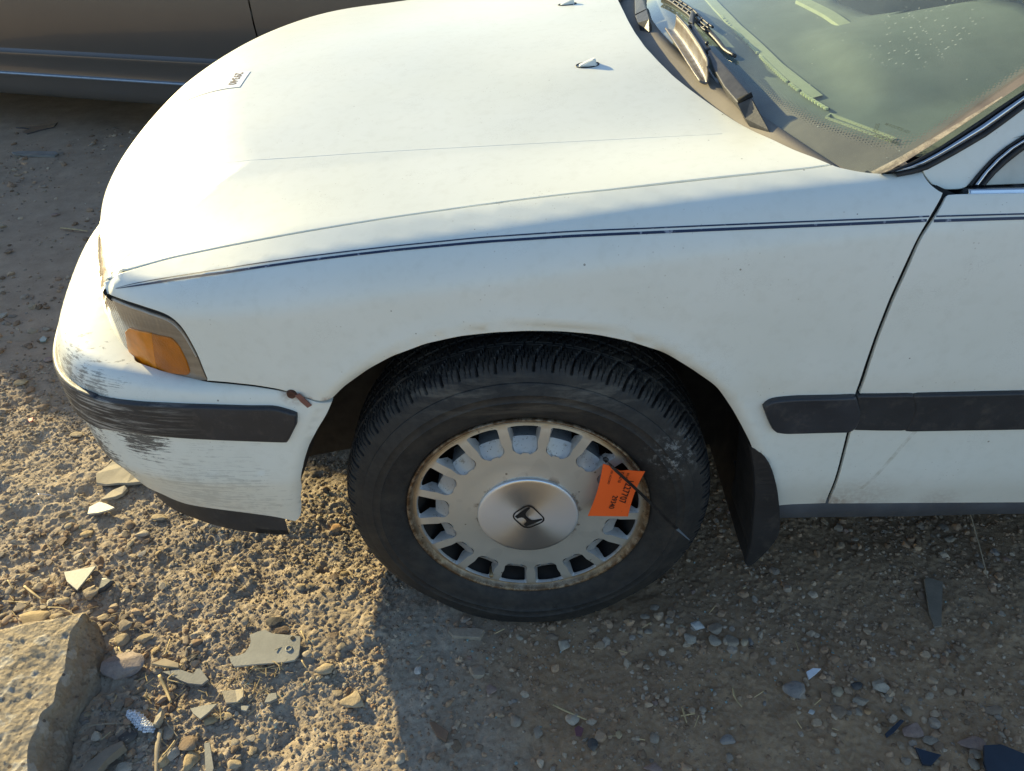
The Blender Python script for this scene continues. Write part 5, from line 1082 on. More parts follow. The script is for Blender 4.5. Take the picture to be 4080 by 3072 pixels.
# slot pockets: side walls, sloping floor, and the open window at the outer end
Vp = []; Fp = []; Vw = []; Fw = []
for L, (c, s) in slots:
    n = len(L); k = len(Vp); rot = lambda x, y: (x*c-y*s, x*s+y*c)
    loc = [(x*c+y*s, -x*s+y*c) for x, y in L]
    for (x, y), (lx, ly) in zip(L, loc):
        r = math.hypot(x, y); Vp.append((x, depth(r)+.0002, y+WC[2]))
    # second ring: 1 mm in, slightly deeper; third: deep
    cxm = 0; cym = .163
    for (lx, ly) in loc:
        x, y = lx*.955, cym+(ly-cym)*.965; X, Y = rot(x, y); Vp.append((X, depth(math.hypot(X, Y))+.0022, Y+WC[2]))
    for (lx, ly) in loc:
        q = min(1, max(0, (ly-.137)/.025)); d = .006+(.017*q if ly < .176 else .004)
        x, y = lx*(.93-.10*q), cym+(ly-cym)*.94; X, Y = rot(x, y); Vp.append((X, d, Y+WC[2]))
    for i in range(n):
        j = (i+1) % n
        Fp.append([k+i, k+j, k+n+j, k+n+i]); Fp.append([k+n+i, k+n+j, k+2*n+j, k+2*n+i])
    # sloping floor up to r=.172, beyond that open
    k2 = len(Vp); prof_ = [(.1362, .0026, .0070), (.1372, .0032, .0108), (.1385, .0040, .0138), (.141, .0054, .0168), (.145, .0080, .0186), (.150, .0110, .0198), (.156, .0150, .0200), (.1605, .0182, .0208)]
    for r, d, w in prof_:
        for q in np.linspace(-1, 1, 7):
            X, Y = rot(q*w, r); Vp.append((X, d-.0035*abs(q)**4, Y+WC[2]))
    m7 = len(prof_)
    for a in range(m7-1):
        for b in range(6): Fp.append([k2+a*7+b, k2+a*7+b+1, k2+(a+1)*7+b+1, k2+(a+1)*7+b])
    k3 = len(Vp)
    for q in np.linspace(-1, 1, 7):
        X, Y = rot(q*.0200, .1595); Vp.append((X, .055, Y+WC[2]))
    for b in range(6): Fp.append([k2+(m7-1)*7+b, k2+(m7-1)*7+b+1, k3+b+1, k3+b])
pk = mk('slot_pockets', Vp, Fp, M_pocket, wheel, True)
try: pk.data.set_sharp_from_angle(angle=R(35))
except Exception: pass
# barrel and brake, dark behind the slots
bm = bmesh.new(); rows = []
for y, r in ((.012, .1955), (.05, .180), (.16, .180), (.16, .03)):
    rows.append([bm.verts.new((r*math.cos(t), y, WC[2]+r*math.sin(t))) for t in np.linspace(0, 2*math.pi, 64, endpoint=False)])
for a, b in zip(rows[:-1], rows[1:]):
    for i in range(64): bm.faces.new((a[i], a[(i+1) % 64], b[(i+1) % 64], b[i]))
bmo('rim_barrel', bm, simple('brake_dust', (.022, .018, .015), .85, var=.4), wheel, True)
bm = bmesh.new(); bmesh.ops.create_cone(bm, segments=48, radius1=.13, radius2=.13, depth=.02, cap_ends=True)
bmesh.ops.transform(bm, matrix=Matrix.Translation((0, .085, WC[2])) @ Matrix.Rotation(R(90), 4, 'X'), verts=bm.verts); bmo('brake_disc', bm, M_rust, wheel, True, 40)
# tyre valve at the lower left slot
tube('valve', [(-.070, .02, WC[2]-.163), (-.0705, .004, WC[2]-.1635), (-.0708, -.002, WC[2]-.164)], .004, simple('brass', (.30, .22, .12), .5, .6), wheel, 8)
# centre cap: spun aluminium
M_cap = NT('spun_aluminium'); M_cap.set(Color=(.76, .775, .79), Metallic=1.0, Roughness=.42)
M_cap.b.inputs['Anisotropic'].default_value = .85
tg = M_cap.n('ShaderNodeTangent'); tg.direction_type = 'RADIAL'; tg.axis = 'Z'; M_cap.l(tg.outputs[0], M_cap.b.inputs['Tangent'])
_rr = M_cap.n('ShaderNodeVectorMath'); _rr.operation = 'LENGTH'; M_cap.l(M_cap.co(), _rr.inputs[0])
_wv = M_cap.n('ShaderNodeTexNoise'); _wv.noise_dimensions = '1D'; _wv.inputs['Scale'].default_value = 2600; M_cap.l(_rr.outputs['Value'], _wv.inputs['W'])
M_cap.set(Normal=M_cap.bump(_wv.outputs['Fac'], .05, .0004)); M_cap = M_cap.m
cr_ = .0872; V = []; Fc = []; prof_ = [(0, .0092), (.02, .0092), (.04, .0091), (.06, .0090), (.081, .0088), (.0848, .0084), (.0862, .0074), (cr_, .0050), (cr_, -.002)]
m = 128
for r, h in prof_:
    for t in np.linspace(0, 2*math.pi, m, endpoint=False): V.append((max(r, .0001)*math.cos(t), max(r, .0001)*math.sin(t), h))
for a in range(len(prof_)-1):
    for i in range(m): Fc.append([a*m+i, (a+1)*m+i, (a+1)*m+(i+1) % m, a*m+(i+1) % m])
cap = mk('centre_cap', V, Fc, M_cap, wheel, True)
cap.matrix_local = Matrix.Translation((0, 0, WC[2])) @ Matrix.Rotation(R(90), 4, 'X')
M_ring = simple('cap_edge_grime', (.035, .03, .025), .8, var=.4, vscale=120)
an = np.linspace(0, 2*math.pi, 97); tube('cap_seam', [((cr_+.0006)*math.cos(a), -.0008, WC[2]+(cr_+.0006)*math.sin(a)) for a in an], .0011, M_ring, wheel, 6)
# emblem: rounded tapered frame with a waisted letter H inside, printed black
M_emb = simple('black_print', (.012, .012, .013), .4)
def rot2(x, y, a=R(-54)): return x*math.cos(a)-y*math.sin(a), x*math.sin(a)+y*math.cos(a)
def rpoly(wT, wB, h, r, m=6):
    c = [(-wB, -h), (wB, -h), (wT, h), (-wT, h)]; out = []
    for i in range(4):
        p = np.array(c[i]); a = np.array(c[i-1])-p; b = np.array(c[(i+1) % 4])-p; a = a/np.linalg.norm(a); b = b/np.linalg.norm(b)
        for q in np.linspace(0, 1, m): out.append(tuple(p+a*r*(1-q)**2+b*r*q**2))
    return out
def flat(name, loops, faces_from, yoff=-.0099):
    P = []; E = []
    for L in loops:
        k = len(P); P += L; E += [(k+i, k+(i+1) % len(L)) for i in range(len(L))]
    vs, es, fs, *_ = delaunay_2d_cdt([Vector(p) for p in P], E, [], 0, 1e-8)
    A = np.array([(p.x, p.y) for p in vs]); cn = np.array([A[list(t)].mean(0) for t in fs]); k = inpoly(cn, np.array(loops[0]))
    for L in loops[1:]: k &= ~inpoly(cn, np.array(L))
    V = []
    for x, y in A:
        X, Y = rot2(x, y); V.append((X, yoff, WC[2]+Y))
    return mk(name, V, [list(t)[::-1] for t, q in zip(fs, k) if q], M_emb, wheel, False)
flat('emblem', [rpoly(.0262, .0225, .0222, .0150, 10), rpoly(.0236, .0202, .0198, .0132, 10)], 0)
hh = .0166
half = [(-.0196, hh), (-.0162, hh), (-.0122, .0062), (-.0098, .0022), (-.0068, .0004), (-.003, -.0004), (0, -.0005)]
halfb = [(0, -.0068), (-.0040, -.0072), (-.0066, -.0090), (-.0080, -.0125), (-.0088, -hh), (-.0154, -hh), (-.0164, -.0115), (-.0182, -.002)]
Hs = half+[(-x, y) for x, y in half[::-1][1:]]+[(-x, y) for x, y in halfb[::-1]]+halfb[1:]
flat('emblem', [Hs], 0)
# ------------------------------------------------------------ orange tag and the cable tie that holds it
M_orange = NT('orange_card'); M_orange.set(Color=M_orange.mix(M_orange.noise(8, 3), (.90, .125, .020), (.94, .145, .026)), Roughness=.55, Spec=.3); M_orange = M_orange.m
M_ink = simple('black_ink', (.05, .012, .008), .6)
TG = [np.array(p) for p in D_tag]; TA, TB, TC_, TD = TG
def tagpos(u, v):
    "u down the tag 0..1, v across 0..1"
    u = np.asarray(u, float); v = np.asarray(v, float)
    p = (TA*((1-u)*(1-v))[..., None]+TB*((1-u)*v)[..., None]+TC_*(u*v)[..., None]+TD*(u*(1-v))[..., None])
    e = np.zeros(p.shape); e[..., 2] = -.0045*np.exp(-((v-.40)/.12)**2)*np.clip(1-u*7, 0, 1)
    e[..., 1] = -.006*np.sin(v*2.6)*(1-u)**2+.010*v*u-.004*u
    e[..., 0] = -.0045*np.sin(math.pi*u)*(1-v)*0+.0035*np.sin(math.pi*u)*(.5-v)*2
    return p+e
uu, vv_ = np.meshgrid(np.linspace(0, 1, 26), np.linspace(0, 1, 18), indexing='ij'); P = tagpos(uu, vv_)
V = np.vstack([P.reshape(-1, 3), P.reshape(-1, 3)+[0, .0006, 0]]); nn_ = 26*18; Fc = []
for i in range(25):
    for j in range(17):
        a, b, c, d = i*18+j, i*18+j+1, (i+1)*18+j+1, (i+1)*18+j; Fc.append([a, d, c, b]); Fc.append([nn_+a, nn_+b, nn_+c, nn_+d])
TAG = mk('paper_tag', V, Fc, M_orange, None, True)
tag(TAG, 'bright orange paper tag with printed numbers hanging over the wheel rim', 'tag')
Wt, Ht_ = .0685, .1145
def tagtxt(s, u0, v0, h, sp=1.0):
    def f(Pm):
        return tagpos(np.clip(u0+Pm[:, 0]*sp/Ht_, -.2, 1.2), v0+Pm[:, 1]/Wt)+np.array([0, -.0009, 0])
    lettering('printed_text', s, (0, 0, 0), (1, 0, 0), (0, 1, 0), h, M_ink, TAG, f=f)
tagtxt('1227707', .185, .655, .0134, .92)
tagtxt('29340', .55, .445, .0100, .95)
tagtxt('IC: 66710', .03, .445, .0052)
tagtxt('BHL-W: L', .05, .60, .0034)
tagtxt('1991 ACCORD', .06, .205, .0036)
tagtxt('....', .86, .80, .003)
M_tie = plastic('black_nylon', (.013, .013, .014), .35)
tl = resample(D_tie, .006, 3); t_ = np.gradient(tl, axis=0); t_ /= np.linalg.norm(t_, axis=1)[:, None]; yd = np.array((0, -1., 0)); sdv = np.cross(t_, yd); sdv /= np.linalg.norm(sdv, axis=1)[:, None]
n = len(tl); wdt = np.where(np.arange(n) > n*.86, np.interp(np.arange(n), [n*.86, n-1], [.0020, .0007]), .00245)[:, None]
V = np.vstack([tl+sdv*wdt, tl+sdv*wdt+yd*.0013, tl-sdv*wdt+yd*.0013, tl-sdv*wdt]); Fc = [[r*n+i, r*n+i+1, ((r+1) % 4)*n+i+1, ((r+1) % 4)*n+i] for r in range(4) for i in range(n-1)]
kk = int(n*.86)
TIE = thing('cable_tie', 'black plastic cable tie looped through a wheel slot across the orange tag', 'cable tie', tuple(tl[0]))
def local(V): return np.asarray(V)-tl[0]
mk('strap', local(V), [f for f in Fc if (f[0] % n) < kk], M_tie, TIE, False)
mk('tip', local(V), [f for f in Fc if (f[0] % n) >= kk], simple('sky_tinted_nylon', (.12, .15, .18), .35), TIE, False)  # pale blue tip colour stands in for a sky reflection
hd = D_tie[1]; bm = bmesh.new(); blob_box(bm, Vector((0, 0, 0)), (.0085, .006, .007), Matrix.Rotation(R(45), 3, 'Y')); bmesh.ops.bevel(bm, geom=bm.edges[:], offset=.001, segments=1, affect='EDGES'); bmesh.ops.translate(bm, verts=bm.verts, vec=Vector(hd)-Vector(tl[0])); bmo('head', bm, M_tie, TIE)
# sticker on the hood
M_stk = simple('white_label', (.86, .87, .88), .35, var=.02); ST = [np.array(p) for p in D_sticker]
def stk(u, v):
    u = np.asarray(u, float)[..., None]; v = np.asarray(v, float)[..., None]
    p = ST[0]*(1-u)*(1-v)+ST[1]*(1-u)*v+ST[2]*u*v+ST[3]*u*(1-v)
    return p
uu, vv_ = np.meshgrid(np.linspace(0, 1, 24), np.linspace(0, 1, 12), indexing='ij'); P = stk(uu, vv_).reshape(-1, 3); N = grad(P)
for _ in range(4): P = P-N*(F(P)-.0009)[:, None]
STK = mk('sticker', P, [[i*12+j, (i+1)*12+j, (i+1)*12+j+1, i*12+j+1] for i in range(23) for j in range(11)], M_stk, None, True)
tag(STK, 'white paper sticker with a printed number stuck on the car hood', 'sticker')
def fst(Pm):
    P = stk(.80+Pm[:, 1]/.155, .93-Pm[:, 0]/.084); N = grad(P)
    for _ in range(3): P = P-N*(F(P)-.0014)[:, None]
    return P
lettering('printed_text', '29340', (0, 0, 0), (1, 0, 0), (0, 1, 0), .0185, M_ink, STK, f=lambda Pm: fst(np.c_[Pm[:, 0], Pm[:, 1]+.0, Pm[:, 2]]))
# ------------------------------------------------------------ grey van parked beyond the hood
M_grey = NT('bronze_grey_paint')
M_grey.set(Color=M_grey.mix(M_grey.noise(3, 4), (.125, .115, .105), (.15, .138, .125)), Metallic=.35, Roughness=.30, Spec=.5, Coat=.5); M_grey = M_grey.m
VAN = thing('parked_van', 'dark bronze grey van parked beyond the white hood, only its flank showing', 'van', (-2.692, 3.124, 0), R(-16.72))
VX0, VX1 = -2.5, 3.2; VWB = (-1.25, 2.45); VR = .335
side = [(.10, .17), (.035, .185), (.015, .205), (.008, .235), (.004, .262), (.000, .285), (-.004, .297), (.006, .304), (.008, .318), (.004, .345), (-.003, .385), (-.009, .398), (-.008, .404), (.006, .411), (.012, .420), (.008, .440), (-.006, .50), (-.014, .58), (-.015, .68), (-.008, .78), (.004, .86), (.02, .93)]
def cut(z, x0, x1, wheels=True):
    return x0, x1
def flank(name, x0, x1, prof, mat, parent, mirror=False, wells=True, nx=60):
    xs = np.linspace(x0, x1, nx); bm = bmesh.new(); rows = []
    for x in xs:
        row = []
        for y, z in prof:
            zz = z
            if wells:
                for w in VWB:
                    dx = abs(x-w)
                    if dx < .40: zz = max(zz, .33+math.sqrt(max(0, .40**2-dx*dx))*.97-.0)
            yy = np.interp(zz, [p[1] for p in prof], [p[0] for p in prof]) if zz != z else y
            e = .30*max(0, (abs(x-.2)-2.1)/.6)**2
            row.append(bm.verts.new((x, (1.80-yy-e) if mirror else yy+e, zz)))
        rows.append(row)
    for a, b in zip(rows[:-1], rows[1:]):
        for i in range(len(prof)-1):
            try: bm.faces.new((a[i], b[i], b[i+1], a[i+1]))
            except Exception: pass
    bmesh.ops.remove_doubles(bm, verts=bm.verts, dist=1e-5)
    return bmo(name, bm, mat, parent, True, 40)
dg_ = 1.588
flank('door', -.42, dg_-.004, side, M_grey, VAN, wells=False, nx=12)
flank('front_fender', dg_+.004, VX1, side, M_grey, VAN)
flank('rear_flank', VX0, -.428, side, M_grey, VAN)
flank('far_flank', VX0, VX1, side, M_grey, VAN, True)
qmesh('door_gap', [[(x-.03, .03, .2), (x+.03, .03, .2), (x+.03, .03, .92), (x-.03, .03, .92)] for x in (dg_, -.424)], M_dark, VAN)
# ledge above the sill: sky light is put into its pale blue colour
strp = simple('skylit_edge_strip', (.30, .36, .44), .25, .4); bm = bmesh.new()
for x0, x1 in ((VX0+.9+.75, dg_-.006),):
    v = [bm.verts.new((x, y, z)) for x in (-.82, x1) for y, z in ((.012, .297), (-.006, .2965), (-.0075, .301), (-.006, .3055), (.010, .3085))]
    for i in range(4): bm.faces.new((v[i], v[5+i], v[6+i], v[1+i]))
bmo('sill_strip', bm, strp, VAN)
# greenhouse
gh = [(.02, .93), (.05, .96), (.17, 1.36), (.20, 1.42), (.26, 1.465), (.40, 1.495), (.90, 1.515)]
bm = bmesh.new(); rows = []
for x, k in ((VX0+.05, 0), (VX0+.12, .8), (VX0+.22, 1), (.4, 1), (1.1, .97), (1.35, .86), (1.95, .0)):
    row = []
    for y, z in gh+[(1.80-y, z) for y, z in gh[::-1][1:]]:
        row.append(bm.verts.new((x, y, .93+(z-.93)*k if k else min(z, .935+.0001*z))))
    rows.append(row)
for a, b in zip(rows[:-1], rows[1:]):
    for i in range(len(rows[0])-1): bm.faces.new((a[i], b[i], b[i+1], a[i+1]))
bmo('cabin', bm, M_grey, VAN, True, 40)
def vglass(x0, x1): return [(x0, .050, .965), (x1, .050, .965), (x1-.06, .158, 1.345), (x0+.06, .158, 1.345)]
for x0, x1 in ((VX0+.35, -.95), (-.85, .30), (.42, 1.30)):
    qmesh('window', [[(x, y-.006, z) for x, y, z in vglass(x0, x1)]], M_side, VAN); qmesh('window', [[(x, 1.806-y, z) for x, y, z in vglass(x0, x1)]], M_side, VAN)
qmesh('windscreen', [[(1.36, .24, 1.34), (1.36, 1.56, 1.34), (1.93, 1.70, .965), (1.93, .10, .965)]], M_side, VAN)
qmesh('bonnet', [[(1.90, .03, .93), (1.90, 1.77, .93), (VX1-.25, 1.70, .88), (VX1-.25, .10, .88)], [(VX1-.25, .10, .88), (VX1-.25, 1.70, .88), (VX1-.02, 1.52, .72), (VX1-.02, .28, .72)], [(VX1-.02, .28, .72), (VX1-.02, 1.52, .72), (VX1-.02, 1.52, .25), (VX1-.02, .28, .25)]], M_grey, VAN)
qmesh('tailgate', [[(VX0+.02, .25, .25), (VX0+.02, 1.55, .25), (VX0+.04, 1.62, .93), (VX0+.04, .18, .93)]], M_grey, VAN)
qmesh('underbody', [[(VX0+.1, .10, .22), (VX1-.1, .10, .22), (VX1-.1, 1.70, .22), (VX0+.1, 1.70, .22)]], M_dark, VAN)
def simple_wheel(parent, x, y0, sgn, r=.33):
    w = bpy.data.objects.new('wheel', None); link(w, parent)
    pf = [(0, .19), (-.012, .21), (-.014, .25), (0, .30), (.03, .325), (.09, .33), (.15, .325), (.18, .30), (.18, .19)]
    m = 40; V = []; Fc = []
    for t in np.linspace(0, 2*math.pi, m, endpoint=False):
        for y, q in pf: V.append((x+q*r/.33*math.cos(t), y0+sgn*y, r+q*r/.33*math.sin(t)))
    n = len(pf)
    for i in range(m):
        for j in range(n-1): Fc.append([i*n+j, ((i+1) % m)*n+j, ((i+1) % m)*n+j+1, i*n+j+1])
    mk('tyre', V, Fc, M_rubber, w, True)
    V = [(x, y0+sgn*.02, r)]+[(x+.195*math.cos(t), y0+sgn*.005, r+.195*math.sin(t)) for t in np.linspace(0, 2*math.pi, m, endpoint=False)]
    mk('rim', V, [[0, 1+i, 1+(i+1) % m] for i in range(m)], M_rim, w, True)
for x in VWB: simple_wheel(VAN, x, .03, 1); simple_wheel(VAN, x, 1.77, -1)
simple_wheel(CAR, 2.72, .02, 1, .30); simple_wheel(CAR, 2.72, 1.70, -1, .30); simple_wheel(CAR, 0, 1.70, -1, .30)
# ------------------------------------------------------------ ground: one sheet, finely displaced where the camera is close
near = (-2.0, 1.5, -.85, 1.05)
def _hash(i, j, s):
    h = (i*374761393+j*668265263+s*1274126177) & 0xffffffff
    h = ((h ^ (h >> 13))*1274126177) & 0xffffffff
    return ((h ^ (h >> 16)) & 0xffff)/65535.
def vnoise(x, y, s=0):
    i = np.floor(x).astype(np.int64); j = np.floor(y).astype(np.int64); u = x-i; v = y-j; u = u*u*u*(u*(u*6-15)+10); v = v*v*v*(v*(v*6-15)+10)
    a = _hash(i, j, s); b = _hash(i+1, j, s); c = _hash(i, j+1, s); d = _hash(i+1, j+1, s)
    return (a*(1-u)+b*u)*(1-v)+(c*(1-u)+d*u)*v
def fbm(x, y, f, o=4, s=0, g=.5):
    r = 0; a = 1; t = 0
    for k in range(o): r = r+a*(vnoise(x*f+17.3*k, y*f+9.1*k, s+k)-.5); t += a; a *= g; f *= 2.03
    return r/t*2
def packed(x, y):
    "0 loose clods .. 1 packed by feet and tyres (the strip along the car's flank)"
    return np.clip((x+.34+.10*fbm(x, y, 3, 2, 5))/.12, 0, 1)*np.clip((.9-y)/.3, 0, 1)
def grains(x, y, f, s, r0=.34, r1=.62):
    "rounded crumbs: highest of the domes standing in the neighbouring cells"
    X = x*f; Y = y*f; i = np.floor(X).astype(np.int64); j = np.floor(Y).astype(np.int64); out = np.zeros(X.shape)
    for a in (-1, 0, 1):
        for b in (-1, 0, 1):
            ci, cj = i+a, j+b; px_ = ci+.5+.8*(_hash(ci, cj, s)-.5); py_ = cj+.5+.8*(_hash(ci, cj, s+1)-.5); q = _hash(ci, cj, s+2)
            r = r0+(r1-r0)*q; d2 = ((X-px_)**2+(Y-py_)**2)/(r*r); out = np.maximum(out, np.sqrt(np.clip(1-d2, 0, 1))*(.35+.65*_hash(ci, cj, s+3))*r/.62)
    return out
def base(x, y): return .012*fbm(x, y, 2.2, 3, 1)+.004*fbm(x, y, 11, 3, 2)-.003
def gz(x, y, edge=True):
    x = np.asarray(x, float); y = np.asarray(y, float)
    p = packed(x, y); far = np.clip((y-.8)/.4, 0, 1)
    h = .012*fbm(x, y, 2.2, 3, 1)+(.0085-.004*p)*fbm(x, y, 11, 3, 2)
    wx = x+.004*fbm(x, y, 60, 2, 61); wy = y+.004*fbm(x, y, 60, 2, 62)
    lump = np.clip(.45+1.6*fbm(x, y, 12, 3, 63), .05, 1.25)
    h = h+(1-.4*far)*((.0032-.0008*p)*lump*grains(wx, wy, 92, 70)+(.0034-.0008*p)*grains(wx, wy, 150, 80))
    h = h+(.0030-.0010*p)*fbm(x, y, 110, 3, 4, .65)
    pit = np.clip(fbm(x, y, 14, 3, 21)-.33, 0, 1); h = h-pit*(.02-.012*p)
    # settled under the tyre
    rt = np.hypot(np.maximum(np.abs(x)-.07, 0), np.maximum(np.abs(y-.09)-.10, 0)); k = np.clip(1-rt/.07, 0, 1); h = h*(1-k)-.002*k
    h = h-.0065
    if edge:      # relief dies away towards the rim of the finely modelled patch
        k = np.minimum(np.minimum(x-near[0], near[1]-x), np.minimum(y-near[2], near[3]-y)); k = np.clip(k/.30, 0, 1); k = k*k*(3-2*k)
        h = h*k+base(x, y)*(1-k)
    return h
hx = .0036
def grid_mesh(xs, ys, f, skip=None):
    X, Y = np.meshgrid(xs, ys, indexing='ij'); Z = f(X, Y); V = np.stack([X, Y, Z], -1).reshape(-1, 3); n, m = X.shape
    I = np.arange(n*m).reshape(n, m); Q = np.stack([I[:-1, :-1], I[1:, :-1], I[1:, 1:], I[:-1, 1:]], -1).reshape(-1, 4)
    if skip is not None: Q = Q[~skip((X[:-1, :-1]+hx).ravel(), (Y[:-1, :-1]+hx).ravel())]
    return V, Q
def mk_np(name, V, Q, mat, smooth=True):
    me = bpy.data.meshes.new(name); n = len(V); k = Q.shape[1]
    me.vertices.add(n); me.vertices.foreach_set('co', np.asarray(V, np.float32).ravel())
    me.loops.add(Q.size); me.loops.foreach_set('vertex_index', Q.astype(np.int32).ravel())
    me.polygons.add(len(Q)); me.polygons.foreach_set('loop_start', np.arange(0, Q.size, k, dtype=np.int32)); me.polygons.foreach_set('loop_total', np.full(len(Q), k, np.int32))
    me.update(calc_edges=True); me.polygons.foreach_set('use_smooth', [smooth]*len(Q)); me.validate()
    me.materials.append(mat); return link(bpy.data.objects.new(name, me))
M_soil = NT('dry_yard_soil')
n1 = M_soil.noise(1.7, 5); n2 = M_soil.noise(14, 6, .65); n3 = M_soil.noise(120, 6, .7)
c = M_soil.mix(M_soil.ramp(n2, [(.3, 0.), (.7, 1.)]), (.275, .21, .148), (.47, .38, .285))
c = M_soil.mix(M_soil.ramp(n3, [(.42, .0), (.72, .65)]), c, (.53, .45, .345))
xs_ = M_soil.sep()
pk_ = M_soil.math('MULTIPLY', M_soil.ramp(M_soil.math('ADD', xs_[0], M_soil.math('MULTIPLY', M_soil.noise(4, 3), .35)), [(.0, 0.), (.22, 1.)]), M_soil.ramp(xs_[1], [(.65, 1.), (.95, 0.)]))
pg = M_soil.mix(M_soil.ramp(n2, [(.3, 0.), (.72, 1.)]), (.30, .185, .10), (.48, .31, .175))
pg = M_soil.mix(M_soil.ramp(n3, [(.45, 0.), (.8, .5)]), pg, (.46, .38, .29))
c = M_soil.mix(pk_, c, pg)  # packed soil; its redder colour also makes up for the shadow's blue
far_ = M_soil.ramp(xs_[1], [(.55, 0.), (1., 1.)])
c = M_soil.mix(M_soil.math('MULTIPLY', far_, .65), c, M_soil.mix(M_soil.ramp(M_soil.noise(9, 6, .7), [(.35, 0.), (.7, 1.)]), (.29, .19, .12), (.46, .32, .21)))
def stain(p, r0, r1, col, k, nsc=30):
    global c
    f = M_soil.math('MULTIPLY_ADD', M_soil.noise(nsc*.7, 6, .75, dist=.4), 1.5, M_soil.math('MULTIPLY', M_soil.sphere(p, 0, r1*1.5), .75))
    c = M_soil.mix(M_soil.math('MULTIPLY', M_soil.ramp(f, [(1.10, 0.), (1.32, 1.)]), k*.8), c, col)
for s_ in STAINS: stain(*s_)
M_soil.set(Color=c, Roughness=.93, Spec=.25, Normal=M_soil.bump(M_soil.math('ADD', M_soil.noise(330, 5, .7), M_soil.math('MULTIPLY', M_soil.noise(75, 4), 1.2)), .55, .003)); M_soil = M_soil.m
V1, Q1 = grid_mesh(np.arange(near[0], near[1]+1e-6, hx), np.arange(near[2], near[3]+1e-6, hx), gz)
# ring of coarser ground out to the horizon
def axis(a, b):
    mid_ = np.linspace(a, b, 61); out = [3, 6, 12, 25, 60, 150, 400]
    step = np.r_[np.cumsum(np.full(30, .06))]
    return np.unique(np.r_[a-np.array(out)[::-1]-1.8, a-step[::-1], mid_, b+step, b+1.8+np.array(out)])
ax_, ay_ = axis(near[0], near[1]), axis(near[2], near[3])
def farz(X, Y):
    inside = (X > near[0]-1e-6) & (X < near[1]+1e-6) & (Y > near[2]-1e-6) & (Y < near[3]+1e-6)
    z = base(X, Y)
    z = np.where(inside, gz(X, Y)-.0, z)
    onb = (np.abs(X-near[0]) < 1e-5)|(np.abs(X-near[1]) < 1e-5)|(np.abs(Y-near[2]) < 1e-5)|(np.abs(Y-near[3]) < 1e-5)
    return np.where(inside & ~onb, -.05, np.where(inside, base(X, Y)-.0006, z))
V2, Q2 = grid_mesh(ax_, ay_, farz)
cx_ = V2[Q2].mean(1); Q2 = Q2[~((cx_[:, 0] > near[0]+.02) & (cx_[:, 0] < near[1]-.02) & (cx_[:, 1] > near[2]+.02) & (cx_[:, 1] < near[3]-.02))]
G = mk_np('ground', np.vstack([V1, V2]), np.vstack([Q1, Q2+len(V1)]), M_soil); tag(G, kind='structure')

# ------------------------------------------------------------ stones
def rockmesh(seed, sub=2, ang=.35):
    r_ = np.random.default_rng(seed); bm = bmesh.new(); bmesh.ops.create_icosphere(bm, subdivisions=sub, radius=1)
    V = np.array([v.co[:] for v in bm.verts]); F_ = np.array([[v.index for v in f.verts] for f in bm.faces]); bm.free()
    for _ in range(12):       # cut flat faces into the ball
        n = r_.normal(size=3); n /= np.linalg.norm(n); h = r_.uniform(.46, .82); d = V@n; V = V-np.outer(np.clip(d-h, 0, None)*.92, n)
    q = V*2.3+seed; V = V*(1+.13*(fbm(q[:, 0]+q[:, 2]*.7, q[:, 1]-q[:, 2]*.6, 1., 3, seed))[:, None])
    return V/np.abs(V).max(0), F_
STONECOL = dict(tan=(.44, .35, .235), ochre=(.46, .345, .20), pale=(.46, .39, .30), grey=(.35, .285, .215), greyb=(.30, .265, .235), brown=(.27, .195, .135), pink=(.36, .29, .255), pinkd=(.34, .235, .19), dark=(.10, .092, .085), white=(.58, .55, .50), orange=(.47, .28, .14))
STM = {}
for k_, q in STONECOL.items():
    m = NT(k_+'_stone'); q_ = np.array(q)
    cc = m.mix(m.ramp(m.noise(55, 6, .65), [(.3, 0.), (.72, 1.)]), tuple(q_*.68), tuple(np.minimum(q_*1.22, .9))); cc = m.mix(m.math('MULTIPLY', m.ramp(m.noise(300, 3), [(.58, 0.), (.7, 1.)]), .4), cc, tuple(q_*.4))
    cc = m.mix(m.math('MULTIPLY', m.ramp(m.noise(25, 5), [(.5, 0.), (.7, 1.)]), .35), cc, (.33, .26, .175))
    m.set(Color=cc, Roughness=.9, Spec=.25, Normal=m.bump(m.noise(210, 5, .7), .6, .003)); STM[k_] = m.m
RM = [rockmesh(s, 2) for s in range(8)]
for i, (x, y, rx, ry, h, colr, lab) in enumerate(D_R):
    V, F_ = rockmesh(100+i, 3 if rx > .012 else 2)
    a = rng.uniform(0, 6.28) if abs(rx-ry) < .2*rx else rng.uniform(-.3, .3)
    ca, sa = math.cos(a), math.sin(a)
    if abs(a) > .31: V = np.c_[V[:, 0]*ca-V[:, 1]*sa, V[:, 0]*sa+V[:, 1]*ca, V[:, 2]]; V = V/np.abs(V).max(0)
    hh_ = h*.62; V = V*[rx, ry, hh_]
    z = float(gz(x, y)); top = .0
    o = mk('rock', V, F_, STM[colr], None, True)
    try: o.data.set_sharp_from_angle(angle=R(32))
    except Exception: pass
    o.location = (x, y, max(z, -.012)+.0025+hh_*.55); tag(o, lab, 'rock')

# concrete slab
top = np.array(D_slab_top); bot = np.array(D_slab_bot)
def bound(P, z, sp):
    P3 = np.c_[P, np.full(len(P), z)]; return resample(np.vstack([P3, P3[:1]]), sp, 1)[:-1]
tp = bound(top, .075, .005); m_ = len(tp)
b3 = np.c_[bot, np.zeros(len(bot))]; b3 = np.vstack([b3, b3[:1]]); s = np.r_[0, np.cumsum(np.linalg.norm(np.diff(b3, axis=0), axis=1))]
st_ = np.r_[0, np.cumsum(np.linalg.norm(np.diff(np.vstack([tp, tp[:1]]), axis=0), axis=1))]
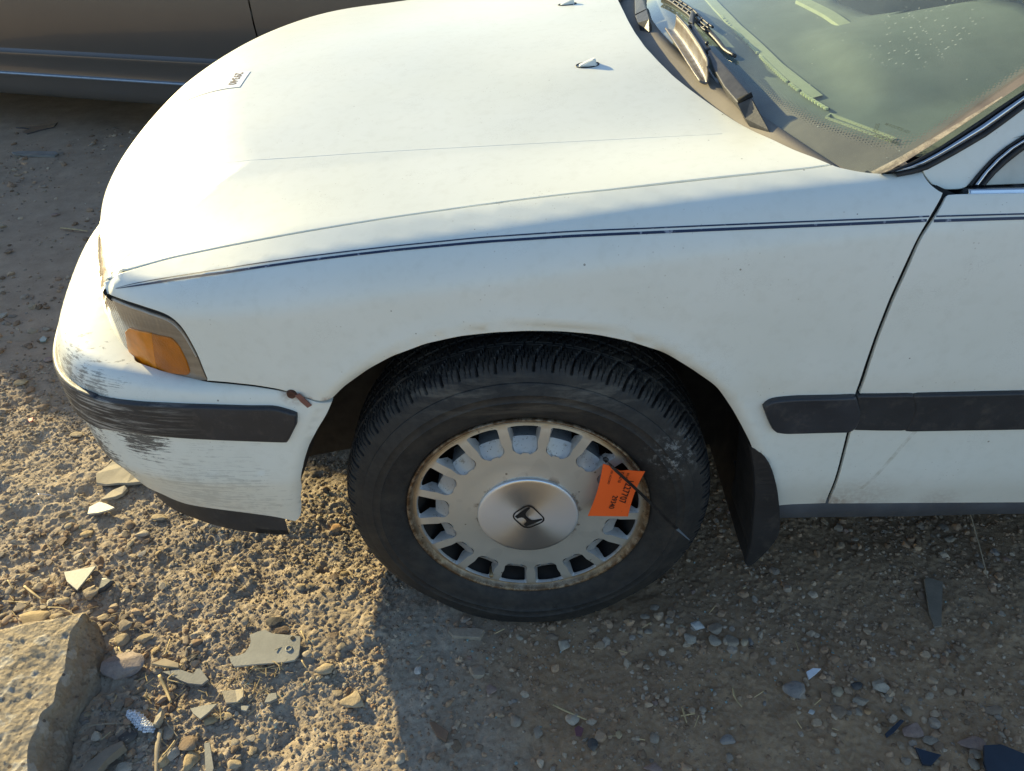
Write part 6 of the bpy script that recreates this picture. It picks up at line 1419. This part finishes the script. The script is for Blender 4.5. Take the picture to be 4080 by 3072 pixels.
# match by nearest vertex index so that corners stay together
ti = np.r_[0, np.cumsum(np.linalg.norm(np.diff(np.vstack([np.c_[top, 0*top[:, 0]], np.c_[top[:1], [0]]]), axis=0), axis=1))]
kt = [int(np.argmin(np.hypot(*(tp[:, :2]-p).T))) for p in top]; keyb = [0, 1, 2, 3, 4, 5, 6, 7, 8, 9, 9, 10, 11, 12, 13, 13, 14, 15, 16]
bp = np.zeros((m_, 3))
kk = [(kt[i], bot[keyb[i]]) for i in range(len(top))]
for (i0, p0), (i1, p1) in zip(kk, kk[1:]+[(kk[0][0]+m_, kk[0][1])]):
    for q in range(i0, max(i1, i0+1)):
        a = (q-i0)/max(1, i1-i0); bp[q % m_, :2] = p0*(1-a)+p1*a
lay = []
for a in np.linspace(0, 1, 18):
    L = tp*(1-a)+bp*a; L[:, 2] = .075*(1-a)-.02*a
    k = math.sin(a*math.pi)
    L[:, 0] += .016*k*(np.abs(fbm(L[:, 0]*1.3+L[:, 2], L[:, 1]+L[:, 2]*2, 22, 4, 8, .6))-.15)+.006*k*fbm(L[:, 0]+L[:, 2], L[:, 1]-L[:, 2]*2, 90, 3, 18, .7); L[:, 1] += .012*k*(np.abs(fbm(L[:, 0], L[:, 1]+L[:, 2], 26, 4, 9, .6))-.15); L[:, 2] += .007*k*fbm(L[:, 0], L[:, 1], 60, 4, 10, .65)
    lay.append(L)
lay[0] = tp-np.c_[0*tp[:, :2], np.full(m_, .003)]
Q = tp[:, :2]; Qi = inset2(Q, .004); lo_, hi_ = Q.min(0), Q.max(0); gx, gy = np.meshgrid(np.arange(lo_[0], hi_[0], .004), np.arange(lo_[1], hi_[1], .004)); Gp = np.c_[gx.ravel(), gy.ravel()]
Gp = Gp[inpoly(Gp, Qi)]; Gp = Gp[pdist(Gp, Qi) > .003]
A = np.vstack([Qi, Gp]); vs, es, fs, *_ = delaunay_2d_cdt([Vector(p) for p in A.tolist()], [(i, (i+1) % m_) for i in range(m_)], [], 0, 1e-7)
A2 = np.array([(p.x, p.y) for p in vs]); cn = np.array([A2[list(t)].mean(0) for t in fs]); kp = inpoly(cn, Qi)
zt = .0755+.009*(np.abs(fbm(A2[:, 0], A2[:, 1], 7, 4, 11, .6))-.12)+.0030*fbm(A2[:, 0]+.6*A2[:, 1], A2[:, 1]-.5*A2[:, 0], 30, 4, 12, .7)+.0030*fbm(A2[:, 0]-.4*A2[:, 1], A2[:, 1]+.7*A2[:, 0], 120, 3, 13, .7)-.0035*np.clip(fbm(A2[:, 0], A2[:, 1], 22, 2, 14)-.3, 0, 1)
V = [tuple(p) for p in np.c_[A2, zt]]; Fc = []
for t, k in zip(fs, kp):
    if k:
        a, b, c_ = [A2[i] for i in t]; t = list(t); Fc.append(t if (b[0]-a[0])*(c_[1]-a[1])-(b[1]-a[1])*(c_[0]-a[0]) > 0 else t[::-1])
k0 = len(V)
for L in lay: V += [tuple(p) for p in L]
for i in range(m_):
    j = (i+1) % m_; Fc.append([i, k0+i, k0+j, j])
    for r_ in range(len(lay)-1): Fc.append([k0+r_*m_+i, k0+(r_+1)*m_+i, k0+(r_+1)*m_+j, k0+r_*m_+j])
M_conc = NT('broken_concrete')
cc = M_conc.mix(M_conc.ramp(M_conc.noise(14, 6, .65), [(.3, 0.), (.7, 1.)]), (.38, .305, .215), (.50, .42, .315))
cc = M_conc.mix(M_conc.math('MULTIPLY', M_conc.ramp(M_conc.noise(26, 4), [(.58, 0.), (.62, 1.)]), .6), cc, (.62, .58, .51))
cc = M_conc.mix(M_conc.math('MULTIPLY', M_conc.math('LESS_THAN', M_conc.vor(55), .17), .8), cc, (.13, .10, .085))
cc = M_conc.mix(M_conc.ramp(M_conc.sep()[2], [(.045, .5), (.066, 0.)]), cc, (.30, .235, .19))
M_conc.set(Color=cc, Roughness=.92, Spec=.25, Normal=M_conc.bump(M_conc.math('ADD', M_conc.noise(150, 8, .8), M_conc.math('MULTIPLY', M_conc.vor(120), .8)), 1., .006)); M_conc = M_conc.m
SL = mk('concrete_slab', V, Fc, M_conc, None, True)
try: SL.data.set_sharp_from_angle(angle=R(50))
except Exception: pass
tag(SL, 'broken concrete slab with a jagged edge in the lower left corner', 'concrete slab')

# flat debris
def pm(n, c, r=.6, b=.3): return simple(n, c, r, 0, .4, .16, 25, b, 260)
P_grey = pm('grey_plastic', (.36, .345, .30), .55); P_dark = pm('dark_plastic', (.06, .062, .066), .45); P_pale = pm('pale_plastic', (.50, .46, .38), .5); P_plas = pm('torn_board', (.42, .36, .27), .85, .6)
P_tan = pm('tan_chip', (.52, .40, .25), .8); P_mid = pm('mid_grey_plastic', (.22, .215, .20), .55); P_white = pm('white_plastic', (.66, .68, .72), .45, .1); P_blue = pm('blue_black_plastic', (.022, .032, .05), .35, .2)
P_mauve = pm('maroon_plastic', (.15, .065, .075), .5); P_wood = pm('weathered_wood', (.24, .20, .15), .85, .7); P_stick = pm('brown_wood', (.22, .135, .085), .85, .6); P_red = pm('red_plastic', (.62, .12, .09), .5); P_glassy = pm('green_glass', (.22, .28, .25), .25, .1)
sh = D_SH
def gzm(o): 
    q = np.array(o); return float(np.mean(gz(q[:, 0], q[:, 1])))
def piece(k, name, mat, th, label, cat, tilt=(0, 0), dz=.004, rough=0, bevel=.0006, z=None):
    o = sh[k]; z0 = gzm(o)+dz if z is None else z
    q = prism(name, o, z0, z0+th, mat, None, bevel, tilt, rough); return tag(q, label, cat)
g_ = piece('gun', 'plastic_shard', P_grey, .004, 'hooked grey plastic shard with two holes lying on sunlit dirt', 'plastic shard', dz=.010, tilt=(-.03, .04))
gc = np.array(sh['gun']).mean(0); gzv = gzm(sh['gun'])+.0145
def gpt(cx, cy): # rough map from the photo crop to the shard
    return None
ga = np.array(sh['gun']); right = ga[10]; hole = ga[11]*.55+gc*.45+np.array([.012, .004])
for nm, hx_, hy_, r_ in (('hole', .020, .006, .0045), ('boss', .022, -.016, .0055)):
    c_ = np.array([ga[:, 0].max()-hx_, ga[11][1]*.5+ga[9][1]*.5+hy_]); zz = gzv+(c_[0]-gc[0])*-.03+(c_[1]-gc[1])*.04
    an = np.linspace(0, 2*math.pi, 15); 
    if nm == 'boss': tube('boss', [(c_[0]+r_*math.cos(a), c_[1]+r_*math.sin(a), zz) for a in an], .0012, P_grey, g_, 6)
    else: mk('hole', [(c_[0]+r_*math.cos(a), c_[1]+r_*math.sin(a), zz+.0004) for a in an[:-1]], [list(range(14))], M_dark, g_, False)
piece('tri', 'plastic_shard', P_grey, .004, 'triangular grey shard pointing at the cream rock', 'plastic shard', dz=.012, tilt=(.03, -.05))
d_ = piece('dark', 'plastic_shard', P_dark, .010, 'dark curved plastic shard right of the triangular shard', 'plastic shard', dz=.004, bevel=.004, tilt=(.1, .1))
piece('pale', 'plastic_shard', P_pale, .004, 'pale plastic shard under the bumper corner on sunlit dirt', 'plastic shard', dz=.012, tilt=(.05, -.08))
piece('plaster', 'board_scrap', P_plas, .006, 'torn flat board scrap just below the bumper corner', 'scrap', dz=.006, rough=.003, bevel=.001)
piece('plaster2', 'board_scrap', P_plas, .007, 'narrow torn board scrap in front of the larger one', 'scrap', dz=.004, rough=.003, bevel=.001)
piece('tan', 'stone_chip', P_tan, .007, 'thin tan chip lying above the dark bracket scrap', 'chip', dz=.006, rough=.001)
piece('bracket', 'plastic_bracket', P_mid, .005, 'wavy grey bracket scrap right of the big pinkish rock', 'scrap', dz=.007, tilt=(.08, .1))
piece('tri2', 'plastic_shard', P_mid, .004, 'small grey triangular shard above an ochre stone', 'plastic shard', dz=.010, tilt=(.06, -.06))
piece('torn', 'board_scrap', P_plas, .004, 'crumpled tan scrap between bracket and hooked shard', 'scrap', dz=.006, rough=.004)
piece('chip1', 'plastic_shard', P_mid, .006, 'little dark grey chip below the hooked shard', 'plastic shard', dz=.006, tilt=(.2, .1))
piece('chip2', 'plastic_shard', P_grey, .003, 'small flat grey chip beside the crumpled scrap', 'plastic shard', dz=.006)
piece('plank', 'wood_offcut', P_wood, .018, 'weathered grey wood offcut beside the slab at the bottom edge', 'wood', dz=.006, rough=.002, bevel=.002, tilt=(.1, -.05))
piece('long', 'wood_splinter', P_mid, .005, 'long grey splinter standing lengthwise at the bottom edge', 'splinter', dz=.008, tilt=(.1, .05))
fl_ = piece('flat', 'wood_splinter', P_wood, .004, 'flat tapered grey slat on the dark ground below the door', 'slat', dz=.003, rough=.0006)
piece('white', 'plastic_shard', P_white, .004, 'bright white plastic chip in the shade on the right', 'plastic shard', dz=.006, tilt=(.1, .2))
piece('blue1', 'plastic_shard', P_blue, .004, 'thin blue black sliver among stones on the right', 'plastic shard', dz=.009, tilt=(.2, .1))
piece('blue2', 'plastic_shard', P_blue, .005, 'blue black pointed shard left of the biggest one', 'plastic shard', dz=.009, tilt=(.1, .2))
piece('blue3', 'plastic_shard', P_blue, .006, 'largest blue black shard in the lower right corner', 'plastic shard', dz=.012, tilt=(-.1, .15))
piece('mauve', 'plastic_shard', P_mauve, .003, 'small maroon chip under the round pale pebble', 'plastic shard', dz=.004)
piece('stick', 'wood_offcut', P_stick, .007, 'short brown stick piece beside the brown oil stain', 'wood', dz=.003, rough=.001)
piece('slab2', 'stone_chip', STM['grey'], .012, 'flat grey stone slab half buried under the tyre', 'chip', dz=-.002, rough=.002, bevel=.002)
piece('red', 'plastic_shard', P_red, .003, 'tiny red chip in the sunlit patch at the left edge', 'plastic shard', dz=.007, tilt=(.2, .2))
piece('glassy', 'plastic_shard', P_glassy, .004, 'greenish chip in the shade near the bumper face', 'plastic shard', dz=.006)
piece('bar', 'metal_strap', P_mid, .010, 'flat dark strap with a slot lying beyond the car hood', 'metal strap', dz=.002, bevel=.002)
piece('strip', 'rubber_strip', P_dark, .006, 'dark bent rubber strip on the ground by the van', 'rubber strip', dz=.003)
piece('curl', 'foam_scrap', P_plas, .014, 'brown foam crumb touching the white foam lump', 'foam', dz=.006, rough=.006, bevel=.003)
# bead foam: a lump made of little beads
fo_ = np.array(sh['foam']); fcn = fo_.mean(0); zb = gzm(sh['foam'])+.006; V = []; Fc = []
bs = bmesh.new(); bmesh.ops.create_icosphere(bs, subdivisions=1, radius=1); BV = np.array([v.co[:] for v in bs.verts]); BF = np.array([[v.index for v in f.verts] for f in bs.faces]); bs.free()
lo_, hi_ = fo_.min(0), fo_.max(0)
for gx_ in np.arange(lo_[0], hi_[0], .0042):
    for gy_ in np.arange(lo_[1], hi_[1], .0042):
        for L in range(4):
            p = np.array([[gx_+rng.uniform(-.001, .001)+(L % 2)*.002, gy_+rng.uniform(-.001, .001)+(L % 2)*.002]])
            if inpoly(p, fo_)[0] and L < 1+4*min(1, pdist(p, fo_)[0]/.01): k = len(V); V += (BV*.0027+[p[0, 0], p[0, 1], zb+L*.0042]).tolist(); Fc += (BF+k).tolist()
fm_ = mk('foam_lump', V, Fc, simple('white_foam', (.72, .74, .78), .8, var=.06), None, True); tag(fm_, 'white bead foam lump on the shaded gravel near the slab', 'foam')
# straws, stalks and a twig
M_straw = simple('dry_straw', (.52, .39, .20), .75, var=.25, vscale=60); M_straw2 = simple('grey_stalk', (.36, .29, .20), .8, var=.2)
SL_ = dict(c7a='yellow straw lying in the car shadow above the pale round pebble', c7b='curled dry leaf stalk in the middle of the shade', c7c='thin crooked straw in the shade right of the yellow straw', a='dry stalk leaning right of the big pinkish rock', b='wide grass blade standing at the bottom edge', c='thin straw lying left of the white foam lump', d='straw on the gravel above the slab edge', e='short straw above the tan chip', f='short stalk right of the slab peak', g='straw under the wavy bracket scrap', h='straw on the gravel at the left edge', i='bent straw above the ochre stone behind the slab', j='short stalk at the right end of the hooked shard', k='short stalk below the hooked shard right corner', l='dry stalk right of the brown foam crumb', m='straw tuft stem under the hooked shard', n='curved root beside the crumpled tan scrap', o='short straw at the upper left of the gravel', p='straw left of the brown clod near the bottom', q='pale splinter lying in shade beyond the hood corner', tw='thin dry twig hanging down below the sill on the right', wire='thin bright wire at the left edge near the bumper')
for k_, o in D_straws.items():
    P = np.array([(x, y, gz(x, y)+(.009 if k_ != 'tw' else .015)) for x, y in o]); 
    if k_ == 'tw': P[:, 2] = np.linspace(.10, .012, len(P)); P[:, 1] += np.linspace(.10, 0, len(P))*.9; P[:, 0] += 0
    w_ = dict(a=.0034, b=.0048, d=.0026, tw=.0017, c7a=.0021, q=.005, wire=.0008).get(k_, .0016)
    L = resample(P, .006, 2); mat_ = M_straw if k_ not in 'bntwcl' else M_straw2
    if k_ == 'wire': mat_ = M_chrome
    o_ = tube('straw' if k_ not in ('tw', 'wire') else {'tw': 'twig', 'wire': 'wire'}[k_], L, w_, mat_, None, 6, .45, taper=np.interp(np.linspace(0, 1, len(L)), [0, .3, 1], [.8, 1, .6])); tag(o_, SL_[k_], {'tw': 'twig', 'wire': 'wire'}.get(k_, 'straw'))
# countable pebbles in two groups (copies of a few shapes)
def visible_free(x, y): return not (-.30 < x < .30 and .0 < y < .20)
slabQ = np.array(D_slab_bot)
def scatter(n, box, rs, cols, label, group, seed, ok=None):
    r_ = np.random.default_rng(seed); protos = []
    for i, cname in enumerate(cols):
        V, F_ = rockmesh(300+seed*10+i, 2); me = bpy.data.meshes.new('pebble'); me.from_pydata((V*[1, .8, .55]).tolist(), [], F_.tolist()); me.polygons.foreach_set('use_smooth', [True]*len(me.polygons))
        try: me.set_sharp_from_angle(angle=R(35))
        except Exception: pass
        me.materials.append(STM[cname]); protos.append(me)
    first = None; k = 0
    while k < n:
        x, y = r_.uniform(box[0], box[1]), r_.uniform(box[2], box[3])
        if not visible_free(x, y) or inpoly(np.array([[x, y]]), slabQ)[0] or (ok and not ok(x, y)): continue
        if any((x-q[0])**2+(y-q[1])**2 < (max(q[2], q[3])+.006)**2 for q in D_R): continue
        if first is None: o = bpy.data.objects.new('pebble', protos[0]); first = o
        else: o = first.copy(); o.data = protos[k % len(protos)]
        COL.objects.link(o); s = r_.uniform(*rs); o.scale = (s, s, s); o.rotation_euler = (r_.uniform(-.3, .3), r_.uniform(-.3, .3), r_.uniform(0, 6.28)); o.location = (x, y, float(gz(x, y))+s*.22)
        tag(o, label, 'pebble', group); k += 1
scatter(80, (-1.25, -.36, -.30, .62), (.006, .0105), ('tan', 'ochre', 'pale', 'brown', 'grey', 'tan'), 'small loose pebble on the sunlit dirt in front of the car', 'pebbles on the sunlit dirt', 1)
scatter(80, (-.20, .80, -.30, .55), (.0042, .008), ('grey', 'pinkd', 'brown', 'pale', 'greyb', 'grey'), 'small loose pebble on the packed dirt in the car shadow', 'pebbles in the car shadow', 2)

# gravel, grit and broken window glass: nobody could count these
def gravel(name, n, region, rlo, rhi, pw, sub, cols, seed, dens=None, flat=.62, mat=None):
    r_ = np.random.default_rng(seed); base = [rockmesh(500+seed*7+i, sub) for i in range(6)]
    xs_, ys_ = r_.uniform(region[0], region[1], n*3), r_.uniform(region[2], region[3], n*3)
    p = np.ones(n*3) if dens is None else dens(xs_, ys_); k = r_.uniform(0, 1, n*3) < p
    k &= ~((np.abs(xs_) < .26) & (ys_ > .01) & (ys_ < .19)) ; xs_, ys_ = xs_[k][:n], ys_[k][:n]
    ins = inpoly(np.c_[xs_, ys_], slabQ); xs_, ys_ = xs_[~ins], ys_[~ins]; n = len(xs_)
    s = rlo*(rhi/rlo)**(r_.uniform(0, 1, n)**pw); z = gz(xs_, ys_)+s*.18
    VV = []; FF = []; CC = []; off = 0; ci = r_.integers(0, len(cols), n); cols = np.array(cols)
    for b, (V, F_) in enumerate(base):
        idx = np.arange(b, n, 6)
        if not len(idx): continue
        a = r_.uniform(0, 6.28, len(idx)); ca, sa = np.cos(a), np.sin(a); t = r_.uniform(-.5, .5, len(idx))
        sx = s[idx]; sy = sx*r_.uniform(.6, 1, len(idx)); sz = sx*flat*r_.uniform(.7, 1.2, len(idx))
        P = V[None]*np.stack([sx, sy, sz], -1)[:, None]; P[:, :, 2] += P[:, :, 0]*t[:, None]*.5
        X = P[:, :, 0]*ca[:, None]-P[:, :, 1]*sa[:, None]+xs_[idx][:, None]; Y = P[:, :, 0]*sa[:, None]+P[:, :, 1]*ca[:, None]+ys_[idx][:, None]; Z = P[:, :, 2]+z[idx][:, None]
        VV.append(np.stack([X, Y, Z], -1).reshape(-1, 3)); FF.append((F_[None]+(np.arange(len(idx))*len(V))[:, None, None]+off).reshape(-1, 3)); off += len(idx)*len(V)
        cc = cols[ci[idx]]*r_.uniform(.75, 1.2, (len(idx), 1)); CC.append(np.repeat(np.c_[cc, np.ones(len(idx))], len(V), 0))
    o = mk_np(name, np.vstack(VV), np.vstack(FF), mat or M_gravel, False); CA = np.vstack(CC)
    at_ = o.data.attributes.new('tint', 'FLOAT_COLOR', 'POINT'); 
    at_.data.foreach_set('color', CA.astype(np.float32).ravel()); return tag(o, kind='stuff')
M_gravel = NT('mixed_gravel'); at_ = M_gravel.n('ShaderNodeAttribute'); at_.attribute_name = 'tint'
gcv = M_gravel.mix(M_gravel.math('MULTIPLY', M_gravel.ramp(M_gravel.noise(260, 4), [(.35, 0.), (.7, 1.)]), .4), at_.outputs['Color'], (.20, .155, .11))
M_gravel.set(Color=gcv, Roughness=.92, Spec=.25, Normal=M_gravel.bump(M_gravel.noise(400, 3), .4, .002)); M_gravel = M_gravel.m
sun_tints = [(.40, .325, .235), (.44, .35, .25), (.34, .27, .19), (.28, .215, .16), (.50, .43, .33), (.25, .22, .19), (.30, .24, .185)]
shade_tints = [(.37, .25, .16), (.45, .325, .215), (.25, .165, .105), (.52, .405, .29), (.35, .225, .14), (.34, .275, .215), (.44, .285, .175)]  # redder tones for grit in shade, balancing the shade's blue in the colour
g1 = lambda x, y: np.clip(.55+.9*fbm(x, y, 5, 2, 41), .08, 1)
gravel('grit', 46000, (-1.9, -.24, -.80, .95), .0012, .0062, 2.6, 1, sun_tints, 11, g1)
gravel('grit', 34000, (-.34, 1.45, -.80, .95), .0011, .0062, 2.6, 1, shade_tints, 12, g1)
gravel('gravel', 900, (-1.25, -.62, -.33, .32), .005, .0125, 1.6, 2, sun_tints+shade_tints[:3], 13, lambda x, y: np.clip(1.3-np.hypot((x+1.02)*4.2, (y-.05)*4.5), 0, 1)+np.clip(1.2-np.hypot((x+.68)*7, (y+.22)*4), 0, 1)+.015)
gravel('gravel', 1000, (-.2, .95, -.33, .5), .004, .0125, 1.7, 2, shade_tints, 14, lambda x, y: .22+np.clip(1-np.hypot((x-.62)*4, (y+.16)*5), 0, 1)+np.clip(1-np.hypot((x-.24)*7, (y+.03)*9), 0, 1)+np.clip(1-np.hypot((x-.85)*4, (y-.33)*5), 0, 1))
gravel('gravel', 3800, (-3.4, -.4, .62, 3.2), .004, .020, 2.4, 1, shade_tints+sun_tints[2:4], 15, lambda x, y: np.clip(.5+.8*fbm(x, y, 3, 2, 43), .1, 1))
gravel('gravel', 6000, (-4.5, 4.0, -3.0, 3.0), .002, .010, 2.2, 1, shade_tints+sun_tints, 19, lambda x, y: np.where((x > -1.9) & (x < 1.4) & (y > -.75) & (y < .95), 0, .9))
M_cube = NT('broken_window_glass'); M_cube.set(Color=(.30, .42, .39), Roughness=.06, Spec=.8, Alpha=.75); M_cube = M_cube.m
gravel('glass_crumbs', 700, (-1.4, .95, -.33, .8), .0014, .0036, 1.2, 1, [(.3, .42, .4)], 16, lambda x, y: np.clip(2.2*fbm(x, y, 6, 2, 47)-.15, 0, 1), .8, M_cube)

# fine chaff: dry grass needles blown over the dirt
r_ = np.random.default_rng(77); V = []; Fc = []
cl_ = [(D_straws['m'][0], .05, 60), (D_straws['a'][1], .09, 40), (D_straws['h'][1], .10, 40), (D_straws['n'][0], .08, 30), ((-.55, .1), .35, 60), ((-.95, .0), .25, 50), ((.3, -.1), .5, 36)]
for (cx0, cy0), rad, n in [(c_[0], c_[1], c_[2]) for c_ in cl_]:
    for _ in range(n):
        x, y = r_.normal(cx0, rad*.5), r_.normal(cy0, rad*.5); a = r_.uniform(0, 6.28); L = r_.uniform(.007, .028); w = r_.uniform(.0004, .0010)
        if inpoly(np.array([[x, y]]), slabQ)[0] or (abs(x) < .28 and 0 < y < .2): continue
        z = float(gz(x, y))+.008; dx, dy = math.cos(a), math.sin(a); t = r_.uniform(-.25, .25); k = len(V)
        for s0 in (-1, 1):
            for q0, q1 in ((-w, 0), (w, 0), (0, w*1.4)): V.append((x+dx*L/2*s0-dy*q0, y+dy*L/2*s0+dx*q0, z+t*L/2*s0+q1))
        Fc += [[k, k+1, k+4, k+3], [k+1, k+2, k+5, k+4], [k+2, k, k+3, k+5], [k, k+2, k+1], [k+3, k+4, k+5]]
tag(mk('chaff', V, Fc, M_straw, None, False), kind='stuff')
